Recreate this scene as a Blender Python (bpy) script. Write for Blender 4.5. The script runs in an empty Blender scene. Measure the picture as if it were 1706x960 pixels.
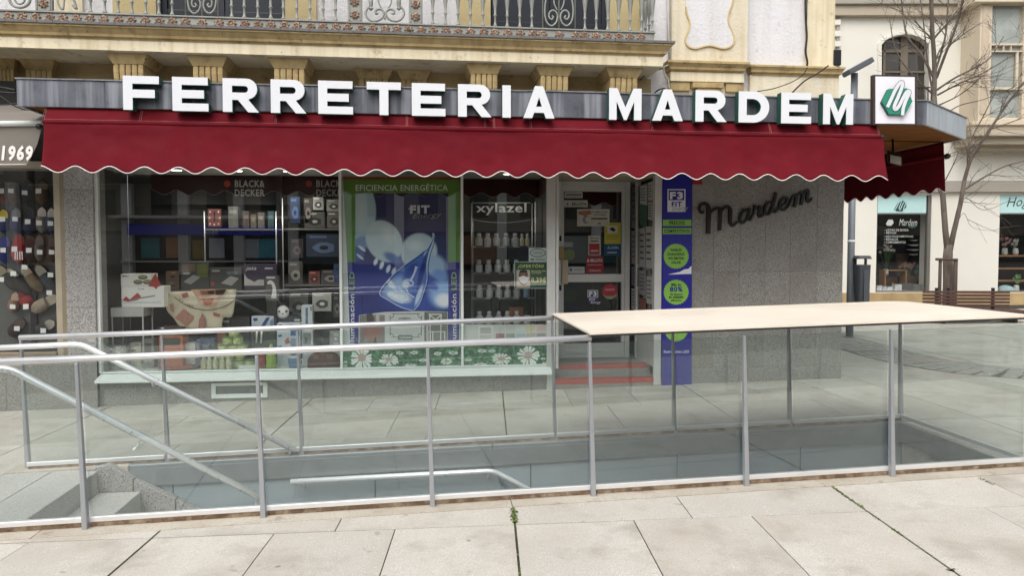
import bpy, bmesh, math, random
from mathutils import Vector, Matrix
from math import sin, cos, pi, radians, tan, sqrt
random.seed(11)
SC = bpy.context.scene
COL = SC.collection

# ------------------------------------------------------------------ camera
YAW, PITCH, FPX, PCX = radians(6.6), radians(2.4), 1232.0, 853.0
PCY = 415 + FPX * tan(PITCH)
EYE = Vector((0, 0, 1.65))
FW = Vector((sin(YAW) * cos(PITCH), cos(YAW) * cos(PITCH), -sin(PITCH)))
RT = Vector((cos(YAW), -sin(YAW), 0))
UP = RT.cross(FW)
cam = bpy.data.cameras.new('camera')
cam_o = bpy.data.objects.new('camera', cam); COL.objects.link(cam_o)
cam_o.location = EYE
cam_o.rotation_euler = (pi / 2 - PITCH, 0, -YAW)
cam.sensor_width = 36; cam.lens = FPX / 1706 * 36
cam.shift_y = -(480 - PCY) / 1706
cam.clip_start = .05; cam.clip_end = 600
SC.camera = cam_o

# ------------------------------------------------------------------ overcast daylight
SUN_EL, SUN_AZ = radians(52), radians(205)      # azimuth clockwise from +Y: behind the camera, a little to the left
W = bpy.data.worlds.new('World'); SC.world = W; W.use_nodes = True
wn = W.node_tree; wn.nodes.clear()
sky = wn.nodes.new('ShaderNodeTexSky'); sky.sky_type = 'NISHITA'; sky.sun_disc = False
sky.sun_elevation = SUN_EL; sky.sun_rotation = SUN_AZ; sky.dust_density = 4; sky.air_density = 1.2
hs = wn.nodes.new('ShaderNodeHueSaturation'); hs.inputs['Saturation'].default_value = .30
bg = wn.nodes.new('ShaderNodeBackground'); bg.inputs['Strength'].default_value = .15
wo = wn.nodes.new('ShaderNodeOutputWorld')
wn.links.new(sky.outputs[0], hs.inputs['Color']); wn.links.new(hs.outputs[0], bg.inputs[0]); wn.links.new(bg.outputs[0], wo.inputs[0])
sl = bpy.data.lights.new('sun', 'SUN'); sl.energy = .9; sl.angle = radians(50); sl.color = (1, .985, .96)
so = bpy.data.objects.new('sun', sl); COL.objects.link(so)
sd = Vector((sin(SUN_AZ) * cos(SUN_EL), cos(SUN_AZ) * cos(SUN_EL), sin(SUN_EL)))
so.rotation_euler = (-sd).to_track_quat('-Z', 'Y').to_euler(); so.location = (0, -5, 20)
SC.view_settings.view_transform = 'Standard'; SC.view_settings.look = 'None'
SC.view_settings.exposure = .55; SC.view_settings.gamma = 1
SC.render.engine = 'CYCLES'
SC.cycles.transparent_max_bounces = 32; SC.cycles.max_bounces = 8

# ------------------------------------------------------------------ places
def _ray(x, y): return FW + RT * ((x - PCX) / FPX) - UP * ((y - PCY) / FPX)
def at(x, y, Y):                # point of the plane Y = const seen at a spot of the photograph
    d = _ray(x, y); return EYE + d * (Y / d.y)
def atX(x, y, X):
    d = _ray(x, y); return EYE + d * (X / d.x)
def atZ(x, y, Z):
    d = _ray(x, y); return EYE + d * ((Z - EYE.z) / d.z)
HF = Vector((sin(YAW), cos(YAW), 0))
def atD(x, y, D):               # on a vertical plane square to the view, D metres away
    d = _ray(x, y); return EYE + d * (D / d.dot(HF))
def zg(X, Y):                   # the square rises gently to the right
    t = min(1, max(0, (Y - 6.05) / 2.2)); X = min(16, max(-9, X))
    return .02 + X * (.026 * (1 - t) + .016 * t)
def atG(x, y):
    z = 0
    for i in range(25):
        P = atZ(x, y, z); z = zg(P.x, P.y)
    return P

# ------------------------------------------------------------------ mesh builder
ORG = {}
def org(o): return ORG.get(o.name, Vector((0, 0, 0))) if o else Vector((0, 0, 0))
class MB:
    def __init__(s): s.v = []; s.f = []; s.sm = []
    def add(s, vs, fs, smooth=False):
        b = len(s.v); s.v += [Vector(p) for p in vs]
        s.f += [tuple(b + i for i in f) for f in fs]; s.sm += [smooth] * len(fs); return s
    def box(s, x0, x1, y0, y1, z0, z1):
        vs = [(x, y, z) for z in (z0, z1) for y in (y0, y1) for x in (x0, x1)]
        return s.add(vs, [(0, 2, 3, 1), (4, 5, 7, 6), (0, 1, 5, 4), (2, 6, 7, 3), (0, 4, 6, 2), (1, 3, 7, 5)])
    def obox(s, c, ex, ey, ez):          # centre and three half-axes
        c, ex, ey, ez = map(Vector, (c, ex, ey, ez))
        vs = [c + ex * i + ey * j + ez * k for k in (-1, 1) for j in (-1, 1) for i in (-1, 1)]
        return s.add(vs, [(0, 2, 3, 1), (4, 5, 7, 6), (0, 1, 5, 4), (2, 6, 7, 3), (0, 4, 6, 2), (1, 3, 7, 5)])
    def prism(s, pts, off, smooth=False):
        pts = [Vector(p) for p in pts]; n = len(pts); off = Vector(off)
        vs = pts + [p + off for p in pts]
        s.add(vs, [tuple(range(n)), tuple(range(2 * n - 1, n - 1, -1))])
        b = len(s.v) - 2 * n
        for i in range(n):
            j = (i + 1) % n; s.f.append((b + i, b + n + i, b + n + j, b + j)); s.sm.append(smooth)
        return s
    def tube(s, pts, r, n=8, cap=True, closed=False):
        pts = [Vector(p) for p in pts]; m = len(pts)
        rs = r if isinstance(r, (list, tuple)) else [r] * m
        rings = []; prev = None
        for i, p in enumerate(pts):
            d = (pts[min(i + 1, m - 1)] - pts[max(i - 1, 0)])
            if d.length < 1e-9: d = Vector((0, 0, 1))
            d.normalize()
            if prev is None:
                a = Vector((0, 0, 1)) if abs(d.z) < .9 else Vector((1, 0, 0))
                e = d.cross(a).normalized()
            else:
                e = (prev - d * prev.dot(d)).normalized()
            prev = e; g = d.cross(e)
            k = 1.0
            if 0 < i < m - 1:
                c = (pts[i] - pts[i - 1]).normalized().dot(d); k = 1 / max(.6, c)
            rings.append([p + (e * cos(2 * pi * t / n) + g * sin(2 * pi * t / n)) * rs[i] * k for t in range(n)])
        b = len(s.v)
        for q in rings: s.v += q
        for i in range(m - 1):
            for t in range(n):
                u = (t + 1) % n
                s.f.append((b + i * n + t, b + i * n + u, b + (i + 1) * n + u, b + (i + 1) * n + t)); s.sm.append(True)
        if cap:
            s.f.append(tuple(b + t for t in range(n - 1, -1, -1))); s.sm.append(False)
            s.f.append(tuple(b + (m - 1) * n + t for t in range(n))); s.sm.append(False)
        return s
    def lathe(s, prof, c, n=12, axis=Vector((0, 0, 1)), e=None):
        c = Vector(c); axis = Vector(axis)
        e = Vector(e) if e else (Vector((1, 0, 0)) if abs(axis.x) < .9 else Vector((0, 1, 0)))
        e = (e - axis * e.dot(axis)).normalized(); g = axis.cross(e); b = len(s.v); m = len(prof)
        for r, z in prof:
            for t in range(n): s.v.append(c + axis * z + (e * cos(2 * pi * t / n) + g * sin(2 * pi * t / n)) * r)
        for i in range(m - 1):
            for t in range(n):
                u = (t + 1) % n; s.f.append((b + i * n + t, b + i * n + u, b + (i + 1) * n + u, b + (i + 1) * n + t)); s.sm.append(True)
        s.f.append(tuple(b + t for t in range(n - 1, -1, -1))); s.sm.append(False)
        s.f.append(tuple(b + (m - 1) * n + t for t in range(n))); s.sm.append(False)
        return s
    def build(s, name, mat, parent=None, bevel=0, kind=None):
        o0 = org(parent)
        me = bpy.data.meshes.new(name); me.from_pydata([p - o0 for p in s.v], [], s.f)
        for p, q in zip(me.polygons, s.sm): p.use_smooth = q
        me.materials.append(mat); me.update()
        o = bpy.data.objects.new(name, me); COL.objects.link(o); ORG[o.name] = o0
        if parent: o.parent = parent
        if bevel:
            m = o.modifiers.new('bevel', 'BEVEL'); m.width = bevel; m.segments = 2; m.limit_method = 'ANGLE'
        if kind: o['kind'] = kind
        return o
def tag(o, label, cat, group=None):
    o['label'] = label; o['category'] = cat
    if group: o['group'] = group
    return o
def thing(name, loc, label, cat, group=None):
    o = bpy.data.objects.new(name, None); COL.objects.link(o); o.empty_display_size = .1
    o.location = loc; ORG[o.name] = Vector(loc)
    return tag(o, label, cat, group)
def rooted(o, base):            # move a one-mesh thing's origin to its base
    base = Vector(base); d = base - org(o)
    o.data.transform(Matrix.Translation(-d)); o.location = base; ORG[o.name] = base
    return o
def struct(name, mb, mat, bevel=0):
    return mb.build(name, mat, None, bevel, 'structure')
def copy_tree(o, parent=None, loc=None):
    c = o.copy(); COL.objects.link(c); ORG[c.name] = Vector(loc) if loc is not None else org(o)
    if parent: c.parent = parent
    if loc is not None: c.location = loc
    for ch in [q for q in o.children]: copy_tree(ch, c)
    return c

# ------------------------------------------------------------------ materials
def srgb(r, g, b):
    f = lambda c: (c / 12.92 if c <= .04045 else ((c + .055) / 1.055) ** 2.4)
    return tuple(f(c / 255) for c in (r, g, b))
MATS = {}
def nd(nt, t, **k):
    n = nt.nodes.new(t)
    for a, b in k.items(): setattr(n, a, b)
    return n
def M(name, col, rough=.6, metal=0, var=.12, scale=6, bump=0, bscale=60, coat=0, streak=None, spec=.5, speck=None, stain=None, emit=0, stretch=None, rnd=0, gum=None):
    """procedural paint: base colour, slow tone variation, optional fine speckle, stains and relief"""
    if name in MATS: return MATS[name]
    m = bpy.data.materials.new(name); m.use_nodes = True; nt = m.node_tree; L = nt.links
    b = nt.nodes['Principled BSDF']
    b.inputs['Roughness'].default_value = rough; b.inputs['Metallic'].default_value = metal
    b.inputs['Specular IOR Level'].default_value = spec; b.inputs['Coat Weight'].default_value = coat
    tc = nd(nt, 'ShaderNodeTexCoord'); mp = nd(nt, 'ShaderNodeMapping')
    L.new(tc.outputs['Object'], mp.inputs['Vector'])
    if stretch: mp.inputs['Scale'].default_value = stretch
    oi = nd(nt, 'ShaderNodeObjectInfo')
    va = nd(nt, 'ShaderNodeVectorMath', operation='SCALE'); va.inputs[0].default_value = (13, 7, 5); L.new(oi.outputs['Random'], va.inputs['Scale'])
    vb = nd(nt, 'ShaderNodeVectorMath', operation='ADD'); L.new(mp.outputs[0], vb.inputs[0]); L.new(va.outputs[0], vb.inputs[1])
    vec = vb.outputs[0]
    def noise(sc, det=4, ro=.55):
        n = nd(nt, 'ShaderNodeTexNoise'); n.inputs['Scale'].default_value = sc; n.inputs['Detail'].default_value = det; n.inputs['Roughness'].default_value = ro
        L.new(vec, n.inputs['Vector']); return n.outputs['Fac']
    def mapr(s, a, bb, c, d):
        r = nd(nt, 'ShaderNodeMapRange'); L.new(s, r.inputs[0])
        for i, q in zip((1, 2, 3, 4), (a, bb, c, d)): r.inputs[i].default_value = q
        return r.outputs[0]
    def mul(c, f):
        x = nd(nt, 'ShaderNodeMix', data_type='RGBA', blend_type='MULTIPLY'); x.inputs[0].default_value = 1
        L.new(c, x.inputs[6]); cb = nd(nt, 'ShaderNodeCombineColor')
        for i in range(3): L.new(f, cb.inputs[i])
        L.new(cb.outputs[0], x.inputs[7]); return x.outputs[2]
    def mix(c, col2, f):
        x = nd(nt, 'ShaderNodeMix', data_type='RGBA'); L.new(f, x.inputs[0]); L.new(c, x.inputs[6]); x.inputs[7].default_value = (*col2, 1); return x.outputs[2]
    rgb = nd(nt, 'ShaderNodeRGB'); rgb.outputs[0].default_value = (*col, 1); c = rgb.outputs[0]
    if var:
        c = mul(c, mapr(noise(scale), .25, .75, 1 - var, 1 + var))
    if rnd:                      # each piece its own tone
        c = mul(c, mapr(oi.outputs['Random'], 0, 1, 1 - rnd, 1 + rnd))
    if speck:                    # list of (scale, threshold lo, hi, colour)
        for sc, lo, hi, cc in speck: c = mix(c, cc, mapr(noise(sc, 2, .5), lo, hi, 0, 1))
    if stain:                    # (scale, lo, hi, colour, strength)
        for sc, lo, hi, cc, st in stain: c = mix(c, cc, mapr(noise(sc, 6, .65), lo, hi, 0, st))
    if gum:                      # trodden spots: (cells per metre, radius, colour, strength)
        vo = nd(nt, 'ShaderNodeTexVoronoi'); vo.inputs['Scale'].default_value = gum[0]; L.new(vec, vo.inputs['Vector'])
        sp = mapr(vo.outputs['Distance'], gum[1] * .6, gum[1], gum[3], 0); sc_ = nd(nt, 'ShaderNodeSeparateColor'); L.new(vo.outputs['Color'], sc_.inputs[0])
        pk = mapr(sc_.outputs[0], .62, .64, 0, 1); mm = nd(nt, 'ShaderNodeMath', operation='MULTIPLY'); L.new(sp, mm.inputs[0]); L.new(pk, mm.inputs[1])
        c = mix(c, gum[2], mm.outputs[0])
    if streak:                   # vertical weather streaks (colour, strength)
        mp2 = nd(nt, 'ShaderNodeMapping'); mp2.inputs['Scale'].default_value = (7, 7, .35); L.new(tc.outputs['Object'], mp2.inputs['Vector'])
        n = nd(nt, 'ShaderNodeTexNoise'); n.inputs['Scale'].default_value = 1.6; n.inputs['Detail'].default_value = 6; L.new(mp2.outputs[0], n.inputs['Vector'])
        c = mix(c, streak[0], mapr(n.outputs['Fac'], .47, .72, 0, streak[1]))
    L.new(c, b.inputs['Base Color'])
    L.new(mapr(noise(scale * 3), .3, .7, max(.03, rough - .08), min(1, rough + .08)), b.inputs['Roughness'])
    if bump:
        bp = nd(nt, 'ShaderNodeBump'); bp.inputs['Strength'].default_value = bump; bp.inputs['Distance'].default_value = .01
        L.new(noise(bscale, 5, .6), bp.inputs['Height']); L.new(bp.outputs[0], b.inputs['Normal'])
    if emit:
        b.inputs['Emission Color'].default_value = (*col, 1); b.inputs['Emission Strength'].default_value = emit
    MATS[name] = m; return m
def glass(name, tint, gain=1.0, dust=0, dcol=(.6, .62, .6), smear=1.5):
    """clear pane: tinted see-through, mirror reflection growing towards grazing, a film of dust"""
    if name in MATS: return MATS[name]
    m = bpy.data.materials.new(name); m.use_nodes = True; nt = m.node_tree; L = nt.links; nt.nodes.clear()
    out = nd(nt, 'ShaderNodeOutputMaterial'); tr = nd(nt, 'ShaderNodeBsdfTransparent'); tr.inputs[0].default_value = (*tint, 1)
    gl = nd(nt, 'ShaderNodeBsdfGlossy'); gl.inputs['Roughness'].default_value = .0; gl.inputs['Color'].default_value = (1, 1, 1, 1)
    lw = nd(nt, 'ShaderNodeLayerWeight'); lw.inputs[0].default_value = .5
    pw = nd(nt, 'ShaderNodeMath', operation='POWER'); pw.inputs[1].default_value = 5; L.new(lw.outputs['Facing'], pw.inputs[0])
    ma = nd(nt, 'ShaderNodeMath', operation='MULTIPLY_ADD'); ma.inputs[1].default_value = .95; ma.inputs[2].default_value = .045 * gain; L.new(pw.outputs[0], ma.inputs[0])
    mx = nd(nt, 'ShaderNodeMixShader'); L.new(ma.outputs[0], mx.inputs[0]); L.new(tr.outputs[0], mx.inputs[1]); L.new(gl.outputs[0], mx.inputs[2])
    sh = mx.outputs[0]
    if dust:
        df = nd(nt, 'ShaderNodeBsdfDiffuse'); df.inputs[0].default_value = (*dcol, 1)
        tc = nd(nt, 'ShaderNodeTexCoord'); n = nd(nt, 'ShaderNodeTexNoise'); n.inputs['Scale'].default_value = smear; n.inputs['Detail'].default_value = 6; L.new(tc.outputs['Object'], n.inputs['Vector'])
        r = nd(nt, 'ShaderNodeMapRange'); L.new(n.outputs['Fac'], r.inputs[0])
        for i, q in zip((1, 2, 3, 4), (.3, .75, dust * .5, dust * 1.5)): r.inputs[i].default_value = q
        m2 = nd(nt, 'ShaderNodeMixShader'); L.new(r.outputs[0], m2.inputs[0]); L.new(sh, m2.inputs[1]); L.new(df.outputs[0], m2.inputs[2]); sh = m2.outputs[0]
    L.new(sh, out.inputs[0]); MATS[name] = m; return m

granite = M('granite', srgb(138, 135, 129), .55, rnd=.06, var=.15, scale=1.3, bump=.12, bscale=90,
            speck=[(95, .48, .64, srgb(98, 95, 91)), (130, .54, .64, srgb(166, 163, 157)), (76, .61, .69, srgb(70, 67, 64))], stain=[(1.1, .48, .75, srgb(112, 98, 86), .4), (.6, .55, .75, srgb(96, 92, 86), .35)])
granite_light = M('granite_light', srgb(150, 148, 144), .6, var=.12, scale=1.5, bump=.12, bscale=90,
            speck=[(95, .52, .60, srgb(104, 102, 100)), (130, .56, .62, srgb(186, 184, 180)), (70, .62, .66, srgb(92, 90, 88))], stain=[(1.3, .5, .8, srgb(130, 126, 120), .4)])
paving = M('paving_granite', srgb(187, 182, 173), .75, rnd=.10, var=.12, scale=1.1, bump=.18, bscale=120,
           speck=[(150, .52, .62, srgb(172, 163, 152)), (210, .58, .66, srgb(222, 216, 206)), (9, .70, .76, srgb(158, 148, 138))],
           stain=[(.9, .46, .72, srgb(170, 160, 146), .7), (2.6, .50, .70, srgb(148, 139, 127), .6), (11, .69, .74, srgb(104, 96, 88), .5)], gum=(4.2, .085, srgb(112, 104, 98), .75))
joint = M('joint_soil', srgb(50, 46, 40), .95, var=.3, scale=9, bump=.4, bscale=80)
kerbm = M('kerb_granite', srgb(178, 171, 158), .8, var=.12, scale=2, bump=.2, bscale=110, speck=[(140, .52, .62, srgb(158, 148, 136))],
          stain=[(2.2, .46, .72, srgb(148, 136, 116), .6), (7, .58, .72, srgb(110, 98, 82), .6)])
stepm = M('step_granite', srgb(176, 174, 168), .7, var=.1, scale=2, bump=.15, bscale=110, speck=[(120, .52, .62, srgb(146, 144, 140)), (170, .58, .66, srgb(206, 204, 198))], stain=[(2.4, .55, .8, srgb(128, 122, 114), .5)])
steel = M('stainless_steel', srgb(238, 238, 238), .36, metal=.75, var=.04, scale=3)
post_steel = M('galvanised_steel', srgb(168, 170, 174), .45, metal=.6, var=.06, scale=5, stain=[(5, .6, .8, srgb(120, 116, 110), .3)])
rust = M('rust_seam', srgb(98, 76, 56), .9, var=.35, scale=14, bump=.4, bscale=70, stain=[(11, .45, .7, srgb(166, 150, 126), .8)])
alu = M('aluminium', srgb(206, 206, 202), .38, metal=.35, var=.05, scale=5, stain=[(3, .6, .8, srgb(160, 158, 150), .3)])
alu_white = M('white_painted_metal', srgb(226, 230, 226), .4, var=.04, scale=4, stain=[(4, .58, .8, srgb(190, 194, 186), .35)])
bronze = M('bronze_aluminium', srgb(150, 138, 118), .4, metal=.5, var=.08)
zinc = M('zinc_sheet', srgb(94, 97, 105), .5, metal=.25, var=.12, scale=2, streak=(srgb(158, 161, 168), .85), stain=[(2.2, .46, .66, srgb(66, 67, 74), .75), (9, .58, .7, srgb(60, 56, 54), .5)], bump=.05, bscale=6)
zinc_edge = M('zinc_edge', srgb(128, 128, 132), .6, metal=.2, var=.2, scale=12, stain=[(9, .5, .7, srgb(86, 78, 70), .8)])
zinc_pale = M('zinc_sheet_pale', srgb(176, 184, 190), .5, metal=.2, var=.08, scale=2, streak=(srgb(146, 138, 124), .5))
letter_white = M('letter_white', srgb(222, 223, 226), .35, var=.02)
letter_green = M('letter_green', srgb(34, 84, 70), .5, var=.1)
red_cloth = M('awning_red', srgb(100, 18, 29), .85, var=.07, scale=2.2, spec=.15, bump=.5, bscale=7, stain=[(1.3, .5, .8, srgb(88, 16, 26), .5), (22, .74, .78, srgb(150, 80, 80), .3)])
white_piping = M('white_piping', srgb(236, 228, 222), .7, var=.04)
stitch = M('stitch_thread', srgb(206, 150, 146), .8, var=.1)
grey_cloth = M('awning_grey', srgb(122, 116, 108), .85, var=.1, scale=3, bump=.25, bscale=5)
stucco_white = M('stucco_white', srgb(222, 220, 220), .9, var=.06, scale=1.6, bump=.9, bscale=30, stain=[(1.6, .55, .8, srgb(190, 182, 176), .55), (7, .6, .72, srgb(150, 142, 134), .4)], streak=(srgb(188, 180, 172), .35))
stucco_cream = M('stucco_cream', srgb(222, 212, 188), .9, var=.06, scale=1.6, bump=.8, bscale=30, stain=[(1.5, .52, .8, srgb(198, 180, 144), .6), (7, .6, .72, srgb(150, 132, 100), .4)], streak=(srgb(190, 168, 126), .4))
plaster_cream = M('plaster_cream', srgb(230, 218, 188), .85, var=.06, scale=1.4, bump=.2, bscale=14, stain=[(1.7, .48, .74, srgb(206, 188, 146), .65), (6, .58, .70, srgb(140, 124, 98), .6), (22, .66, .70, srgb(84, 74, 60), .7)], streak=(srgb(176, 150, 108), .5))
ochre = M('plaster_ochre', srgb(184, 161, 114), .85, var=.10, scale=2, bump=.3, bscale=22, stain=[(2.4, .52, .78, srgb(152, 122, 74), .7), (5, .54, .68, srgb(110, 90, 62), .65), (20, .64, .69, srgb(66, 54, 40), .7)], streak=(srgb(130, 106, 70), .5))
soffit_plaster = M('soffit_plaster', srgb(206, 196, 168), .9, var=.1, scale=1.5, bump=.25, bscale=12, stain=[(1.5, .48, .72, srgb(160, 146, 116), .7), (5, .56, .70, srgb(120, 106, 82), .6)])
ironwork = M('balcony_iron', srgb(146, 147, 140), .6, metal=.1, var=.1, scale=5, stain=[(7, .56, .76, srgb(112, 106, 92), .6)])
rosette_m = M('rosette_clay', srgb(124, 100, 84), .75, var=.25, scale=26, stain=[(40, .5, .62, srgb(206, 178, 150), .7), (30, .56, .7, srgb(84, 52, 44), .6)])
slate = M('slate_edge', srgb(104, 103, 102), .7, var=.12, scale=4)
dark_glassy = M('dark_shutter', srgb(22, 26, 36), .35, var=.15, scale=3)
black = M('black_paint', srgb(18, 18, 19), .4, var=.1)
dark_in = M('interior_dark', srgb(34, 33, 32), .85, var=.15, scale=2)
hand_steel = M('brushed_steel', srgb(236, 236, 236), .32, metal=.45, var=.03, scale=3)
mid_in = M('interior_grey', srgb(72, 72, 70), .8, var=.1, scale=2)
ceil_in = M('interior_ceiling', srgb(190, 190, 182), .85, var=.05)
soffit_wood = M('soffit_wood', srgb(122, 78, 40), .8, spec=.08, var=.25, scale=3, stretch=(.7, 6, 6), stain=[(3, .5, .75, srgb(92, 62, 36), .6)])
white_card = M('white_card', srgb(236, 236, 232), .6, var=.02)
win_glass = glass('window_glass', (.965, .975, .97), 1.85, 0)
rail_glass = glass('railing_glass', (.91, .938, .93), 1.35, .014, srgb(196, 204, 200), 1.1)
clear_glass = glass('bottle_glass', (.9, .92, .92), 1.6)
# ================================================================== THE SETTING: ground, paving, stairwell
PX0, PX1, PY0, PY1 = -3.2, 4.28, 4.53, 6.17          # outline of the stairwell kerb
def ground_sheet():
    xs = [-120, -40, -9, PX0, PX1, 16, 40, 120]; ys = [-90, -8, 0, PY0, 6.05, PY1, 8.25, 40, 120]
    mb = MB(); idx = {}
    for j, y in enumerate(ys):
        for i, x in enumerate(xs):
            idx[i, j] = len(mb.v); mb.v.append(Vector((x, y, zg(x, y) - .005)))
    for j in range(len(ys) - 1):
        for i in range(len(xs) - 1):
            if xs[i] >= PX0 and xs[i + 1] <= PX1 and ys[j] >= PY0 and ys[j + 1] <= PY1: continue
            mb.f.append((idx[i, j], idx[i + 1, j], idx[i + 1, j + 1], idx[i, j + 1])); mb.sm.append(False)
    return mb
ground = struct('ground', ground_sheet(), joint)
PB = radians(4.83); PU = Vector((cos(PB), -sin(PB), 0)); PV = Vector((sin(PB), cos(PB), 0))
def clip(poly, a, b, c):            # keep a*x + b*y <= c
    out = []
    for i in range(len(poly)):
        p, q = poly[i], poly[(i + 1) % len(poly)]; dp = a * p[0] + b * p[1] - c; dq = a * q[0] + b * q[1] - c
        if dp <= 0: out.append(p)
        if (dp < 0 < dq) or (dq < 0 < dp):
            t = dp / (dp - dq); out.append((p[0] + t * (q[0] - p[0]), p[1] + t * (q[1] - p[1])))
    return out
pavement = bpy.data.objects.new('pavement', None); COL.objects.link(pavement); pavement['kind'] = 'structure'
def slab(poly, dz=0, mat=paving, name='paving_slab', th=.03):
    if len(poly) < 3: return
    ar = abs(sum(poly[i][0] * poly[(i + 1) % len(poly)][1] - poly[(i + 1) % len(poly)][0] * poly[i][1] for i in range(len(poly)))) / 2
    if ar < .01: return
    MB().prism([(x, y, zg(x, y) + dz) for x, y in poly][::-1], (0, 0, -th)).build(name, mat, pavement, .0015)
regions = [[(0, 1, PY0)], [(0, -1, -PY1), (0, 1, 8.42)], [(0, -1, -8.42), (-1, 0, -4.9)], [(0, -1, -PY0), (0, 1, PY1), (1, 0, PX0)], [(0, -1, -PY0), (0, 1, PY1), (-1, 0, -PX1)]]
nslab = 0
rows = []; v = 4.27 - 1.06 * 2; k = 0
while v < 16.5:
    rows.append((v, v + 1.06 if v != 4.27 else 4.27 + 1.06)); v += 1.06
for r, (v0, v1) in enumerate(rows):
    three = (r % 2 == 1)
    if v1 < 4.3: three = True
    w = 2.1 / 3 if three else 2.1 / 2
    umin = -5.6 if v0 < 6 else -7; umax = 5.4 if v0 < 4.5 else (9 if v0 < 8 else 13)
    n0 = int(math.floor((umin - .15) / w)); n1 = int(math.ceil((umax - .15) / w))
    for i in range(n0, n1):
        u0, u1 = .15 + i * w, .15 + (i + 1) * w
        g0 = .0065 if abs((u0 - .15) / 2.1 - round((u0 - .15) / 2.1)) < .01 else .003
        g1 = .0065 if abs((u1 - .15) / 2.1 - round((u1 - .15) / 2.1)) < .01 else .003
        q = [(u0 + g0, v0 + .005), (u1 - g1, v0 + .005), (u1 - g1, v1 - .005), (u0 + g0, v1 - .005)]
        q = [(PU.x * a + PV.x * b, PU.y * a + PV.y * b) for a, b in q]
        dz = random.uniform(-.0015, .0015)
        for reg in regions:
            pl = q
            for h in reg: pl = clip(pl, *h) if pl else pl
            if pl: slab(pl, dz); nslab += 1
# strip of grey granite setts that crosses the square beyond the shop's corner
sett_m = M('sett_granite', srgb(172, 168, 160), .75, var=.22, scale=5, bump=.3, bscale=60, speck=[(120, .52, .62, srgb(118, 114, 108))])
path = [Vector(p) for p in ((6.95, 13.4), (6.80, 11.2), (6.62, 9.6), (6.80, 8.6), (7.35, 7.9), (8.3, 7.2), (9.6, 6.4))]
fine = []
for i in range(len(path) - 1):
    p0, p1, p2, p3 = path[max(i - 1, 0)], path[i], path[i + 1], path[min(i + 2, len(path) - 1)]
    for k in range(20):
        t = k / 20; fine.append(.5 * ((2 * p1) + (p2 - p0) * t + (2 * p0 - 5 * p1 + 4 * p2 - p3) * t * t + (3 * p1 - p0 - 3 * p2 + p3) * t ** 3))
run = 0; nxt = 0; bl, br_ = [], []
for a, b in zip(fine, fine[1:]):
    d = (b - a).normalized(); n_ = Vector((-d.y, d.x)); run += (b - a).length
    bl.append(a + n_ * .45); br_.append(a - n_ * .45)
    if run < nxt: continue
    nxt += .185
    for j in range(7):
        p = a + n_ * ((j - 3) * .128 + random.uniform(-.008, .008)) + d * random.uniform(-.01, .01)
        la = random.uniform(.078, .087); lb = random.uniform(.054, .060); e = (d + n_ * random.uniform(-.06, .06)).normalized(); g = Vector((-e.y, e.x))
        q = [p - e * la - g * lb, p + e * la - g * lb, p + e * la + g * lb, p - e * la + g * lb]
        MB().prism([(c.x, c.y, zg(c.x, c.y) + .012 + random.uniform(-.003, .003)) for c in q][::-1], (0, 0, -.02)).build('sett', sett_m, pavement, .006)
mb = MB(); n = len(bl)
for q in bl + br_: mb.v.append(Vector((q.x, q.y, zg(q.x, q.y) + .0035)))
for i in range(n - 1): mb.f.append((i, n + i, n + i + 1, i + 1)); mb.sm.append(False)
mb.build('sett_bedding', M('sett_sand', srgb(96, 92, 84), .95, var=.2), pavement)

# moss and weeds in the wide joints
moss_m = M('moss', srgb(84, 98, 46), .9, var=.5, scale=30)
mb = MB()
def mossline(u, v0, v1, dens, top=.018):
    n = int((v1 - v0) * dens)
    for i in range(n):
        v = random.uniform(v0, v1); 
        if sin(v * 9 + u * 5) + sin(v * 23) * .6 < -.5 and random.random() < .8: continue
        c = PU * (u + random.gauss(0, .006)) + PV * v; z = zg(c.x, c.y)
        if PY0 - .01 < c.y < PY1: continue
        for k in range(3):
            a = random.uniform(0, 2 * pi); l = random.uniform(.006, top); w = l * .5
            t = Vector((cos(a), sin(a), random.uniform(.3, 1.3))).normalized(); sdv = Vector((-sin(a), cos(a), 0))
            b0 = Vector((c.x, c.y, z - .008))
            mb.add([b0 - sdv * w * .5, b0 + t * l * .6 - sdv * w, b0 + t * l, b0 + t * l * .6 + sdv * w], [(0, 1, 2, 3)])
mossline(.15, 3.5, 4.6, 330, .012); mossline(.15, 4.3, 4.6, 420, .026)
mossline(2.25, 3.9, 4.75, 1000, .016); mossline(2.25, 3.3, 3.9, 220, .012); mossline(2.25, 3.46, 3.5, 500, .035); mossline(-1.96, 3.4, 4.5, 180, .012); mossline(3.28, 4.65, 4.8, 500)
mossline(.15, 6.2, 8.2, 120, .012)
mb.build('joint_moss', moss_m, None, 0, 'stuff'); bpy.data.objects['joint_moss']['label'] = 'green moss growing in the wide paving joints'

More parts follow.
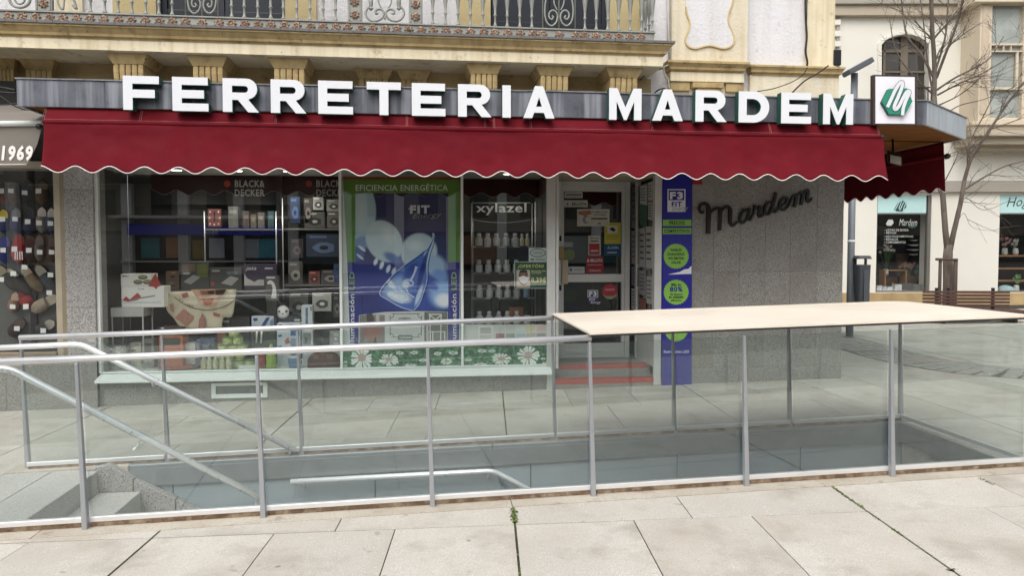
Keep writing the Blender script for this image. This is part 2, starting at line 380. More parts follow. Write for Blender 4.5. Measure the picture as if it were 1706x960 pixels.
# stairwell kerb, landing, steps and walls
def slopebox(x0, x1, y0, y1, a, b, n=1):      # follows the slope of the square: heights a..b above it
    m = MB(); vs = [(x, y, zg(x, y) + h) for h in (a, b) for y in (y0, y1) for x in (x0, x1)]
    return m.add(vs, [(0, 2, 3, 1), (4, 5, 7, 6), (0, 1, 5, 4), (2, 6, 7, 3), (0, 4, 6, 2), (1, 3, 7, 5)])
kerb = bpy.data.objects.new('stairwell_kerb', None); COL.objects.link(kerb); kerb['kind'] = 'structure'
POSTX = [.03 + 1.035 * k for k in range(-3, 5)]
flash = M('zinc_flashing', srgb(138, 146, 148), .4, metal=.5, var=.1, scale=6)
cuts = [PX0, -2.3, .53, 2.6, PX1]
for a, b in zip(cuts, cuts[1:]):
    slopebox(a + .002, b - .002, PY0 + .008, 4.74, -.35, .004).build('kerb_stone', kerbm, kerb, .004)
    slopebox(a + .002, b - .002, 5.97, PY1 - .003, -.16, .012).build('kerb_stone', kerbm if a < -2.4 else flash, kerb, .006)
slopebox(4.12, PX1 - .003, 4.745, 5.965, -.35, .01).build('kerb_stone', stepm, kerb, .004)
slopebox(PX0 + .003, -2.86, 4.745, 5.965, -.35, .0).build('landing_slab', stepm, kerb, .004)
slopebox(-2.855, -2.5, 4.745, 5.965, -.35, .0).build('landing_slab', stepm, kerb, .008)
stair = bpy.data.objects.new('stairs', None); COL.objects.link(stair); stair['kind'] = 'structure'
z0 = zg(-2.5, 5)
for i in range(1, 12):
    x = -2.5 + .3 * (i - 1)
    MB().box(x + .004, x + .30 + (.012 if i < 11 else 3.6), 4.745, 5.90, z0 - .168 * i - .2, z0 - .168 * i).build('step', stepm, stair, .008)
pitw = M('pit_wall_paint', srgb(138, 150, 155), .45, var=.06, scale=1.4, stain=[(1.2, .5, .8, srgb(118, 130, 136), .5), (20, .76, .79, srgb(190, 196, 196), .6)])
pw = bpy.data.objects.new('pit_wall', None); COL.objects.link(pw); pw['kind'] = 'structure'
pj = [-2.5, -1.98, -.42, .85, 2.1, 3.2, 4.24]
for a, b in zip(pj, pj[1:]): slopebox(a + .004, b - .004, 5.985 + random.uniform(0, .003), 6.1, -2.4, -.165).build('wall_panel', pitw, pw, .002)
struct('pit_wall_front', slopebox(-2.5, 4.1, 4.60, 4.735, -2.4, -.352), pitw)
struct('pit_wall_end', slopebox(4.118, 4.25, 4.75, 5.98, -2.4, -.352), pitw)
flash = M('zinc_flashing', srgb(150, 158, 160), .4, metal=.6, var=.1, scale=6)
struct('kerb_flashing', slopebox(-2.1, 4.1, 5.962, 5.984, -.16, -.02), flash)
struct('pit_floor', MB().box(-2.6, 4.2, 4.6, 6.1, -2.6, -2.45), stepm)
def PYp(pts, Y): return [at(x, y, Y) for x, y in pts]
for pts in ([(143, 784), (180, 775), (221.5, 799.5), (221.5, 821), (143, 823)], [(222.5, 800.5), (292.5, 832.5), (291, 854), (222.5, 854)], [(293.5, 833.5), (338, 857), (380, 884), (293.5, 884)]):
    MB().prism(PYp(pts, 5.905), (0, .075, 0)).build('string_stone', granite_light, stair, .006)
st = M('rust_stain', srgb(122, 96, 48), .8, var=.3, scale=20)

# ------------------------------------------------------------------ glass railing round the stairwell
RH = 1.03
def zr(X): return .02 + .0262 * X
def railing(name, Y, side, label, first, last, rail_to, out):
    T = thing(name, (0, Y, zr(0)), label, 'railing')
    for k, X in enumerate(POSTX[first:last + 1]):
        tx = -.0262 * RH
        yo = Y + out * .012
        b = [(X - .014, yo - .022, zr(X) - .01), (X + .017, yo - .022, zr(X) - .01), (X + .017, yo + .022, zr(X) - .01), (X - .014, yo + .022, zr(X) - .01)]
        t = [(X + tx - .009, yo - .012, zr(X) + RH - .025), (X + tx + .009, yo - .012, zr(X) + RH - .025), (X + tx + .009, yo + .012, zr(X) + RH - .025), (X + tx - .009, yo + .012, zr(X) + RH - .025)]
        MB().add(b + t, [(0, 3, 2, 1), (4, 5, 6, 7), (0, 1, 5, 4), (1, 2, 6, 5), (2, 3, 7, 6), (3, 0, 4, 7)]).build('post', post_steel, T, .003)
    for a, b in zip(POSTX[first:last + 1], POSTX[first + 1:last + 1]):
        gy = Y - out * .020
        lo, hi = .066, RH - .035
        l0, l1, h0, h1 = a + .018, b - .016, a + .012 - .0262 * RH, b - .012 - .0262 * RH
        vs = [(x, y, zr(x) + h) for (x0, x1, h) in ((l0, l1, lo), (h0, h1, hi)) for y in (gy - .005, gy + .005) for x in (x0, x1)]
        MB().add(vs, [(0, 2, 3, 1), (4, 5, 7, 6), (0, 1, 5, 4), (2, 6, 7, 3), (0, 4, 6, 2), (1, 3, 7, 5)]).build('glass_pane', rail_glass, T)
        vs = [(x, y, zr(x) + h) for h in (.034, .066) for y in (gy - .016, gy + .016) for x in (a + .012, b - .012)]
        MB().add(vs, [(0, 2, 3, 1), (4, 5, 7, 6), (0, 1, 5, 4), (2, 6, 7, 3), (0, 4, 6, 2), (1, 3, 7, 5)]).build('bottom_channel', steel, T, .003)
        vs = [(x, y, zr(x) + h) for h in (.005, .033) for y in (gy - .011, gy + .011) for x in (a + .02, b - .02)]
        MB().add(vs, [(0, 2, 3, 1), (4, 5, 7, 6), (0, 1, 5, 4), (2, 6, 7, 3), (0, 4, 6, 2), (1, 3, 7, 5)]).build('base_seam', rust, T)
    x0 = POSTX[first] - (.03 if side == 'back' else .0)
    MB().tube([(x0, Y, zr(x0) + RH), (rail_to, Y, zr(rail_to) + RH)], .021, 14).build('top_rail', steel, T)
    return T
TF = railing('glass_railing', 4.65, 'front', 'long glass railing with steel posts along the near side of the stairwell', 0, 7, 1.05, -1)
TB = railing('glass_railing', 6.05, 'back', 'glass railing along the shop side of the stairwell, behind the nearer one', 0, 7, 1.05, 1)
T = thing('glass_railing', (4.17, 5.35, zr(4.17)), 'short glass end railing at the right end of the stairwell', 'railing')
MB().obox((4.15, 5.35, zr(4.15) + .53), (.005, 0, 0), (0, .66, 0), (0, 0, .46)).build('glass_pane', rail_glass, T)
MB().obox((4.15, 5.35, zr(4.15) + .05), (.016, 0, 0), (0, .66, 0), (0, 0, .016)).build('bottom_channel', steel, T, .003)
slopebox(4.09, 4.118, 4.75, 5.96, -.16, .008).build('edge_flashing', flash, T)
# flat cover over the deep end
plate_m = M('cover_sheet', srgb(226, 216, 200), .5, var=.06, scale=1.2, gum=(5, .05, srgb(160, 140, 120), .5), stain=[(1.3, .46, .76, srgb(208, 194, 174), .6), (26, .72, .77, srgb(150, 130, 108), .6), (5, .64, .76, srgb(190, 168, 138), .4)])
def plate(mb, inset, h0, h1):
    x0, x1, y0, y1 = 1.035 + inset, 4.15 - inset, 4.615 + inset, 6.07 - inset; pts = []
    for cxx, cyy, a0, r in ((x1, y1, 0, .16), (x0, y1, 90, .01), (x0, y0, 180, .01), (x1, y0, 270, .02)):
        sx = -1 if cxx == x1 else 1; sy = -1 if cyy == y1 else 1
        for t in range(5):
            a = radians(a0 + t * 22.5); pts.append((cxx + sx * r + cos(a) * r, cyy + sy * r + sin(a) * r))
    vs = [(x, y, zr(x) + h0) for x, y in pts] + [(x, y, zr(x) + h1) for x, y in pts]; n = len(pts)
    mb.add(vs, [tuple(range(n - 1, -1, -1)), tuple(range(n, 2 * n))] + [(i, (i + 1) % n, n + (i + 1) % n, n + i) for i in range(n)])
    return mb
T = thing('stairwell_cover', (2.6, 5.35, zr(2.6) + 1.0), 'flat cream cover sheet lying on the railing over the stairwell', 'cover')
plate(MB(), 0, RH + .024, RH + .036).build('sheet', plate_m, T)
plate(MB(), .006, RH + .010, RH + .0235).build('edge_frame', M('cover_edge', srgb(46, 44, 42), .6, var=.1), T)
# handrails of the stairs
def handrail(pts, label, br, toward):
    T = thing('handrail', (pts[0][0], pts[0][1], pts[-1][2] - .9), label, 'handrail')
    P = [Vector(p) for p in pts]; fine = [P[0]]
    for i in range(1, len(P) - 1):
        a = (P[i - 1] - P[i]).normalized(); b = (P[i + 1] - P[i]).normalized()
        for t in (0, .25, .5, .75, 1):
            fine.append(P[i] + a * .06 * (1 - t) ** 2 + b * .06 * t ** 2)
    fine.append(P[-1])
    MB().tube(fine, .0215, 14).build('rail_tube', hand_steel, T)
    for b in br:
        c = P[b[0]].lerp(P[b[0] + 1], b[1])
        MB().tube([c + Vector((0, 0, -.015)), c + Vector((0, toward * .03, -.06)), c + Vector((0, toward * .10, -.06))], .007, 8).build('bracket', steel, T)
handrail([(-3.35, 5.95, .90), (-2.617, 5.95, .925), (-1.038, 5.95, .055)], 'steel handrail of the stairs on the shop side', [(1, .32), (1, .97)], 1)
handrail([(-3.3, 4.75, .91), (-2.50, 4.75, .930), (-1.024, 4.75, .068)], 'steel handrail of the stairs on the near side', [(1, .5), (1, .97)], -1)
handrail([(-1.068, 5.90, -.180), (.53, 5.90, -.150), (1.9, 5.90, -.92)], 'low steel handrail fixed to the grey stairwell wall', [(0, .06), (0, .98)], 1)
# ================================================================== drawing helpers for flat work
from mathutils.geometry import tessellate_polygon
def flat(pts, Y, th=.003):                 # outline on the plane Y, given by its spots in the photograph, with thickness
    mb = MB(); P = [at(x, y, Y) for x, y in pts]
    return plane_prism(mb, [P], Vector((0, th, 0)))
def plane_prism(mb, loops, off):           # loops of 3-D points (first is the outline, others are holes)
    tris = tessellate_polygon(loops); pts = [p for l in loops for p in l]; n = len(pts)
    nrm = Vector((0, 0, 0))
    for t in tris: nrm += (pts[t[1]] - pts[t[0]]).cross(pts[t[2]] - pts[t[0]])
    tr = [tuple(t) if ((pts[t[1]] - pts[t[0]]).cross(pts[t[2]] - pts[t[0]])).dot(off) < 0 else tuple(reversed(t)) for t in tris]
    mb.add(pts + [p + off for p in pts], tr + [tuple(n + i for i in reversed(t)) for t in tr])
    b0 = len(mb.v) - 2 * n; b = 0
    for l in loops:
        m = len(l)
        for i in range(m):
            j = (i + 1) % m; mb.f.append((b0 + b + i, b0 + b + j, b0 + n + b + j, b0 + n + b + i)); mb.sm.append(False)
        b += m
    return mb
def rect(x0, y0, x1, y1): return [(x0, y1), (x1, y1), (x1, y0), (x0, y0)]
_G = {}
def glyphs(s, bold=0, shear=0):
    k = (s, bold, shear)
    if k not in _G:
        cu = bpy.data.curves.new('lettering', 'FONT'); cu.body = s; cu.offset = bold; cu.shear = shear; cu.resolution_u = 2; cu.space_character = 1 + max(0, bold) * 4
        ob = bpy.data.objects.new('lettering', cu); me = bpy.data.meshes.new_from_object(ob)
        vs = [(v.co.x, v.co.y) for v in me.vertices]; fs = [tuple(p.vertices) for p in me.polygons]
        x0 = min(v[0] for v in vs); x1 = max(v[0] for v in vs); y0 = min(v[1] for v in vs); y1 = max(v[1] for v in vs)
        _G[k] = ([((v[0] - x0) / (x1 - x0), (v[1] - y0) / (y1 - y0)) for v in vs], fs)
        bpy.data.objects.remove(ob); bpy.data.curves.remove(cu); bpy.data.meshes.remove(me)
    return _G[k]
def text3(s, o, ex, ey, mat, parent, bold=.012, shear=0, name='lettering', mb=None):
    """print: the words filling the parallelogram o + a*ex + b*ey"""
    vs, fs = glyphs(s, bold, shear); o, ex, ey = Vector(o), Vector(ex), Vector(ey)
    m = mb or MB(); m.add([o + ex * a + ey * b for a, b in vs], fs)
    return m if mb else m.build(name, mat, parent)
def text(s, x0, y0, x1, y1, Y, mat, parent, bold=.012, shear=0, rise=0, name='lettering'):
    o = at(x0, y1, Y); ex = at(x1, y1 - rise, Y) - o; ey = at(x0, y0, Y) - o
    return text3(s, o, ex, ey, mat, parent, bold, shear, name)
def smooth_line(pts, n=6, closed=False):
    P = [Vector(p) for p in pts]; out = []
    for i in range(len(P) - 1):
        p0, p1, p2, p3 = P[max(i - 1, 0)], P[i], P[i + 1], P[min(i + 2, len(P) - 1)]
        for k in range(n):
            t = k / n; out.append(.5 * ((2 * p1) + (p2 - p0) * t + (2 * p0 - 5 * p1 + 4 * p2 - p3) * t * t + (3 * p1 - p0 - 3 * p2 + p3) * t ** 3))
    out.append(P[-1]); return out
def ribbon(mb, pts, w, Y, th, n=6):        # brush stroke of changing width (w in photo pixels) on the plane Y
    S = smooth_line([(p[0], p[1]) for p in pts], n); m = len(S); ws = w if isinstance(w, list) else [w] * len(pts)
    L, R = [], []
    for i, p in enumerate(S):
        d = (S[min(i + 1, m - 1)] - S[max(i - 1, 0)]); d = d.normalized() if d.length else Vector((1, 0)); nn = Vector((-d.y, d.x))
        f = i / (m - 1) * (len(ws) - 1); k = min(int(f), len(ws) - 2); ww = ws[k] + (ws[k + 1] - ws[k]) * (f - k)
        L.append(p + nn * ww / 2); R.append(p - nn * ww / 2)
    b = len(mb.v); off = Vector((0, th, 0))
    A = [at(p.x, p.y, Y) for p in L]; B = [at(p.x, p.y, Y) for p in R]
    mb.v += A + B + [p + off for p in A] + [p + off for p in B]
    def F(*q): mb.f.append(tuple(b + i for i in q)); mb.sm.append(False)
    for i in range(m - 1):
        F(i, i + 1, m + i + 1, m + i); F(2 * m + i, 3 * m + i, 3 * m + i + 1, 2 * m + i + 1)
        F(i, 2 * m + i, 2 * m + i + 1, i + 1); F(m + i, m + i + 1, 3 * m + i + 1, 3 * m + i)
    F(0, m, 3 * m, 2 * m); F(m - 1, 3 * m - 1, 4 * m - 1, 2 * m - 1)
    return mb
def ax(px, Y, y=300): return at(px, y, Y).x
def az(py, Y, x=700): return at(x, py, Y).z

# ================================================================== THE SHOP'S BUILDING
FY = 8.3                                            # plane of the shop front
XL, XC, XW0, XW1, XD0, XD1, XP, XE = (ax(p, FY, 400) for p in (112, 160, 164, 914, 926, 1095, 1152, 1405))
B = thing('corner_building', (.7, FY, .03), 'old corner building with cream and white stucco above a granite shop front', 'building')
def bbox(name, mat, x0, x1, y0, y1, z0, z1, bevel=0, parent=B): return MB().box(x0, x1, y0, y1, z0, z1).build(name, mat, parent, bevel)
CZ0, CZ1 = 2.90, 3.145                              # marquee bottom and top
# granite slabs of the right-hand wall, the pillar and the plinth under the window
bbox('wall_core', dark_in, XP + .03, XE - .03, FY + .034, 14.5, -.3, 3.3)
jx = [XP] + [ax(p, FY, 400) for p in (1189, 1233, 1275, 1317, 1361)] + [XE]
jz = [-.1, az(612, FY, 1280), az(530, FY, 1280), az(452, FY, 1280), az(345, FY, 1280), 2.89]
for i in range(len(jx) - 1):
    for j in range(len(jz) - 1):
        dy = random.uniform(-.0015, .0015) - (.006 if j == 0 else 0)
        bbox('granite_panel', granite, jx[i] + .001, jx[i + 1] - .001, FY + dy, FY + .03, jz[j] + .0006, jz[j + 1] - .0006, .0015)
for k in range(6):
    for j in range(len(jz) - 1):
        bbox('granite_panel', granite, XE - .028, XE + .002, FY + .033 + k * 1.0, FY + 1.03 + k * 1.0, jz[j] + .0015, jz[j + 1] - .0015, .002)
zz = [-.2, az(512, FY, 130), az(424, FY, 130), az(395, FY, 130) + .5, 2.89]
for a, b in zip(zz, zz[1:]):
    bbox('granite_panel', granite_light, XL, XC, FY - .05, FY + .25, a + .001, b - .001, .003)
bbox('granite_panel', granite, XC - .9, XC, FY - .052, FY + .04, -.3, az(590, FY, 100) - .02, .002)
bbox('granite_panel', granite, XC - 5.5, XC - .9015, FY - .052, FY + .04, -.3, az(590, FY, 100) - .02, .002)
# window sill, frames, panes
SZ1 = az(617, FY, 500); FZ0 = SZ1 - .004
s0, s1, s2 = az(637, 8.15, 300), az(632.5, 8.15, 300), SZ1
sxa, sxb = ax(157, 8.15, 630), ax(920, 8.15, 615)
MB().prism([(sxa, 8.15, s0), (sxa, 8.15, s1), (sxa, FY + .02, s2), (sxa, FY + .10, s2), (sxa, FY + .10, s0), (sxa, 8.19, s0)], (sxb - sxa, 0, 0)).build('window_sill', alu_white, B, .004)
plin = [XC] + [XC + (XW1 - XC) * t for t in (.13, .29, .49, .70, .87)] + [ax(918, FY, 600)]
for a, b in zip(plin, plin[1:]):
    bbox('granite_panel', granite, a + .0015, b - .0015, FY, FY + .04, -.25, s0 - .002, .002)
def frame(px0, px1, y0=FY - .012, y1=FY + .05, z0=SZ1 + .001, z1=2.88, mat=alu_white, nm='window_post'):
    return bbox(nm, mat, ax(px0, FY, 450), ax(px1, FY, 450), y0, y1, z0, z1, .003)
frame(160.5, 166); frame(565.5, 570); frame(768, 772); frame(911, 925, FY - .02, FY + .07, -.05, mat=alu)
frame(926, 930.5, FY - .012, FY + .03, .28, mat=alu, nm='door_post')
for a, b in ((166.3, 565.2), (570.3, 767.7), (772.3, 910.7)):
    bbox('window_pane', win_glass, ax(a, FY, 450), ax(b, FY, 450), FY + .004, FY + .014, SZ1 + .018, 2.86)
    bbox('bottom_channel', alu_white, ax(a, FY, 450), ax(b, FY, 450), FY - .008, FY + .03, SZ1 + .0015, SZ1 + .017)
# low vent hatch under the window
vx0, vx1, vz0, vz1 = ax(353, FY, 650), ax(446, FY, 650), az(663, FY, 400), az(638, FY, 400)
hatch = MB()
plane_prism(hatch, [[Vector((x, FY - .02, z)) for x, z in ((vx0, vz0), (vx1, vz0), (vx1, vz1), (vx0, vz1))], [Vector((x, FY - .02, z)) for x, z in ((vx0 + .045, vz0 + .045), (vx1 - .045, vz0 + .045), (vx1 - .045, vz1 - .03), (vx0 + .045, vz1 - .03))]], Vector((0, .019, 0)))
h = hatch.build('vent_hatch', alu_white, B)
MB().box(vx0 + .02, vx1 - .02, FY - .004, FY - .001, vz0 + .02, vz1 - .02).build('hatch_pane', M('hatch_dark', srgb(96, 100, 98), .25, var=.1), h)
# inside of the display window
IY = 9.3
bbox('display_floor', M('display_floor', srgb(208, 212, 206), .6, var=.05), XC + .02, XD0 - .02, FY + .101, IY, .1, FZ0)
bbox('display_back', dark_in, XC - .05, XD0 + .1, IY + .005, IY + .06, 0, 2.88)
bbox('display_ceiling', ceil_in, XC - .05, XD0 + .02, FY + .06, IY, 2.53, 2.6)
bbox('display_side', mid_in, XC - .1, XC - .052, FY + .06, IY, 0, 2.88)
# door lobby
DY = 9.15
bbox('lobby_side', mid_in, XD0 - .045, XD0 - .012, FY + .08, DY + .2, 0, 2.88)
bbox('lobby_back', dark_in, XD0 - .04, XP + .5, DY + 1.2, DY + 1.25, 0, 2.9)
bbox('lobby_ceiling', M('lobby_ceiling', srgb(150, 142, 124), .8, var=.15, scale=4), XD0 - .04, XD1 + .1, FY + .02, DY + 1.2, az(303, DY, 990), az(303, DY, 990) + .06)
z1s, z2s = az(632, FY, 1000), az(608, 8.6, 1000)
bbox('step', granite, XD0 - .04, XD1 + .14, FY - .01, 8.6, -.2, z1s, .006)
bbox('step', granite, XD0 - .04, XD1 + .02, 8.6 - .002, DY + 1.2, -.2, z2s, .006)
matred = M('red_step_tape', srgb(164, 64, 54), .85, var=.12, scale=9, bump=.3, bscale=120)
bbox('anti_slip_tape', matred, XD0 + .0, XD1 + .12, FY - .014, FY + .10, z1s - .05, z1s + .004)
bbox('anti_slip_tape', matred, XD0 + .0, XD1 - .02, 8.595, 8.70, z2s - .05, z2s + .004)
# door with its frame
dl, dr, dt = ax(926, DY, 400), ax(1049, DY, 400), az(309, DY, 990)
bbox('door_jamb', alu, dl - .12, ax(936, DY, 400), DY - .02, DY + .06, z2s + .002, dt + .06, .004)
bbox('door_jamb', alu, ax(1041, DY, 400), dr, DY - .02, DY + .06, z2s + .002, dt + .06, .004)
bbox('door_head', alu, ax(936, DY, 400) + .001, ax(1041, DY, 400) - .001, DY - .02, DY + .06, dt, dt + .06, .004)
gx0, gx1 = ax(939, DY, 400), ax(1036, DY, 400)
door = MB()
gz = [az(598, DY, 990), az(470, DY, 990), az(457, DY, 990), az(319, DY, 990)]
o3 = lambda x0, x1, z0_, z1_, y: [Vector((x0, y, z0_)), Vector((x1, y, z0_)), Vector((x1, y, z1_)), Vector((x0, y, z1_))]
plane_prism(door, [o3(ax(936.5, DY, 400), ax(1040.5, DY, 400), z2s + .006, dt - .004, DY - .012), o3(gx0, gx1, gz[0] - .12 + .32, gz[1], DY - .012), o3(gx0, gx1, gz[2], gz[3], DY - .012)], Vector((0, .045, 0)))
door = door.build('door', alu, B)
MB().box(gx0, gx1, DY + .004, DY + .012, gz[0] + .2, gz[1]).build('door_pane', win_glass, door)
MB().box(gx0, gx1, DY + .004, DY + .012, gz[2], gz[3]).build('door_pane', win_glass, door)
for pts in ([(931, 411), (940, 411), (940, 433), (931, 433)],): flat(pts, DY - .05, .03).build('door_lock', M('brass_lock', srgb(140, 120, 84), .4, metal=.6), door, .004)
MB().box(ax(935, DY, 450), ax(945, DY, 450), DY - .06, DY - .025, az(473, DY, 940), az(433, DY, 940)).build('door_handle', M('pale_handle', srgb(192, 178, 150), .45, var=.06), door, .006)
for py in (397, 479): MB().box(ax(931.5, DY, 400), ax(935, DY, 400), DY - .03, DY - .012, az(py + 5, DY, 940), az(py - 4, DY, 940)).build('keyhole_plate', black, door, .003)
MB().box(ax(942, DY, 400), ax(1033, DY, 400), DY - .020, DY - .0125, z2s + .06, gz[0] + .12).build('kick_panel', alu, door, .004)
# glazed side screen of the lobby, full of notices, and its front post
SX = XD1
for y0, y1 in ((FY + .02, FY + .09), (DY - .09, DY - .025)): bbox('screen_post', alu, SX - .03, SX + .03, y0, y1, z2s + .002, dt + .06, .004)
bbox('screen_pane', win_glass, SX - .006, SX + .006, FY + .091, DY - .091, z2s + .45, dt)
bbox('screen_panel', alu, SX - .02, SX + .02, FY + .091, DY - .091, z2s + .003, z2s + .44, .004)
bbox('corner_post', alu, ax(1090, FY, 400), ax(1102, FY, 400), FY - .016, FY + .018, z1s - .08, 2.88, .004)
bbox('screen_backing', dark_in, SX + .05, SX + .1, FY + .05, DY + .1, 0, 2.88)
bbox('shop_fill', dark_in, ax(1102.5, FY, 400), XP - .0005, FY + .002, FY + .05, -.2, 2.88)

# ------------------------------------------------------------------ upper floor
UY = 8.5
def U(px, Y=UY): return ax(px, Y, 40)
TOPZ = 6.6
white_l = [(-9.5, U(262)), (U(476), U(817)), (U(1015), U(1118) + .35)]
for a, b in white_l: bbox('stucco_wall', stucco_white, a, b, UY, UY + .3, 2.6, TOPZ)
for a, b in ((262, 476), (817, 1015)):
    bbox('stucco_wall', stucco_white, U(a) + .001, U(b) - .001, UY, UY + .3, 2.6, 3.80); bbox('stucco_wall', stucco_white, U(a) + .001, U(b) - .001, UY, UY + .3, 6.15, TOPZ)
    cx_ = (U(a) + U(b)) / 2
    dr_ = bbox('balcony_door', dark_glassy, U(a) + .002, U(b) - .002, UY + .12, UY + .16, 3.801, 6.149)
    for px in (a + 3, (a + b) / 2 - 7, (a + b) / 2 + 3, b - 9): MB().box(U(px), U(px) + .055, UY + .09, UY + .119, 3.802, 6.14).build('door_stile', dark_glassy, dr_, .004)
    for zq in (3.81, 4.22, 5.3): MB().box(U(a) + .06, U(b) - .06, UY + .10, UY + .118, zq, zq + .06).build('door_rail', dark_glassy, dr_, .004)
for a, b in ((190, 262), (476, 528), (764, 817), (1015, 1066)): bbox('door_surround', M('surround_tan', srgb(198, 180, 136), .9, var=.08, scale=2, bump=.7, bscale=30, stain=[(2, .5, .8, srgb(176, 152, 104), .5)]), U(a), U(b), UY - .03, UY - .001, 3.80, TOPZ)
bbox('wall_ornament', plaster_cream, U(95), U(140), UY - .03, UY - .001, 3.9, TOPZ)
# balcony slab built up of mouldings
def mould(layers, x0, mat, name, parent=B):       # layers: (front Y, z, right end X)
    mb = MB()
    for (ya, za, xa), (yb, zb, xb) in zip(layers, layers[1:]):
        mb.add([(x0, ya, za), (xa, ya, za), (xa, UY - .001, za), (x0, UY - .001, za), (x0, yb, zb), (xb, yb, zb), (xb, UY - .001, zb), (x0, UY - .001, zb)],
               [(0, 3, 2, 1), (4, 5, 6, 7), (0, 1, 5, 4), (1, 2, 6, 5), (2, 3, 7, 6), (3, 0, 4, 7)])
    return mb.build(name, mat, parent)
slab_o = mould([(7.93, 3.648, 2.58), (7.93, 3.752, 2.58)], -9, plaster_cream, 'balcony_slab')
mould([(7.945, 3.64, 2.56), (7.945, 3.6475, 2.56)], -9, soffit_plaster, 'slab_soffit')
mould([(7.925, 3.753, 2.585), (7.922, 3.768, 2.588), (7.90, 3.775, 2.61), (7.895, 3.80, 2.615), (7.86, 3.845, 2.65), (7.845, 3.855, 2.665), (7.845, 3.872, 2.665)], -9, ochre, 'slab_cornice')
x = -9.0; 
while x < 2.66:
    w = .145; bbox('slate_tile', slate, x + .002, min(x + w, 2.685) - .002, 7.83, UY - .002, 3.8725 + random.uniform(0, .002), 3.898 + random.uniform(0, .003)); x += w
bbox('bracket_frieze', M('frieze_tan', srgb(172, 152, 112), .9, var=.12, scale=1.5, bump=.3, bscale=14, stain=[(2, .48, .7, srgb(132, 112, 78), .7), (7, .58, .7, srgb(90, 76, 54), .6)]), -9, 2.62, UY - .006, UY - .001, 2.95, 3.6385)
# corbels
def corbel(px0, px1, big=True):
    yf = 7.99 if big else 8.36
    xa, xb = ax(px0, yf, 100), ax(px1, yf, 100); c = MB(); zt = 3.639; w = xb - xa; i = w * .13
    top, mid, bot = zt, zt - .10, zt - .42
    c.add([(xa + i, yf + .05, mid), (xb - i, yf + .05, mid), (xb - i, UY, mid), (xa + i, UY, mid), (xa, yf, top), (xb, yf, top), (xb, UY, top), (xa, UY, top)],
          [(0, 3, 2, 1), (4, 5, 6, 7), (0, 1, 5, 4), (1, 2, 6, 5), (2, 3, 7, 6), (3, 0, 4, 7)])
    o = c.build('corbel', ochre, B, .004)
    n = 5; ww = (w - 2 * i) / n
    for k in range(n):
        f = MB(); x0, x1 = xa + i + k * ww + .003, xa + i + (k + 1) * ww - .003; prof = []
        for t in range(7):
            a = t / 6 * pi * .62; prof.append((yf + .045 + (1 - cos(a)) * .15 - .03 * sin(a), mid - .001 - sin(a) * .20 - t * .012))
        prof.append((UY - .002, prof[-1][1])); prof.append((UY - .002, mid - .001))
        f.prism([(x0, y, z) for y, z in prof], (x1 - x0, 0, 0)).build('flute', ochre, o, .012)
for a, b in ((175, 245), (309, 378), (445, 515), (776, 838), (893, 957), (1010, 1073)): corbel(a, b)
for a, b in ((-20, 24), (30, 90), (588, 655), (660, 718)): corbel(a, b, False)
# cornice and pilaster to the right of the balcony
PYY = 8.40
bbox('pilaster', stucco_cream, U(1120, PYY), U(1246, PYY), PYY, UY - .001, az(104, PYY, 1180), TOPZ)
bbox('corner_strip', plaster_cream, U(1345, 8.45), U(1391, 8.45), 8.45, 8.8, az(112, 8.45, 1380), TOPZ)
bbox('stucco_wall', stucco_white, U(1118) + .351, U(1391, 8.45) - .01, UY + .0, UY + .3, 2.6, TOPZ)
bbox('side_wall', stucco_white, U(1391, 8.45) - .3, U(1391, 8.45) - .012, UY + .301, 15, 2.6, TOPZ)
pan = [(1143, -60), (1143, 10), (1150, 40), (1143, 62), (1145, 74), (1158, 80), (1182, 75), (1206, 80), (1220, 74), (1223, 60), (1213, 30), (1222, -5), (1222, -60)]
pan = [(p.x, p.y) for p in smooth_line(pan, 4)]
flat(pan, PYY - .012, .011).build('ornate_panel', stucco_white, B)
mb = MB(); ribbon(mb, pan[4:-4], 2.4, PYY - .02, .018, 1); mb.build('panel_bead', M('bead_ochre', srgb(206, 184, 136), .85, var=.1), B)
def cornice(px0, px1, yt, yb, Yf, mat, name):
    xa, xb = ax(px0, Yf, yt), ax(px1, Yf, yt); zt, zb = az(yt, Yf, (px0 + px1) / 2), az(yb, Yf, (px0 + px1) / 2); d = UY - Yf; h = zt - zb
    lay = [(Yf + d * .45, zb), (Yf + d * .42, zb + h * .2), (Yf + d * .22, zb + h * .3), (Yf + d * .2, zb + h * .5), (Yf + .01, zb + h * .75), (Yf, zb + h * .8), (Yf, zt)]
    mb = MB()
    for (ya, za), (yb_, zb_) in zip(lay, lay[1:]):
        a_, b_ = (ya - Yf) * .8, (yb_ - Yf) * .8
        mb.add([(xa + a_, ya, za), (xb - a_, ya, za), (xb - a_, UY - .001, za), (xa + a_, UY - .001, za), (xa + b_, yb_, zb_), (xb - b_, yb_, zb_), (xb - b_, UY - .001, zb_), (xa + b_, UY - .001, zb_)],
               [(0, 3, 2, 1), (4, 5, 6, 7), (0, 1, 5, 4), (1, 2, 6, 5), (2, 3, 7, 6), (3, 0, 4, 7)])
    return mb.build(name, mat, B)
cornice(1113, 1250, 101, 120, 8.30, ochre, 'cornice')
cornice(1250.5, 1409, 109, 125, 8.36, ochre, 'cornice')
bbox('frieze', plaster_cream, ax(1117, 8.38, 130), ax(1240, 8.38, 130), 8.38, UY - .001, az(136, 8.38, 1180), az(120, 8.38, 1180) - .002, .004)
bbox('frieze', stucco_cream, ax(1250, 8.43, 130), ax(1398, 8.43, 130), 8.43, UY - .001, 3.0, az(126, 8.43, 1320), .004)
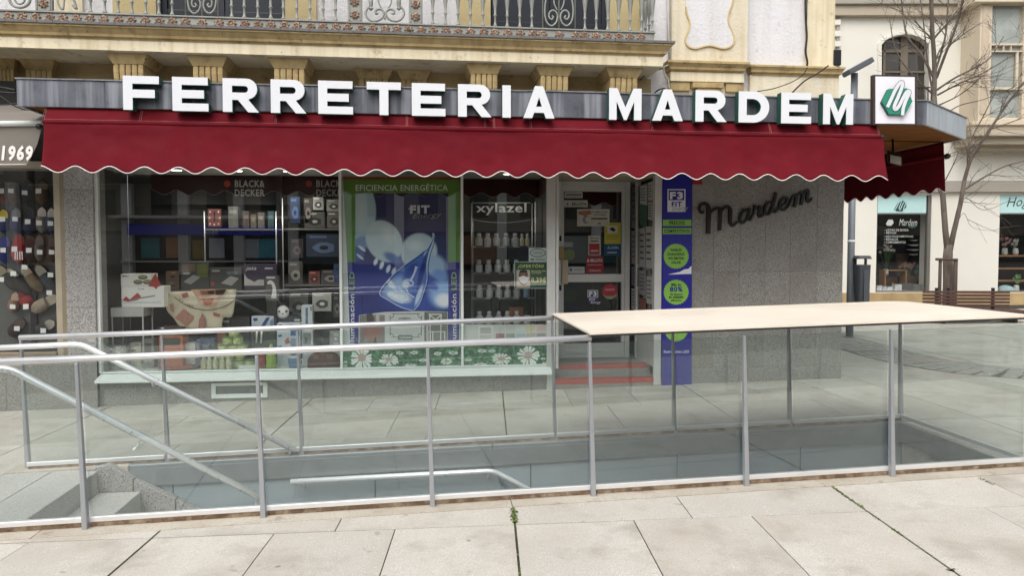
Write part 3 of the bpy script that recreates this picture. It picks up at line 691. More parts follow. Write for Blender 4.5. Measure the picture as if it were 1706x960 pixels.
bbox('frieze', stucco_cream, ax(1119, 8.44, 150), ax(1236, 8.44, 150), 8.44, UY - .001, 3.0, az(136.5, 8.44, 1180), .004)
for a, b, c, d, Yq in ((1155, 1206, 137, 146, 8.34), (1161, 1200, 146.5, 175, 8.36), (1117, 1150, 137, 152, 8.40), (1210, 1240, 137, 152, 8.40)):
    bbox('cornice_bracket', ochre, ax(a, Yq, 140), ax(b, Yq, 140), Yq, UY - .001, az(d, Yq, 1180), az(c, Yq, 1180), .008)
# ------------------------------------------------------------------ balcony railing
RY = 7.95
BR = bbox('balcony_railing', ironwork, -9, ax(1090, RY, 60), RY, RY + .02, 3.905, 4.005, .003)      # band that carries the rosettes
xr = ax(1090, RY, 60)
MB().box(-9, xr + .01, RY - .015, RY + .035, 4.0055, 4.022).build('lower_rail', ironwork, BR, .003)
MB().box(-9, xr + .01, RY - .02, RY + .04, 4.86, 4.90).build('hand_rail', ironwork, BR, .005)
MB().box(xr - .02, xr, RY + .021, UY, 3.905, 4.005).build('side_band', ironwork, BR, .003)
MB().box(xr - .035, xr + .012, RY + .036, UY, 4.0055, 4.022).build('side_rail', ironwork, BR, .003)
MB().box(-9, xr, RY + .002, RY + .018, 3.886, 3.9045).build('foot_rail', M('foot_rail_grey', srgb(120, 118, 112), .7), BR)  # foot rail in a darker grey than the rest of the ironwork
def rosette():
    m = MB(); n = 16; c = Vector((0, 0, 0)); rings = [(.046, -.0005, .16), (.042, -.010, .16), (.026, -.017, .1), (.015, -.010, 0), (.011, -.020, 0)]
    for r, y, k in rings:
        for t in range(n):
            a = 2 * pi * t / n; rr = r * (1 + (k if t % 2 else -k)); m.v.append(Vector((cos(a) * rr, y, sin(a) * rr)))
    for i in range(len(rings) - 1):
        for t in range(n): u = (t + 1) % n; m.f.append((i * n + t, i * n + u, (i + 1) * n + u, (i + 1) * n + t)); m.sm.append(False)
    m.f.append(tuple((len(rings) - 1) * n + t for t in range(n))); m.sm.append(False)
    me = bpy.data.meshes.new('rosette'); me.from_pydata(m.v, [], m.f); me.materials.append(rosette_m); return me
ros_me = rosette()
def put(me, name, loc, parent, rot=0):
    o = bpy.data.objects.new(name, me); COL.objects.link(o); o.parent = parent; o.location = Vector(loc) - org(parent); o.rotation_euler = (0, rot, 0); ORG[o.name] = Vector(loc); return o
rp = [15, 37, 60, 83, 105, 128, 150, 173, 197, 219, 242, 266, 287, 309, 337, 365, 386, 408] + [430, 451.5, 474, 494.5, 517.5, 538, 560, 579, 601, 621, 642, 661, 681, 702, 722, 743, 763, 784, 806, 824.5, 846] + [867, 888, 904, 932, 960, 974.5, 993, 1012, 1031, 1049.5, 1068]
for p in rp: put(ros_me, 'rosette', (ax(p, RY - .001, 40), RY - .001, 3.955 + random.uniform(-.003, .003)), BR, random.uniform(0, .4))
prof = [(.017, 0), (.017, .012), (.011, .025), (.0085, .05), (.0085, .105), (.014, .115), (.014, .125), (.009, .135), (.011, .19), (.018, .26), (.024, .33), (.026, .37), (.021, .40), (.012, .42), (.012, .44), (.022, .455), (.012, .47), (.018, .52), (.012, .60), (.009, .70), (.014, .72), (.009, .74), (.012, .836)]
bal = MB().lathe([(r * 1.3, z) for r, z in prof], (0, 0, 0), 10); me = bpy.data.meshes.new('baluster'); me.from_pydata(bal.v, [], bal.f); me.materials.append(ironwork)
for p in me.polygons: p.use_smooth = True
for p in [151, 175, 197, 220, 243, 265, 287, 386, 407, 429.5, 451, 472, 494.5, 516.5, 538.5, 559, 721, 742, 763, 783.5, 804.5, 825, 845, 866, 886, 974.5, 993.5, 1012.5, 1031, 1050, 1069, 1087]:
    put(me, 'baluster', (ax(p, RY + .01, 20), RY + .01, 4.0225), BR)
for k in range(1, 4): put(me, 'baluster', (xr - .012, RY + .01 + k * .14, 4.0225), BR)
def scroll(pts, r, Y=RY + .01, mirror=None):
    for s in ((0, 1) if mirror else (0,)):
        q = [((2 * mirror - p[0]) if s else p[0], p[1]) for p in pts]
        q = [(p.x, p.y) for p in smooth_line(q, 4)]
        MB().tube([at(x, y, Y) for x, y in q], r, 6).build('scroll', ironwork, BR)
def zm(pts, ox, oy, s): return [(ox + x / s, oy + y / s) for x, y in pts]
for c0, yo in ((931.2, 0), (336.5, -20.5)):
    P = zm([(405, -60), (388, 40), (385, 130), (402, 205), (445, 242), (488, 215), (505, 160), (492, 112), (458, 95), (428, 118), (425, 160), (446, 182), (466, 163), (452, 146)], 840, 0, 5.687)
    P = [(x - 931.2 + c0, y + yo) for x, y in P]; scroll(P, .010, mirror=c0)
    P = zm([(470, -60), (470, 0), (480, 50), (503, 95)], 840, 0, 5.687); P = [(x - 931.2 + c0, y + yo) for x, y in P]; scroll(P, .008, mirror=c0)
    for dx in (-27, 0, 27): MB().tube([at(c0 + dx, 46 + yo, RY + .01), at(c0 + dx, -140 + yo, RY + .01)], .009, 6).build('panel_bar', ironwork, BR)
P = zm([(345, -40), (330, 40), (292, 85), (280, 130), (310, 180), (365, 198), (425, 175), (452, 130), (440, 95), (405, 82), (375, 98), (378, 125), (398, 122)], 560, 0, 5.687); scroll(P, .013, mirror=560 + 462 / 5.687)
P = zm([(395, -30), (410, 40), (450, 110), (458, 180)], 560, 0, 5.687); scroll(P, .009, mirror=560 + 462 / 5.687)
for xx in (330, 594): 
    cpt = at(560 + xx / 5.687, 9, RY + .01); MB().lathe([(.008, -.05), (.028, -.03), (.012, -.02), (.02, .0), (.024, .04), (.02, .08)], cpt, 10).build('bud', ironwork, BR)
for a, b in ((579, 603), (681, 704), (58, 86)):
    y1 = 34 if a > 500 else 15.5
    xa, xb = ax(a, RY - .02, 20), ax(b, RY - .02, 20)
    pp = MB().box(xa, xb, RY - .012, RY + .04, 4.0225, 4.858).build('rail_pier', ironwork, BR, .004)
    MB().box(xa + .012, xa + .022, RY - .02, RY - .0125, 4.03, 4.85).build('pier_bead', ironwork, BR, .002); MB().box(xb - .022, xb - .012, RY - .02, RY - .0125, 4.03, 4.85).build('pier_bead', ironwork, BR, .002)
    for zq in (4.09, 4.22): put(ros_me, 'rosette', ((xa + xb) / 2, RY - .013, zq), BR)
P = [(33 + 17 * sin(t / 12 * 2 * pi), -2 - 14 * cos(t / 12 * 2 * pi)) for t in range(13)]; scroll(P, .014)
P = [(33 + 8 * sin(t / 12 * 2 * pi), -2 - 8 * cos(t / 12 * 2 * pi)) for t in range(13)]; scroll(P, .010)
scroll([(94, -10), (98, 8), (105, 15), (107, -5)], .009); scroll([(118, -10), (124, 2), (127, 14), (121, 8)], .012)
weed = MB()
for k in range(26):
    a = random.uniform(0, 2 * pi); c = Vector((ax(682, RY - .03, 52), RY - .04, 3.905)); d = Vector((cos(a) * .03, sin(a) * .01 - .01, random.uniform(0, .05))); s_ = Vector((.006, 0, .006))
    weed.add([c, c + d * .6 - s_, c + d, c + d * .6 + s_], [(0, 1, 2, 3)])
tag(weed.build('weed', moss_m), 'tiny green weed sprouting at the foot of the balcony railing', 'plant')
# ================================================================== MARQUEE, LETTERS, AWNINGS
CY = 7.1; QX, QY = 6.22, 7.97
xl, xr1 = ax(28, CY, 150), ax(1545, CY, 190)
CZ1 = .5 * (az(133, CY, 28) + az(168, CY, 1545)); CZ0 = .5 * (az(179, CY, 28) + az(206, CY, 1545))
CN = thing('shop_marquee', (1, 7.7, CZ0), 'grey zinc marquee with wooden soffit running along the shop front and round its corner', 'marquee')
seams = [28, 175, 343, 525, 685, 850, 1010, 1150, 1290, 1455, 1545]; sx = [ax(p, CY, 170) for p in seams]
for a, b in zip(sx, sx[1:]): MB().box(a + .001, b - .001, CY, CY + .03, CZ0, CZ1).build('fascia_panel', zinc, CN, .002)
cd = Vector((QX - xr1, QY - CY, 0)); cl = cd.length; cu_ = cd.normalized(); cn = Vector((cu_.y, -cu_.x, 0))
for k in range(3):
    a, b = Vector((xr1, CY, 0)) + cu_ * (cl * k / 3 + .001), Vector((xr1, CY, 0)) + cu_ * (cl * (k + 1) / 3 - .001)
    MB().prism([(a.x, a.y, CZ0), (b.x, b.y, CZ0), (b.x - cn.x * .03, b.y - cn.y * .03, CZ0), (a.x - cn.x * .03, a.y - cn.y * .03, CZ0)], (0, 0, CZ1 - CZ0)).build('fascia_panel', zinc_pale, CN, .002)
for k in range(4): MB().box(QX - .03, QX, QY + .002 + k * 1.4, QY + 1.4 + k * 1.4, CZ0, CZ1).build('fascia_panel', zinc_pale, CN, .002)
MB().box(xl, xl + .03, CY + .031, UY - .01, CZ0, CZ1).build('fascia_panel', zinc, CN, .002)
edge = [Vector((xl - .01, CY - .012, 0)), Vector((xr1 + .004, CY - .012, 0)), Vector((QX + .012, QY, 0)), Vector((QX + .012, QY + 5.6, 0))]
m = MB()
for a, b in zip(edge, edge[1:]):
    d = (b - a).normalized(); nn = Vector((d.y, -d.x, 0)); n = max(1, int((b - a).length / .45))
    for k in range(n):
        p, q = a.lerp(b, k / n), a.lerp(b, (k + 1) / n); z = CZ1 + random.uniform(.0, .006)
        m.prism([p + Vector((0, 0, z)), q + Vector((0, 0, z)), q - nn * .06 + Vector((0, 0, z)), p - nn * .06 + Vector((0, 0, z))], (0, 0, .012))
m.build('edge_flashing', zinc_edge, CN)
MB().prism([(xl, CY + .05, CZ1 - .03), (xr1, CY + .05, CZ1 - .03), (QX - .05, QY, CZ1 - .03), (QX - .05, 13.5, CZ1 - .03), (XE, 13.5, CZ1 - .03), (XE, UY - .01, CZ1 - .03), (xl, UY - .01, CZ1 - .03)], (0, 0, .025)).build('marquee_roof', zinc_edge, CN)
y = CY + .035; n = 0
while y < UY + 2.6:
    y1 = y + .094; x1a = xr1 + (QX - xr1) * min(1, max(0, (y - CY) / (QY - CY))) - .04; x1b = xr1 + (QX - xr1) * min(1, max(0, (y1 - CY) / (QY - CY))) - .04
    x0 = xl + .035 if y1 < FY else XE + .012
    if y1 < FY or y > FY - .02:
        MB().prism([(x0, y, CZ0 + .012), (x1a, y, CZ0 + .012), (x1b, y1, CZ0 + .012), (x0, y1, CZ0 + .012)], (0, 0, .015)).build('soffit_board', soffit_wood, CN, .003)
    y += .101
MB().prism([(xl + .04, CY + .03, CZ0 + .03), (xr1, CY + .05, CZ0 + .03), (QX - .06, QY, CZ0 + .03), (QX - .06, 13.4, CZ0 + .03), (XE + .01, 13.4, CZ0 + .03), (XE + .01, UY - .02, CZ0 + .03), (xl + .04, UY - .02, CZ0 + .03)], (0, 0, .01)).build('soffit_deck', dark_in, CN)

# ------------------------------------------------------------------ FERRETERIA MARDEM
def arc(cx, cy, rx, ry, a0, a1, n=9): return [(cx + rx * cos(radians(a0 + (a1 - a0) * t / n)), cy + ry * sin(radians(a0 + (a1 - a0) * t / n))) for t in range(n + 1)]
LET = {
 'F': [[(0, 0), (.26, 0), (.26, .36), (.88, .36), (.88, .60), (.26, .60), (.26, .77), (1, .77), (1, 1), (0, 1)]],
 'E': [[(0, 0), (1, 0), (1, .23), (.26, .23), (.26, .38), (.88, .38), (.88, .62), (.26, .62), (.26, .77), (.99, .77), (.99, 1), (0, 1)]],
 'T': [[(.37, 0), (.63, 0), (.63, .77), (1, .77), (1, 1), (0, 1), (0, .77), (.37, .77)]],
 'I': [[(0, 0), (1, 0), (1, 1), (0, 1)]],
 'A': [[(0, 0), (.28, 0), (.345, .17), (.655, .17), (.72, 0), (1, 0), (.63, 1), (.37, 1)], [(.41, .36), (.5, .66), (.59, .36)]],
 'M': [[(0, 0), (.23, 0), (.23, .58), (.46, 0), (.54, 0), (.77, .58), (.77, 0), (1, 0), (1, 1), (.75, 1), (.5, .40), (.25, 1), (0, 1)]],
 'R': [[(0, 0), (.26, 0), (.26, .36), (.42, .36), (.70, 0), (1, 0), (.71, .37)] + arc(.66, .69, .30, .31, -78, 90) + [(0, 1)], [(.26, .58), (.26, .78)] + arc(.62, .68, .085, .10, 90, -90, 6)],
 'D': [[(0, 0), (.48, 0)] + arc(.48, .5, .52, .5, -90, 90, 14) + [(0, 1)], [(.26, .24), (.26, .76)] + arc(.46, .5, .27, .26, 90, -90, 10)],
}
LY = 6.995
LZ0 = .5 * (az(183, LY, 235) + az(207, LY, 1396)); LZ1 = .5 * (az(127, LY, 235) + az(155, LY, 1396))
SG = thing('shop_name_sign', (1, LY, LZ0), 'large white block letters with green sides along the grey marquee above the red awning', 'sign')
spots = [('F', 205, 265), ('E', 287, 347), ('R', 371, 431), ('R', 451, 510), ('E', 530, 588), ('T', 611, 668), ('E', 686, 742), ('R', 763, 819), ('I', 837, 851), ('A', 872, 924),
         ('M', 1015, 1069), ('A', 1087, 1138), ('R', 1159, 1211), ('D', 1231, 1282), ('E', 1302, 1352), ('M', 1372, 1422)]
for ch, a, b in spots:
    x0, x1 = ax(a, LY, 160), ax(b, LY, 160)
    loops = [[Vector((x0 + (x1 - x0) * u, LY, LZ0 + (LZ1 - LZ0) * v_)) for u, v_ in l] for l in LET[ch]]
    body = plane_prism(MB(), [[p + Vector((0, .006, 0)) for p in l] for l in loops], Vector((0, .085, 0))).build('letter', letter_green, SG)
    plane_prism(MB(), loops, Vector((0, .0055, 0))).build('letter_face', letter_white, body)
# light box with the shop's emblem
LBY = 7.04
LB = thing('emblem_sign', at(1491, 208, LBY), 'square white sign with a green hexagon emblem at the right end of the marquee', 'sign')
bx = [at(x, y, LBY + .01) for x, y in ((1455, 207), (1527, 208), (1527, 126), (1455, 124.5))]
plane_prism(MB(), [bx], Vector((0, .045, 0))).build('case', M('sign_case', srgb(62, 48, 42), .5, var=.1), LB, .004)
plane_prism(MB(), [[at(x, y, LBY) for x, y in ((1459, 205.5), (1524, 206), (1524, 128), (1459, 127))]], Vector((0, .0095, 0))).build('face', M('sign_face', srgb(232, 230, 236), .45, var=.03), LB)
hx = [(150, 300), (205, 190), (360, 185), (405, 295), (345, 405), (210, 405)]
hp = [(1440 + x / 5.05, 110 + y / 5.05) for x, y in hx]
flat([(x - .8, y + .8) for x, y in hp], LBY - .03, .029).build('hexagon_side', M('hexagon_dark', srgb(20, 76, 60), .5), LB)
flat(hp, LBY - .036, .0055).build('hexagon', M('hexagon_green', srgb(38, 134, 108), .45, var=.04), LB)
ms = [(195, 345), (225, 280), (262, 200), (300, 142), (322, 138), (318, 175), (285, 260), (254, 335), (262, 365), (292, 335), (330, 262), (362, 212), (380, 222), (352, 285), (330, 350), (322, 412)]
mp_ = [(1440 + x / 5.05, 110 + y / 5.05) for x, y in ms]
mb = MB(); ribbon(mb, mp_, 7.0, LBY - .040, .0035); mb.build('emblem_outline', M('emblem_outline', srgb(28, 60, 52), .5), LB)
mb = MB(); ribbon(mb, mp_, 5.4, LBY - .044, .0035); mb.build('emblem_letter', letter_white, LB)

# ------------------------------------------------------------------ red awning
LAM = (ax(862, 6.98, 296) - ax(213, 6.98, 288)) / 12; XPH = ax(213, 6.98, 288)
zA = CZ0 - .004
zB = .5 * (az(206, 7.05, 75) + az(225, 7.05, 1465)); zC = .5 * (az(284, 6.98, 80) + az(296, 6.98, 1478))
AX0, AX1 = ax(72, 7.06, 200), ax(1467, 7.06, 215)
AW = thing('awning', (.8, 7.05, zC), 'dark red fabric awning with white scalloped edge hanging along the whole shop front', 'awning')
def cloth(P, nu, nv, name, mat, parent, th=.003):
    m = MB()
    for j in range(nv + 1):
        for i in range(nu + 1): m.v.append(Vector(P(i / nu, j / nv)))
    for j in range(nv):
        for i in range(nu):
            a = j * (nu + 1) + i; m.f.append((a, a + nu + 1, a + nu + 2, a + 1)); m.sm.append(True)
    o = m.build(name, mat, parent); s = o.modifiers.new('thick', 'SOLIDIFY'); s.thickness = th; s.offset = 0; return o
def wob(x, z): return .004 * sin(x * 2.1 + 1.3) + .002 * sin(x * 6.7 + z * 15) + .0012 * sin(x * 13 + z * 29) + .0008 * sin(x * 23 - z * 43)
def upper(u, v):
    x = AX0 + (AX1 - AX0) * u; z = zA + (zB - zA) * v
    return (x, 7.13 - .065 * v + wob(x, z) * v * .7, z)
cloth(upper, 260, 5, 'upper_flap', red_cloth, AW)
def bar_roll(): 
    return MB().tube([(AX0 + .003 + (AX1 - AX0 - .006) * k / 40, 7.052 + wob(AX0 + (AX1 - AX0) * k / 40, zB) * .7, zB) for k in range(41)], .019, 10)
bar_roll().build('front_bar', red_cloth, AW)
ZH = zC; SEAMX = [ax(q, 7.0, 250) for q in (235, 460, 678, 815, 1086, 1283)]
def wave(x): return -.029 * cos(2 * pi * (x - XPH) / LAM)
def valance(u, v):
    x = AX0 + .012 + (AX1 - AX0 + .02) * u
    zt = zB - .004; zb = ZH + wave(x); z = zt + (zb - zt) * v
    pinch = sum(math.exp(-((x - q) / .09) ** 2) for q in SEAMX)
    fold = -.016 * pinch * v * (1 - v) * sin(z * 46 + x * 9) + .007 * math.exp(-((v - .10) / .06) ** 2) * sin(x * 2.9) + .004 * v * sin(2 * pi * (x - XPH) / LAM * .5 + .6 * sin(x * 1.7)) + .010 * v * sin(x * 1.3 + 1.1) + .004 * sin(x * 5.1 + 7 * v) * v
    return (x, 7.045 - .075 * v + .02 * sin(pi * v) + fold + wob(x, z), z)
cloth(valance, 620, 14, 'valance', red_cloth, AW)
pts = []
for k in range(621):
    p = valance(k / 620, 1); pts.append(p)
MB().tube(pts, .0044, 6).build('edge_piping', white_piping, AW)
for px in (235, 460, 678, 808, 823, 884, 1086, 1283, 1463, 74.5):
    x = ax(px, 7.1, 195); sm = MB()
    for dx in (-.007, .007):
        u = (x + dx - AX0) / (AX1 - AX0); q = [Vector(upper(u, v / 6 + .02)) + Vector((0, -.0035, 0)) for v in range(6)]
        sm.tube(q, .0011, 4)
    sm.build('stitching', stitch, AW)
sm = MB().tube([Vector(upper(k / 200, .80)) + Vector((0, -.004, 0)) for k in range(201)], .0010, 4); sm.build('stitching', stitch, AW)
MB().lathe([(.025, 0), (.03, .02), (.02, .05)], (AX1 - .0, 7.06, zB), 10, axis=(1, 0, 0)).build('bar_end', black, AW)
# side awning round the corner
SXA = 6.08; sy0 = atX(1570, 320, SXA).y; sz0 = atX(1570, 316, SXA).z
AS = thing('awning', (SXA, sy0 + 1.5, sz0), 'dark red awning hanging round the corner, seen from its shaded inner side', 'awning')
def sidev(u, v):
    y = sy0 + 3.6 * u; zt = CZ0 - .005; zb = sz0 - .028 * cos(2 * pi * u * 3.6 / LAM); z = zt + (zb - zt) * v
    return (SXA + .05 * v + .012 * v * sin(y * 9), y, z)
cloth(sidev, 220, 10, 'valance', red_cloth, AS)
MB().tube([sidev(k / 220, 1) for k in range(221)], .0052, 6).build('edge_piping', white_piping, AS)
mid = atX(1570, 262, SXA).z
MB().tube([(SXA - .012, sy0 - .06, mid), (SXA - .012, sy0 + 3.6, mid)], .022, 10).build('front_bar', red_cloth, AS)
MB().lathe([(.03, 0), (.035, .03), (.02, .06)], (SXA - .012, sy0 - .06, mid), 10, axis=(0, -1, 0)).build('bar_end', black, AS)
# floodlight under the soffit
FL = thing('floodlight', at(1492, 268, 8.0), 'small black floodlight tucked under the wooden soffit', 'lamp')
c = at(1492, 266, 8.0); e1 = Vector((.075, -.02, -.02)); e2 = Vector((.015, .04, .02)); e3 = Vector((.02, .03, .065))
MB().obox(c + e2, e1, e2, e3).build('housing', black, FL, .01)
MB().obox(c - e2 * .1, e1 * .75, e2 * .08, e3 * .75).build('lens', M('flood_lens', srgb(188, 186, 172), .25), FL)
MB().tube([c + e2 * 2, c + e2 * 3 + Vector((0, 0, .06)), Vector((c.x + .06, c.y + .15, CZ0 + .01))], .012, 6).build('bracket', black, FL)

# ------------------------------------------------------------------ script name plate on the granite wall
SN = thing('script_sign', at(1260, 392, FY - .03), 'black handwriting style name sign fixed to the granite wall', 'sign')
def zs(*p): return [(1140 + x / 6.093, 300 + y / 6.093) for x, y in p]
strokes = [
 (zs((200, 318), (178, 330), (158, 305), (165, 262), (205, 238), (243, 262), (252, 320), (250, 420), (246, 545)), [5, 6, 4, 5, 6.5, 8, 9, 9, 8.5]),
 (zs((258, 345), (300, 305), (345, 285), (370, 310), (368, 400), (362, 512)), [2.5, 4, 5, 7, 7, 6.5]),
 (zs((370, 335), (405, 285), (440, 268), (470, 300), (468, 380), (472, 440), (500, 462), (545, 420)), [2.5, 4, 6, 7.5, 7, 6.5, 5, 2.5]),
 (zs((655, 322), (620, 300), (580, 345), (570, 410), (600, 432), (640, 385), (662, 305)), [4, 5, 5.5, 6, 5, 4, 4]),
 (zs((668, 285), (652, 370), (668, 405), (700, 350), (720, 275), (715, 250)), [5, 5.5, 4.5, 3, 3.5, 4]),
 (zs((712, 262), (745, 288), (775, 268), (762, 330), (775, 372), (812, 345), (832, 310)), [4, 3.5, 5, 6, 5, 3.5, 3]),
 (zs((905, 235), (860, 225), (825, 275), (825, 330), (860, 345), (895, 290), (920, 200), (938, 125)), [4, 5, 6, 6, 5, 5, 5.5, 5.5]),
 (zs((915, 215), (902, 290), (925, 325), (965, 285), (985, 265)), [5.5, 5.5, 4.5, 3, 3]),
 (zs((985, 265), (1030, 238), (1052, 195), (1025, 175), (985, 215), (978, 275), (1010, 302), (1060, 268), (1082, 220)), [3, 3.5, 5, 5, 5.5, 6, 5, 3, 3]),
 (zs((1082, 220), (1110, 165), (1138, 150), (1140, 190), (1122, 275)), [3, 4, 5.5, 6, 5.5]),
 (zs((1135, 205), (1165, 145), (1195, 125), (1208, 150), (1190, 255)), [2.5, 3.5, 5.5, 6, 5.5]),
 (zs((1200, 190), (1225, 125), (1250, 100), (1262, 120), (1252, 190), (1270, 222), (1305, 180)), [2.5, 3.5, 5, 6, 5.5, 4, 2.5])]
for k, (pts, w) in enumerate(strokes):
    s = MB(); ribbon(s, pts, [q * .74 for q in w], FY - .030 - k * .0003, .026); o = s.build('letter_stroke', black, SN)
    s = MB(); ribbon(s, pts, [q * .74 + 1.5 for q in w], FY - .0045 - k * .0002, .002); s.build('stroke_edge', M('sign_edge', srgb(120, 116, 108), .5, metal=.3), o)

# ------------------------------------------------------------------ blue poster column by the door
PC = thing('poster_column', at(1128, 645, FY - .03), 'tall blue energy advertising panel with green badges beside the door', 'poster')
blue = M('print_blue', srgb(26, 26, 134), .45, var=.06, scale=3, stain=[(4, .6, .8, srgb(60, 66, 150), .3)])
lime = M('print_lime', srgb(128, 178, 72), .5, var=.05); limeink = M('print_dark_ink', srgb(24, 44, 30), .5); pwhite = M('print_white', srgb(222, 224, 228), .5, var=.03)
QYY = FY - .022
flat([(1103, 645), (1152, 642), (1153, 262), (1104, 262)], QYY, .02).build('panel', blue, PC, .002)
flat(rect(1112, 315, 1142, 353), QYY - .002, .0015).build('emblem_plate', pwhite, PC)
flat(rect(1114, 317, 1140, 333.5), QYY - .004, .0015).build('emblem_field', blue, PC)
flat(rect(1115.5, 319, 1138.5, 332.5), QYY - .0055, .001).build('emblem_letters_field', blue, PC)
text('F3', 1116, 319.5, 1138, 332, QYY - .007, pwhite, PC, .05); text('FIT', 1119, 336, 1136, 344.5, QYY - .0045, blue, PC, .03)
text('Energy', 1120, 344, 1147, 354, QYY - .0045, M('print_grey', srgb(150, 156, 176), .5), PC, 0, .3, 2)
for y0, y1, s in ((366, 376.5, 'PRECIOS'), (380, 390, 'COMPETITIVOS')):
    flat(rect(1104.3, y0, 1151.7, y1), QYY - .002, .0015).build('band', lime, PC); w = 13 if len(s) < 8 else 22
    text(s, 1128 - w, y0 + 2.2, 1128 + w, y1 - 2, QYY - .0045, limeink, PC, .03)
def badge(cx, cy, r, lines):
    p = []
    for t in range(56): a = 2 * pi * t / 56; rr = r * (1 if t % 2 else .92); p.append((cx + cos(a) * rr, cy + sin(a) * rr))
    flat(p, QYY - .003, .0025).build('badge', lime, PC)
    for s, dy, hw, hh in lines: text(s, cx - hw, cy + dy - hh, cx + hw, cy + dy + hh, QYY - .006, limeink if s != '80%' else blue, PC, .03)
badge(1126.5, 427, 21.5, [('FIABLES', -10.5, 9, 2.2), ('DURADERAS', -3.5, 14, 2.2), ('NO EMITEN', 3.5, 13, 2.2), ('CALOR', 10.5, 8, 2.2)])
badge(1126.5, 487, 21.5, [('Más de', -12.5, 8, 2.2), ('80%', -5, 10.5, 4.3), ('de ahorro', 3.5, 10, 1.9), ('en consumo', 8.5, 12, 1.9), ('eléctrico', 13.5, 9, 1.8)])
badge(1126.5, 550, 20, [('Gran variedad', 2, 12, 2)])
flat([(1113, 457.5), (1152, 456.5), (1152, 443), (1147, 448), (1140, 449), (1133, 453)], QYY - .0025, .002).build('torn_patch', pwhite, PC)
text('Iluminación LED', 1106, 584, 1148, 588.5, QYY - .003, pwhite, PC, .02)
tag(flat(rect(1153.5, 296, 1170, 307), FY - .012, .01).build('sticker', M('red_sticker', srgb(140, 30, 40), .5)), 'small red sticker at the top of the granite wall by the blue panel', 'sticker')

# ------------------------------------------------------------------ neighbouring shoe shop on the left
NB = thing('shoe_shop_front', (XL - 2, FY, -.05), 'bronze framed shoe shop window left of the granite pillar', 'shop front')
NY = FY + .02
bx0 = XL - 4.6
nb = lambda name, mat, x0, x1, y0, y1, z0, z1, bv=.003: MB().box(x0, x1, y0, y1, z0, z1).build(name, mat, NB, bv)
zsill = az(597, NY, 60); ztop = az(281, NY, 60)
nb('frame_post', bronze, ax(103, NY, 400), XL - .003, NY - .03, NY + .05, zsill, 2.88)
nb('frame_post', M('bronze_light', srgb(176, 166, 146), .4, metal=.4), ax(92, NY, 400), ax(102.5, NY, 400), NY - .015, NY + .04, zsill, ztop)
nb('sill', bronze, bx0, ax(92, NY, 400) - .001, NY - .03, NY + .05, zsill - .005, az(587, NY, 60))
nb('sill_front', M('bronze_light', srgb(1, 1, 1)), bx0, XL - .004, NY - .045, NY - .031, zsill - .03, zsill - .006)
nb('head', M('bronze_light', srgb(1, 1, 1)), bx0, ax(92, NY, 400) - .001, NY - .03, NY + .05, ztop + .001, ztop + .075)
nb('lintel', dark_in, bx0, XL - .004, NY + .0, NY + .10, ztop + .08, 3.4)
nb('window_pane', win_glass, bx0, ax(92, NY, 400) - .002, NY + .008, NY + .016, az(587, NY, 60) + .002, ztop, 0)
nb('display_board', M('shoe_board', srgb(92, 92, 90), .8, var=.1, scale=3), bx0, XL + .1, NY + .46, NY + .5, -.1, 2.9)
nb('display_floor', mid_in, bx0, XL + .1, NY + .06, NY + .46, -.1, az(587, NY, 60) - .01)
nb('display_top', ceil_in, bx0, XL + .1, NY + .06, NY + .46, ztop + .02, ztop + .06)
nb('display_side', mid_in, XL - .02, XL + .02, NY + .055, NY + .46, -.1, 2.8)
nb('divider', dark_in, ax(45, NY + .40, 400), ax(56, NY + .40, 400), NY + .42, NY + .459, 0, 2.6)
nb('fin_wall', granite, bx0 - .5, bx0 - .002, FY, FY + .6, -.3, 3.4)
SHY = NY + .40
def slipper(cx, cy, w, h, rot, up, inn, label, tagpos, open_=.42):
    c = at(cx, cy, SHY); S = h / 2 * (SHY / FPX) * 1.0; wd = w / 2 * (SHY / FPX); a = radians(rot)
    ex = Vector((cos(a), 0, -sin(a))); ez = Vector((sin(a), 0, cos(a)))
    T = thing('shoe', c - ez * S, label, 'shoe', 'shoes hung in the left window')
    def prof(t): return (.80 + .28 * sin(pi * min(1, max(0, (1 - t))) * .9) - .16 * math.exp(-((t - .58) / .16) ** 2)) * min(1, sqrt(max(0, 1 - abs(2 * t - 1) ** 3.2)) * 1.08)
    def pt(t, s, y): return c + ez * (S * (2 * t - 1)) + ex * (wd * prof(t) * s) + Vector((0, y, 0))
    ring = [pt(t / 10, -1, 0) for t in range(0, 11)] + [pt(t / 10, 1, 0) for t in range(9, 0, -1)]
    plane_prism(MB(), [ring], Vector((0, .022, 0))).build('sole', M('shoe_sole', srgb(64, 60, 56), .8), T)
    ring = [c + (p - c) * .86 + Vector((0, -.002, 0)) for p in ring]
    plane_prism(MB(), [ring], Vector((0, .0018, 0))).build('insole', M('ins%d_%d_%d' % inn, srgb(*inn), .85), T)
    m = MB(); n, q = 9, 8
    for i in range(n + 1):
        t = (1 - open_) * i / n + .0
        for k in range(q + 1):
            th = pi * k / q; hh = .062 * min(1, (t + .06) * 3.2) ; y = -sin(th) * hh - .001; m.v.append(pt(t, cos(th) * 1.02, y))
    for i in range(n):
        for k in range(q): b = i * (q + 1) + k; m.f.append((b, b + 1, b + q + 2, b + q + 1)); m.sm.append(True)
    m.build('upper', M('upp%d_%d_%d' % up, srgb(*up), .85, var=.2, scale=30, bump=.2, bscale=80), T)
    tx, ty = tagpos; p = [(tx - 4.6, ty - 4.0), (tx + 4.6, ty - 3.6 + random.uniform(-1, 1)), (tx + 4.5, ty + 4.0), (tx - 4.7, ty + 3.9 + random.uniform(-1, 1))]
    flat(p, SHY - .075, .002).build('price_tag', white_card, T)
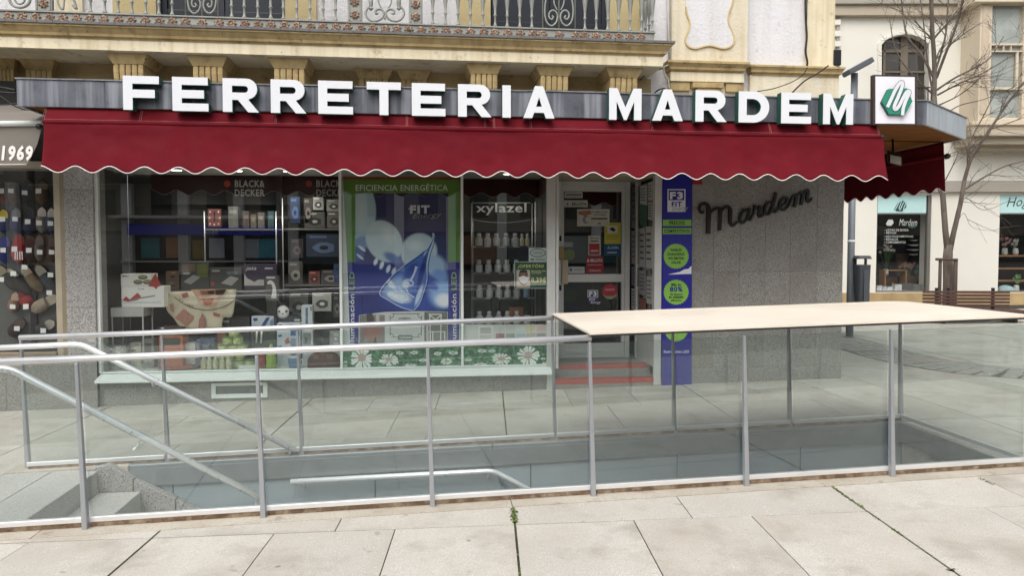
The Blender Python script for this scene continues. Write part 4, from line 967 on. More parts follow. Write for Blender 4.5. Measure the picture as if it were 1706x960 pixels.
navy, red_, grey_, brown_, cream_, blk = (34, 40, 78), (150, 34, 40), (112, 112, 118), (84, 62, 48), (214, 206, 196), (34, 34, 38)
SH = [
 (5, 323, 15, 36, 0, (120, 84, 78), (70, 50, 46), 'brown slipper at the left of the top row in the shoe window', (2, 318)),
 (24, 322, 16, 38, 0, (88, 60, 48), (60, 50, 46), 'dark brown slipper second in the top row of the shoe window', (18, 318)),
 (46, 320, 16, 40, 0, (36, 40, 56), (52, 60, 78), 'navy slipper third in the top row of the shoe window', (41, 321)),
 (71, 320, 17, 42, 0, (98, 74, 56), (110, 90, 72), 'taupe slipper at the right of the top row by the frame', (64, 318)),
 (6, 367, 16, 40, 0, (40, 46, 108), (216, 190, 60), 'blue slipper with a yellow insole in the second row', (4, 365)),
 (27, 366, 17, 42, 0, (42, 46, 98), (130, 130, 136), 'blue slipper with a grey insole in the second row', (25, 365)),
 (49, 368, 16, 44, 0, navy, (40, 44, 60), 'navy patterned slipper with a dark insole in the second row', (46, 369)),
 (70, 365, 16, 44, 0, (120, 114, 112), (232, 214, 210), 'grey slipper with a white and pink insole in the second row', (65, 371)),
 (86, 366, 15, 42, 0, (50, 60, 96), (228, 214, 208), 'blue slipper with a pale insole in the second row by the frame', (84, 372)),
 (8, 415, 16, 46, 0, (42, 38, 110), (62, 58, 130), 'violet blue slipper in the third row of the shoe window', (5, 417)),
 (31, 413, 20, 48, 0, (168, 36, 40), (150, 30, 36), 'bright red slipper with white stripes in the third row', (24, 415)),
 (51, 415, 16, 42, 0, (30, 32, 42), (60, 26, 34), 'black slipper beside the red one in the third row', (48, 417)),
 (66, 412, 14, 44, 0, (90, 88, 86), (100, 98, 96), 'grey open slipper in the third row', (66, 420)),
 (87, 415, 14, 42, 0, (52, 48, 46), (80, 74, 70), 'dark slipper in the third row by the frame', (86, 420)),
 (12, 462, 16, 54, -38, (70, 68, 64), (150, 140, 120), 'grey slanted sandal at the left of the fourth row', (2, 466)),
 (30, 468, 15, 56, -38, (62, 60, 58), (160, 150, 130), 'dark strappy sandal second in the fourth row', (22, 456)),
 (52, 463, 17, 54, -36, (112, 96, 74), (164, 152, 132), 'olive brown sandal with a white tag in the fourth row', (41, 445)),
 (76, 462, 17, 54, -36, (60, 66, 70), (150, 142, 128), 'slate grey sandal at the right of the fourth row', (84, 458)),
 (24, 503, 15, 36, 10, (146, 108, 92), (180, 150, 130), 'tan slipper in the fifth row of the shoe window', (21, 511)),
 (42, 498, 19, 32, -30, (142, 44, 40), (120, 36, 34), 'rust red slipper in the fifth row beside the tan one', (43, 511)),
 (76, 505, 19, 50, 58, (150, 136, 116), (180, 168, 150), 'beige lace-up shoe lying slanted in the fifth row', (82, 488)),
 (28, 546, 18, 34, 35, (58, 40, 38), (80, 60, 54), 'dark brown shoe in the bottom row on the left', (28, 548)),
 (76, 545, 18, 36, 55, (50, 52, 52), (170, 164, 150), 'black sandal with a pale insole in the bottom row by the frame', (72, 551))]
for s in SH: slipper(*s)
# stripes of the red slipper belong to it
rs = [o for o in bpy.data.objects if o.type == 'EMPTY' and 'bright red slipper' in str(o.get('label'))][0]
for k, px in enumerate((25.5, 29, 33, 36.5)): ribbon(MB(), [(px, 419), (px - .6 + k * .4, 433)], 1.7, SHY - .066, .002, 2).build('stripe', white_card, rs)
# its grey awning, rolled half way
GA = thing('awning', at(20, 275, 7.3), 'grey fabric awning with white year numerals over the shoe shop', 'awning')
gy = 7.28
flat([(-160, 272), (-160, 212), (71, 208), (62, 240), (50, 266), (46, 273)], gy, .004).build('valance', grey_cloth, GA)
MB().tube([at(-160, 208, gy - .01), at(70, 205, gy - .01)], .026, 12).build('front_bar', alu_white, GA)
MB().lathe([(.022, 0), (.028, .02), (.015, .05)], at(61, 210.5, gy - .04), 8, axis=(1, 0, 0)).build('bar_end', black, GA)
a0, a1 = at(-160, 204, gy + .01), at(72, 202, gy + .01); b0, b1 = at(-160, 172, 8.1), at(74, 176, 8.1)
MB().prism([a0, a1, b1, b0], (0, 0, .005)).build('top_sheet', grey_cloth, GA)
text('1969', 1.5, 241, 56, 269, gy - .003, M('numeral_outline', srgb(60, 56, 52), .7), GA, .085, .12)
text('1969', 2, 241.5, 55, 268, gy - .006, white_piping, GA, .045, .12)
MB().tube([at(44, 274, gy), at(-160, 274, gy)], .006, 6).build('hem', white_piping, GA)
# cables
def cable(pts, r, mat, label, name='cable'):
    P = smooth_line(pts, 5); return tag(MB().tube(P, r, 6).build(name, mat), label, 'cable')
cbk = M('cable_black', srgb(30, 29, 28), .6)
for k, (q, lb) in enumerate((([(-30, 140), (5, 146), (26, 150)], 'black cable running into the left end of the marquee, topmost'), ([(-30, 150), (8, 154), (27, 155)], 'black cable just below the topmost one at the marquee end'), ([(-30, 148), (0, 160), (28, 178), (70, 190)], 'black cable sagging below the marquee end to the awning'), ([(-30, 176), (10, 174), (30, 172)], 'lowest thin black cable at the left end of the marquee'))):
    cable([at(x, y, 8.0 - k * .1) for x, y in q], .012 - k * .002, cbk, lb)
cable([at(x, y, 8.44) for x, y in ((1342, -60), (1342, 20), (1344, 60), (1342, 85), (1345, 105), (1340, 125))], .012, cbk, 'thick black cable running down the white wall near the corner')
cable([at(x, y, 8.46) for x, y in ((1346, -60), (1345, 30), (1347, 70), (1346, 100), (1352, 118), (1360, 130), (1374, 152))], .007, cbk, 'thin black cable beside the thick one, drooping to the right')
cable([at(x, y, 8.3) for x, y in ((1262, 152), (1290, 147), (1320, 136), (1338, 124), (1345, 112))], .006, cbk, 'thin cable drooping to the left over the cornice')
cable([at(x, y, 8.3) for x, y in ((1320, 154), (1340, 135), (1362, 122), (1380, 109))], .009, cbk, 'black cable crossing the cornice slantwise')
cable([at(x, y, 8.3) for x, y in ((1113, 108), (1106, 112), (1107, 122), (1113, 132), (1115, 148))], .007, M('cable_white', srgb(206, 200, 186), .6), 'pale looped cable at the right end of the balcony')
cable([at(x, y, 8.36) for x, y in ((1066, 133), (1080, 122), (1095, 116), (1106, 113))], .010, M('cable_grey', srgb(92, 86, 76), .6), 'grey twisted cable under the right end of the balcony slab')
cable([at(x, y, 8.4) for x, y in ((1088, 157), (1098, 149), (1108, 148), (1113, 158))], .009, cbk, 'short black cable loop behind the marquee')
DP = tag(MB().tube([at(1112, -60, 8.46), at(1114, 60, 8.46), at(1116, 100, 8.46)], .016, 8).build('conduit', M('conduit_grey', srgb(178, 178, 178), .6)), 'grey conduit running down the wall right of the balcony', 'pipe')
JB = tag(MB().box(ax(1389, 8.44, 100), ax(1402, 8.44, 100), 8.44, 8.5, az(108, 8.44, 1395), az(82, 8.44, 1395)).build('junction_box', black, None, .01), 'black junction box on the upper corner of the building', 'box')
# ================================================================== GOODS IN THE SHOP WINDOW
FZ = FZ0                                             # display floor
def carton(name, label, px0, px1, py0, Y, d, col, cat='box', py1=None, group=None, rough=.55, part='carton'):
    """box standing on the display floor (or at py1), front face on plane Y"""
    a, b = at(px0, py0, Y), at(px1, py0, Y); zt = (a.z + b.z) / 2; zb = FZ if py1 is None else az(py1, Y, (px0 + px1) / 2)
    T = thing(name, ((a.x + b.x) / 2, Y + d / 2, zb), label, cat, group)
    m = col if not isinstance(col, tuple) else M('card%d_%d_%d' % col, srgb(*col), rough, var=.06)
    MB().box(a.x, b.x, Y, Y + d, zb, zt).build(part, m, T, .003)
    return T
def pr(T, pts, Y, col, name='print', rough=.5):
    m = col if not isinstance(col, tuple) else M('ink%d_%d_%d' % col, srgb(*col), rough, var=.05)
    return flat(pts, Y, .001).build(name, m, T)
def shelf(px0, px1, py, Y0, Y1, label, th=.018):
    a, b = at(px0, py, Y0), at(px1, py, Y0)
    return tag(MB().box(a.x, b.x, Y0, Y1, a.z - th, a.z).build('shelf', M('shelf_grey', srgb(120, 120, 116), .5), None, .002), label, 'shelf')
ink_w, ink_k = M('ink_white', srgb(228, 228, 226), .5, var=.02), M('ink_black', srgb(22, 22, 24), .5)
# little wire table with two white boxes
WT = thing('wire_table', (ax(213, 8.6, 520), 8.65, FZ), 'small white wire table at the left end of the window display', 'table')
tx0, tx1, tz = ax(184, 8.55, 515), ax(239, 8.55, 515), az(513, 8.55, 212)
MB().box(tx0, tx1, 8.55, 8.85, tz - .10, tz).build('table_top', M('wire_white', srgb(176, 178, 174), .45, var=.05), WT, .004)
for x in (tx0 + .012, tx1 - .012):
    for y in (8.562, 8.838): MB().tube([(x, y, FZ), (x, y, tz - .101)], .008, 8).build('leg', M('wire_white', srgb(1, 1, 1)), WT)
zt0 = tz + .0015; py_t = 512.5
T = carton('kitchen_box', 'white box with a red zigzag picture on the wire table', 202, 273, 477.5, 8.57, .22, (226, 226, 220), py1=py_t - .3); Y = 8.569
pr(T, [(203, 501), (210, 494), (216, 499), (229, 488), (235, 494), (230, 500), (214, 503)], Y, (172, 54, 48)); pr(T, [(214, 499), (258, 492), (258, 494), (216, 501)], Y - .001, (120, 122, 120)); text('Cool', 230, 480, 240, 483, Y - .001, ink_k, T)
pr(T, rect(202.5, 502.5, 268, 506), Y, (196, 206, 206))
T = carton('kitchen_box', 'white box picturing green bowls, lying on the red zigzag box', 201, 252, 456.5, 8.59, .2, (226, 226, 220), py1=477.2); Y = 8.589
text('IBILI', 203, 459, 214, 461.5, Y - .001, ink_k, T, .03)
for cx, cy in ((230, 470), (246, 470), (238, 462)):
    pr(T, [(cx + 8 * cos(t), cy + 4 * sin(t)) for t in [k * pi / 6 for k in range(12)]], Y - .0005 * (cy / 200), (84, 86, 76)); pr(T, [(cx + 6.5 * cos(t), cy - 1 + 2.6 * sin(t)) for t in [k * pi / 6 for k in range(12)]], Y - .003, (138, 144, 96))
tag(rooted(flat([(247, 477), (253, 465), (257, 458), (259, 456), (262, 464), (268, 476), (262, 478), (260, 482), (256, 478)], 8.56, .012).build('gift_tag', M('red_tag', srgb(156, 52, 44), .6, var=.1)), at(258, 480, 8.56)), 'red star shaped tag hanging on the corner of the white boxes', 'tag')
# pots and dark goods at the bottom left
T = thing('cooking_pot', (ax(200, 8.6, 590), 8.62, FZ), 'tall aluminium cooking pot at the bottom left of the display', 'pot')
MB().lathe([(.10, 0), (.108, .006), (.108, .26), (.113, .265), (.113, .272), (.104, .272), (.10, .02)], (ax(198, 8.62, 590), 8.62, FZ), 24).build('body', M('pot_alu', srgb(190, 192, 190), .3, metal=.8), T)
for s in (-1, 1): MB().tube([(ax(198, 8.62, 590) + s * .106, 8.60, FZ + .20), (ax(198, 8.62, 590) + s * .15, 8.6, FZ + .205), (ax(198, 8.62, 590) + s * .15, 8.66, FZ + .205), (ax(198, 8.62, 590) + s * .106, 8.66, FZ + .2)], .007, 6).build('pot_handle', black, T)
T = carton('gadget_box', 'grey picture box between the pot and the orange stove', 236, 256, 566, 8.66, .12, (126, 128, 124)); pr(T, rect(241, 572, 252, 590), 8.659, (52, 52, 52)); pr(T, rect(238, 594, 254, 604), 8.659, (178, 178, 172))
T = carton('camp_stove', 'orange framed heater on the display floor under the tablecloth', 265, 304, 560, 8.62, .22, (186, 104, 60), 'heater', part='body')
pr(T, rect(269, 563, 300, 576), 8.619, (74, 74, 66)); pr(T, rect(267, 580, 302, 583), 8.619, (160, 84, 44)); pr(T, rect(276, 586, 294, 598), 8.619, (198, 180, 140))
T = carton('appliance_box', 'dark flat box lying on top of the orange heater', 263, 306, 545, 8.63, .2, (58, 50, 46), py1=559.7); pr(T, rect(268, 546.5, 273, 548), 8.629, (230, 230, 230))
T = thing('red_dish', (ax(296, 8.45, 610), 8.46, FZ), 'flat red oval dish at the front of the display', 'dish')
MB().lathe([(.10, 0), (.16, .012), (.20, .034), (.205, .034), (.195, .028), (.09, .012)], (ax(296, 8.47, 610), 8.50, FZ), 26).build('plate', M('red_glaze', srgb(150, 62, 58), .3), T)
T = carton('coffee_machine', 'blue grey coffee machine standing behind the red dish', 326, 356, 566, 8.66, .2, (96, 108, 134), 'coffee machine', part='body')
MB().box(ax(320, 8.6, 590), ax(358, 8.6, 590), 8.58, 8.659, FZ + .001, FZ + .04).build('drip_tray', black, T, .006); MB().box(ax(330, 8.6, 590), ax(352, 8.6, 590), 8.58, 8.659, FZ + .16, FZ + .26).build('brew_head', M('machine_dark', srgb(64, 70, 88), .35), T, .012)
MB().lathe([(.02, 0), (.03, .01), (.032, .05), (.028, .05)], (ax(341, 8.6, 590), 8.615, FZ + .042), 14).build('cup', ink_w, T)
# printed tea towel hung up
tow = M('tea_towel', srgb(206, 198, 172), .9, var=.06, scale=6, bump=.2, bscale=10)
T = thing('tea_towel', at(335, 545, 8.7), 'cream tea towel printed with red landmarks, draped in the left display', 'towel')
tp = smooth_line([(277, 487), (277, 515), (289, 530), (302, 546), (330, 552), (366, 550), (372, 530), (386, 528), (391, 505), (394, 482)], 3)
m = MB(); top = [(277 + (394 - 277) * k / 27, 487 - 5 * k / 27) for k in range(28)]
for j in range(7):
    for k in range(28):
        p0 = top[k]; q = tp[int(k)]; x = p0[0] + (q.x - p0[0]) * j / 6; y = p0[1] + (q.y - p0[1]) * j / 6
        m.v.append(at(x, y, 8.70 + .012 * sin(k * .9 + j * .5) * j / 6))
for j in range(6):
    for k in range(27): a = j * 28 + k; m.f.append((a, a + 28, a + 29, a + 1)); m.sm.append(True)
o = m.build('cloth', tow, T); s = o.modifiers.new('thick', 'SOLIDIFY'); s.thickness = .003
for pts, c in (([(318, 482.6), (378, 481.5), (366, 500), (355, 512), (342, 511), (330, 500)], (206, 168, 140)), ([(333, 484), (358, 484), (356, 500), (338, 500)], (196, 130, 104)), ([(336, 498), (357, 497), (352, 508), (342, 509)], (170, 96, 66)), ([(358, 483), (380, 482), (368, 496), (359, 497)], (204, 194, 142)),
               ([(291, 530), (306, 515), (324, 528), (311, 545)], (168, 126, 108)), ([(330, 548), (332, 533), (337, 522), (342, 533), (342, 549)], (160, 116, 106)), ([(302, 490), (312, 487), (314, 494), (305, 497)], (166, 104, 96)), ([(355, 520), (368, 524), (366, 529), (356, 527)], (176, 104, 92)), ([(282, 508), (288, 506), (290, 522), (284, 518)], (176, 132, 116))):
    flat(pts, 8.685, .001).build('print', M('tow%d' % c[1], srgb(*c), .9, var=.25, scale=60), T)
for k, (ch, x, y) in enumerate((('P', 299, 500), ('A', 303, 503), ('Y', 307, 506), ('S', 311, 508), ('E', 315, 510), ('S', 319, 511))): text(ch, x, y - 2.4, x + 2.6, y + .8, 8.684, M('towel_ink', srgb(96, 84, 74), .9), T, .02)
mb = MB(); ribbon(mb, [(290, 495), (312, 510), (336, 516), (360, 515), (380, 508), (392, 498)], 1.6, 8.684, .001); mb.build('print', M('towel_line', srgb(120, 112, 96), .9), T)
# dark shelf at mid height with boxes behind
shelf(278, 470, 486, 8.8, 9.25, 'dark shelf behind the tea towel')
def onshelf(label, a, b, t, col, Y=8.9, d=.2, base=485.2, name='appliance_box', cat='box'): return carton(name, label, a, b, t, Y, d, col, cat, py1=base - (Y - 8.8) * 9.3)
T = onshelf('dark blender box picturing vegetables on the middle shelf', 301, 348, 436, (66, 66, 62)); Y = 8.899
pr(T, rect(303, 440, 325, 452), Y, (104, 84, 66)); pr(T, rect(328, 440, 346, 462), Y, (92, 98, 52)); pr(T, [(305, 470), (322, 458), (334, 462), (318, 474)], Y, (150, 150, 150)); pr(T, rect(305, 454, 316, 457), Y, (160, 160, 160))
T = onshelf('dark kettle box on the middle shelf', 349, 402, 446, (72, 72, 70)); pr(T, [(368, 472), (384, 460), (398, 464), (386, 476)], Y, (168, 168, 166)); pr(T, rect(352, 470, 357, 476), Y, (180, 64, 50)); pr(T, rect(353, 450, 366, 453), Y, (150, 150, 150)); pr(T, rect(378, 452, 396, 458), Y, (96, 110, 116))
T = onshelf('purple and white griddle box on the middle shelf', 406, 461, 440, (70, 60, 80)); pr(T, [(407, 476), (407, 456), (412, 464), (424, 470), (430, 466), (440, 466), (440, 476)], Y, (196, 196, 190)); text('jata', 409, 444, 427, 452, Y - .0005, ink_w, T, 0, .3); pr(T, rect(441, 446, 454, 448.5), Y, (196, 196, 206))
T = carton('hair_dryer_box', 'narrow grey box picturing a white hand steamer', 442, 464, 460, 8.80, .08, (92, 88, 86), py1=502, part='carton'); Y = 8.799
mb = MB(); ribbon(mb, [(446, 473), (450, 470), (455, 474), (457, 484), (456, 497)], [4, 6, 5, 6, 9], Y, .001); mb.build('print', ink_w, T); pr(T, rect(444, 461.5, 458, 464), Y, (226, 226, 226))
T = thing('display_stand', (ax(452, 8.82, 520), 8.85, FZ), 'dark stand that carries the hand steamer box', 'stand')
MB().box(ax(445, 8.82, 510), ax(462, 8.82, 510), 8.79, 8.9, FZ, az(502.4, 8.8, 453)).build('column', M('stand_dark', srgb(44, 42, 42), .5), T, .004)
# upper left: header board, hanging goods
HB = thing('header_board', (ax(420, 9.2, 310), 9.2, 2.3), 'black header board with white tool brand lettering across the left display', 'sign')
MB().box(ax(222, 9.2, 320), ax(566, 9.2, 320), 9.2, 9.25, az(341, 9.2, 420), 2.528).build('board', M('board_black', srgb(16, 16, 17), .5), HB)
grey_let = M('board_lettering', srgb(176, 176, 172), .5)
for dx in (0, 136):
    text('BLACK&', 391 + dx, 300, 441 + dx, 312, 9.197, grey_let, HB, .03); text('DECKER', 391 + dx, 315, 441 + dx, 327, 9.197, grey_let, HB, .03)
    flat([(378.5 + dx + 6 * cos(k * pi / 3 + .5), 306 + 6 * sin(k * pi / 3 + .5)) for k in range(6)], 9.197, .002).build('hexagon', M('header_orange', srgb(170, 62, 40), .5), HB)
T = carton('wall_clock', 'square red patterned clock hanging in the left display', 346, 368, 348, 9.1, .04, (122, 74, 70), 'clock', py1=378, part='case'); mb = MB(); ribbon(mb, [(357, 353), (357, 369)], 2, 9.098, .001); mb.build('hand', ink_k, T)
for (x, y) in ((350, 353), (364, 353), (350, 373), (364, 373), (357, 374), (349, 363), (366, 363)): pr(T, rect(x - 1.3, y - 1.5, x + 1.3, y + 1.5), 9.098, (210, 200, 190))
shelf(341, 470, 381, 8.95, 9.28, 'grey upper shelf between two chrome posts')
for x, nm in ((341.5, 'left'), (460.5, 'right'), (471.5, 'rightmost')): tag(MB().tube([(ax(x, 8.93, 420), 8.93, az(352 if x < 470 else 330, 8.93, x)), (ax(x, 8.93, 420), 8.93, az(478 if x < 470 else 500, 8.93, x))], .007, 8).build('chrome_post', steel), '%s chrome upright post of the display shelving' % nm, 'post')
tag(MB().box(ax(462, 9.0, 420), ax(471, 9.0, 420), 8.98, 9.06, FZ, 2.5).build('column', black), 'black upright column in the middle of the left display', 'column')
for a, b, t, c, lb in ((380, 396, 344, (104, 104, 100), 'pale patterned box on the upper shelf'), (404, 415, 352, (88, 78, 74), 'narrow brown box on the upper shelf'), (417, 427, 357, (98, 92, 84), 'small beige box on the upper shelf'), (429, 440, 354, (100, 96, 92), 'small grey box on the upper shelf'), (446, 456, 352, (62, 86, 94), 'teal tin on the upper shelf')):
    T = carton('kitchen_box', lb, a, b, t, 9.02, .12, c, py1=380.2); pr(T, rect(a + 2, t + 6, b - 2, t + 12), 9.019, tuple(min(255, int(q * 1.4)) for q in c))
for a, b, t, bt, c, lb in ((483, 500, 328, 372, (34, 52, 84), 'blue blister pack hanging right of the chrome post'), (506, 520, 330, 372, (70, 64, 62), 'brown blister pack hanging in the right of the left display'), (521, 539, 328, 350, (172, 172, 168), 'white appliance card hanging under the header board'), (544, 567, 332, 352, (170, 168, 160), 'white sensor box at the upper right of the left display'),
                           (507, 541, 353, 380, (88, 86, 84), 'grey tool box below the white appliance card'), (545, 567, 353, 380, (110, 108, 104), 'grey box with a white iron below the sensor box'), (510, 567, 390, 428, (44, 54, 74), 'dark blue drill case with picture on the right'), (484, 505, 398, 430, (56, 48, 52), 'dark red pack beside the drill case'),
                           (480, 504, 436, 474, (84, 80, 74), 'grey pack with a mask picture on the right shelf'), (514, 533, 452, 474, (120, 70, 62), 'red boxed tool on the right shelf'), (535, 566, 450, 474, (82, 78, 76), 'grey boxed tool beside the red one'), (481, 513, 486, 530, (98, 98, 94), 'grey framed box above the tall white carton'), (520, 552, 488, 519, (206, 206, 198), 'white toaster box with a black toaster picture'), (555, 568, 492, 530, (64, 62, 60), 'dark box at the right edge of the left display')):
    T = carton('tool_box', lb, a, b, t, 9.0, .1, c, py1=bt); w, h_ = b - a, bt - t; L_ = tuple(min(255, int(q * 1.7 + 20)) for q in c); D_ = tuple(int(q * .45) for q in c)
    pr(T, rect(a + w * .1, t + h_ * .08, a + w * .6, t + h_ * .17), 8.999, L_)
    cx, cy = a + w * .52, t + h_ * .6; pr(T, [(cx + w * .3 * cos(k * pi / 5) * (1 + .2 * (k % 2)), cy + h_ * .24 * sin(k * pi / 5)) for k in range(10)], 8.999, D_ if sum(c) > 240 else L_); pr(T, [(cx + w * .14 * cos(k * pi / 4), cy + h_ * .10 * sin(k * pi / 4)) for k in range(8)], 8.9975, L_ if sum(c) > 240 else D_)
shelf(473, 568, 380.5, 8.98, 9.28, 'grey upper shelf at the right of the left display'); shelf(473, 568, 474.5, 8.98, 9.28, 'grey lower shelf at the right of the left display')
# middle front of the display
T = carton('appliance_box', 'black box with white lettering behind the pyramid of green tins', 359, 415, 528, 8.8, .2, (44, 44, 42)); text('habitex', 361, 532, 382, 538, 8.798, ink_w, T, .02); pr(T, rect(362, 542.5, 373, 545), 8.799, (150, 70, 60)); pr(T, rect(362, 552, 376, 585), 8.799, (172, 112, 84))
# tins
lid_m, tin_m = M('tin_lid', srgb(92, 130, 74), .4), M('tin_label', srgb(176, 188, 110), .5, var=.1, scale=30, stain=[(60, .56, .66, srgb(232, 236, 214), .8)])
def tin(px, row_z, Y, r, h, label, grp='green paint tins stacked in a pyramid'):
    T = thing('paint_tin', (ax(px, Y, 590), Y, row_z), label, 'tin', grp); c = (ax(px, Y, 590), Y, row_z)
    MB().lathe([(r, 0), (r, h * .86)], c, 18).build('tin', tin_m, T); MB().lathe([(r * 1.04, h * .862), (r * 1.04, h * .98), (r * .9, h)], c, 18).build('lid', lid_m, T)
TY = 8.58; th_ = .088; r_ = .055
ords = ['leftmost', 'second', 'third', 'fourth', 'fifth', 'sixth']
for row, xs_ in enumerate(((362, 380, 398, 416), (366, 383, 400), (372, 388, 404), (380, 397), (391,))):
    for k, px in enumerate(xs_):
        lb = 'top green tin of the pyramid in the display' if row == 4 else '%s green tin in the %s row of the tin pyramid' % (ords[k], ['bottom', 'second', 'third', 'fourth'][row])
        tin(px, FZ + row * (th_ + .001), TY + (.0 if row else 0), r_ if row < 4 else .06, th_, lb)
for k, px in enumerate((339, 349, 359, 370, 381)):
    T = thing('bottle', (ax(px, 8.44, 605), 8.45, FZ), '%s slim pale bottle standing in front of the green tins' % ords[k], 'bottle', 'pale bottles before the tins'); c = (ax(px, 8.45, 605), 8.45, FZ)
    MB().lathe([(.027, 0), (.029, .01), (.029, .10), (.012, .13), (.011, .145)], c, 12).build('body', M('pale_bottle', srgb(206, 200, 168), .35, var=.15, scale=40, stain=[(50, .5, .6, srgb(150, 140, 96), .6)]), T); MB().lathe([(.014, .1455), (.014, .17), (.008, .172)], c, 10).build('cap', ink_w, T)
tag(MB().box(ax(398, 8.44, 610), ax(427, 8.44, 610), 8.42, 8.44, FZ, FZ + .05).build('price_card', white_card, None), 'white price card in front of the green tins', 'card')
T = thing('sprayer', (ax(452, 8.5, 600), 8.5, FZ), 'lime green spray bottle right of the tins', 'bottle'); c = (ax(452, 8.5, 600), 8.5, FZ)
MB().lathe([(.052, 0), (.056, .01), (.056, .13), (.03, .19), (.016, .21), (.016, .22)], c, 16).build('body', M('lime_plastic', srgb(158, 184, 66), .4), T); MB().lathe([(.02, .221), (.022, .25), (.012, .27)], c, 10).build('nozzle', M('lime_plastic', srgb(1, 1, 1)), T)
T = thing('dark_bottle', (ax(433, 8.7, 560), 8.72, FZ), 'dark green rack with two white handled tools right of the black box', 'rack')
MB().box(ax(420, 8.72, 560), ax(458, 8.72, 560), 8.72, 8.74, FZ, az(545, 8.72, 440)).build('panel', M('rack_green', srgb(50, 62, 50), .6), T, .003)
for x in (427, 435): MB().tube([at(x, 572, 8.70), at(x + 1, 552, 8.70)], [.008, .012], 8).build('tool', ink_w, T)
bl_box = (206, 214, 220)
T = carton('filter_box', 'white and blue water filter box standing behind the rack', 419, 456, 527, 8.78, .12, bl_box); pr(T, [(421, 531), (428, 530), (430, 534), (424, 536)], 8.779, (30, 70, 140)); pr(T, [(434, 545), (444, 529), (450, 529), (440, 546)], 8.779, (50, 80, 140)); pr(T, [(450, 545), (450, 535), (456, 530), (456, 545)], 8.779, (120, 154, 190))
T = carton('filter_box', 'tall white and blue water filter box next to the white carton', 461, 500, 539, 8.66, .14, bl_box); Y = 8.659
for y in (540, 557, 575): pr(T, [(462.5, y + 2), (469, y + 1), (470, y + 4), (464, y + 5)], Y, (30, 70, 140))
pr(T, rect(484, 541, 499, 560), Y, (70, 110, 170)); pr(T, [(474, 568), (480, 562), (484, 572), (476, 574)], Y, (170, 90, 86)); pr(T, rect(484, 564, 498, 600), Y, (130, 150, 176))
T = carton('tower_carton', 'tall narrow white carton with a blue stripe in the window', 502, 520.5, 509, 8.7, .12, (214, 220, 222)); pr(T, rect(509, 513, 513, 540), 8.699, (84, 120, 150)); pr(T, rect(517, 511, 519, 518), 8.699, (60, 70, 80)); pr(T, rect(505, 555, 518, 575), 8.699, (130, 136, 140)); pr(T, rect(508, 562, 512, 572), 8.6975, (60, 60, 60))
T = carton('toy_box', 'dark box with a white panda faced gadget on it', 457, 500, 527, 8.82, .1, (70, 72, 80)); pr(T, rect(490, 532, 500, 535), 8.819, (214, 214, 214))
T2 = thing('panda_gadget', at(470, 527, 8.8), 'round white panda faced gadget sitting on the dark box', 'gadget')
cc = at(471, 520, 8.83); MB().lathe([(.0, -.03), (.05, -.026), (.075, -.01), (.075, .01), (.05, .026), (0, .03)], cc, 18, axis=(0, 1, 0)).build('head', ink_w, T2)
for dx, dy, r in ((-6, -1, 2), (6, -1, 2), (0, 3, 1.4)): flat([(471 + dx + r * cos(k), 520 + dy + r * .8 * sin(k)) for k in [t * pi / 4 for t in range(8)]], 8.798, .006).build('patch', ink_k, T2)
for dx in (-12, 12): MB().lathe([(.004, -.012), (.02, -.008), (.02, .008), (.004, .012)], at(471 + dx, 521, 8.83), 10, axis=(0, 1, 0)).build('ear', ink_k, T2)
T = thing('filter_jug', (ax(490, 8.46, 605), 8.47, FZ), 'blue water filter jug at the front of the display', 'jug'); c = (ax(490, 8.47, 605), 8.47, FZ)
MB().lathe([(.05, 0), (.056, .01), (.066, .10), (.07, .12), (.064, .122), (.05, .02)], c, 18).build('body', M('jug_blue', srgb(110, 142, 178), .2, var=.1), T); MB().tube([(c[0] + .066, c[1], FZ + .10), (c[0] + .10, c[1], FZ + .09), (c[0] + .095, c[1], FZ + .04), (c[0] + .055, c[1], FZ + .03)], .008, 6).build('handle', ink_w, T); MB().lathe([(.07, .1215), (.07, .132), (.02, .136)], c, 18).build('lid', ink_w, T)
T = thing('tool_bag', (ax(540, 8.5, 605), 8.52, FZ), 'maroon leather bag at the right front of the left display', 'bag')
x0, x1 = ax(512, 8.5, 600), ax(566, 8.5, 600); P = []
for t in range(13): a = pi * t / 12; P.append((x0 + (x1 - x0) * (.5 - .5 * cos(a)), 8.46, FZ + .02 + .15 * sin(a) ** .5))
MB().prism([(x0, 8.46, FZ)] + P + [(x1, 8.46, FZ)], (0, .16, 0)).build('body', M('maroon_leather', srgb(92, 50, 46), .45, var=.15, scale=9, bump=.2, bscale=20), T, .02)
for x in (527, 549): MB().box(ax(x - 5, 8.455, 600), ax(x + 5, 8.455, 600), 8.448, 8.459, FZ + .10, FZ + .15).build('pocket', M('maroon_pale', srgb(128, 90, 80), .45), T, .004)
MB().tube([(x0 + .1, 8.5, FZ + .15), (x0 + .13, 8.5, FZ + .20), (x1 - .13, 8.5, FZ + .20), (x1 - .1, 8.5, FZ + .15)], .010, 6).build('strap', black, T)
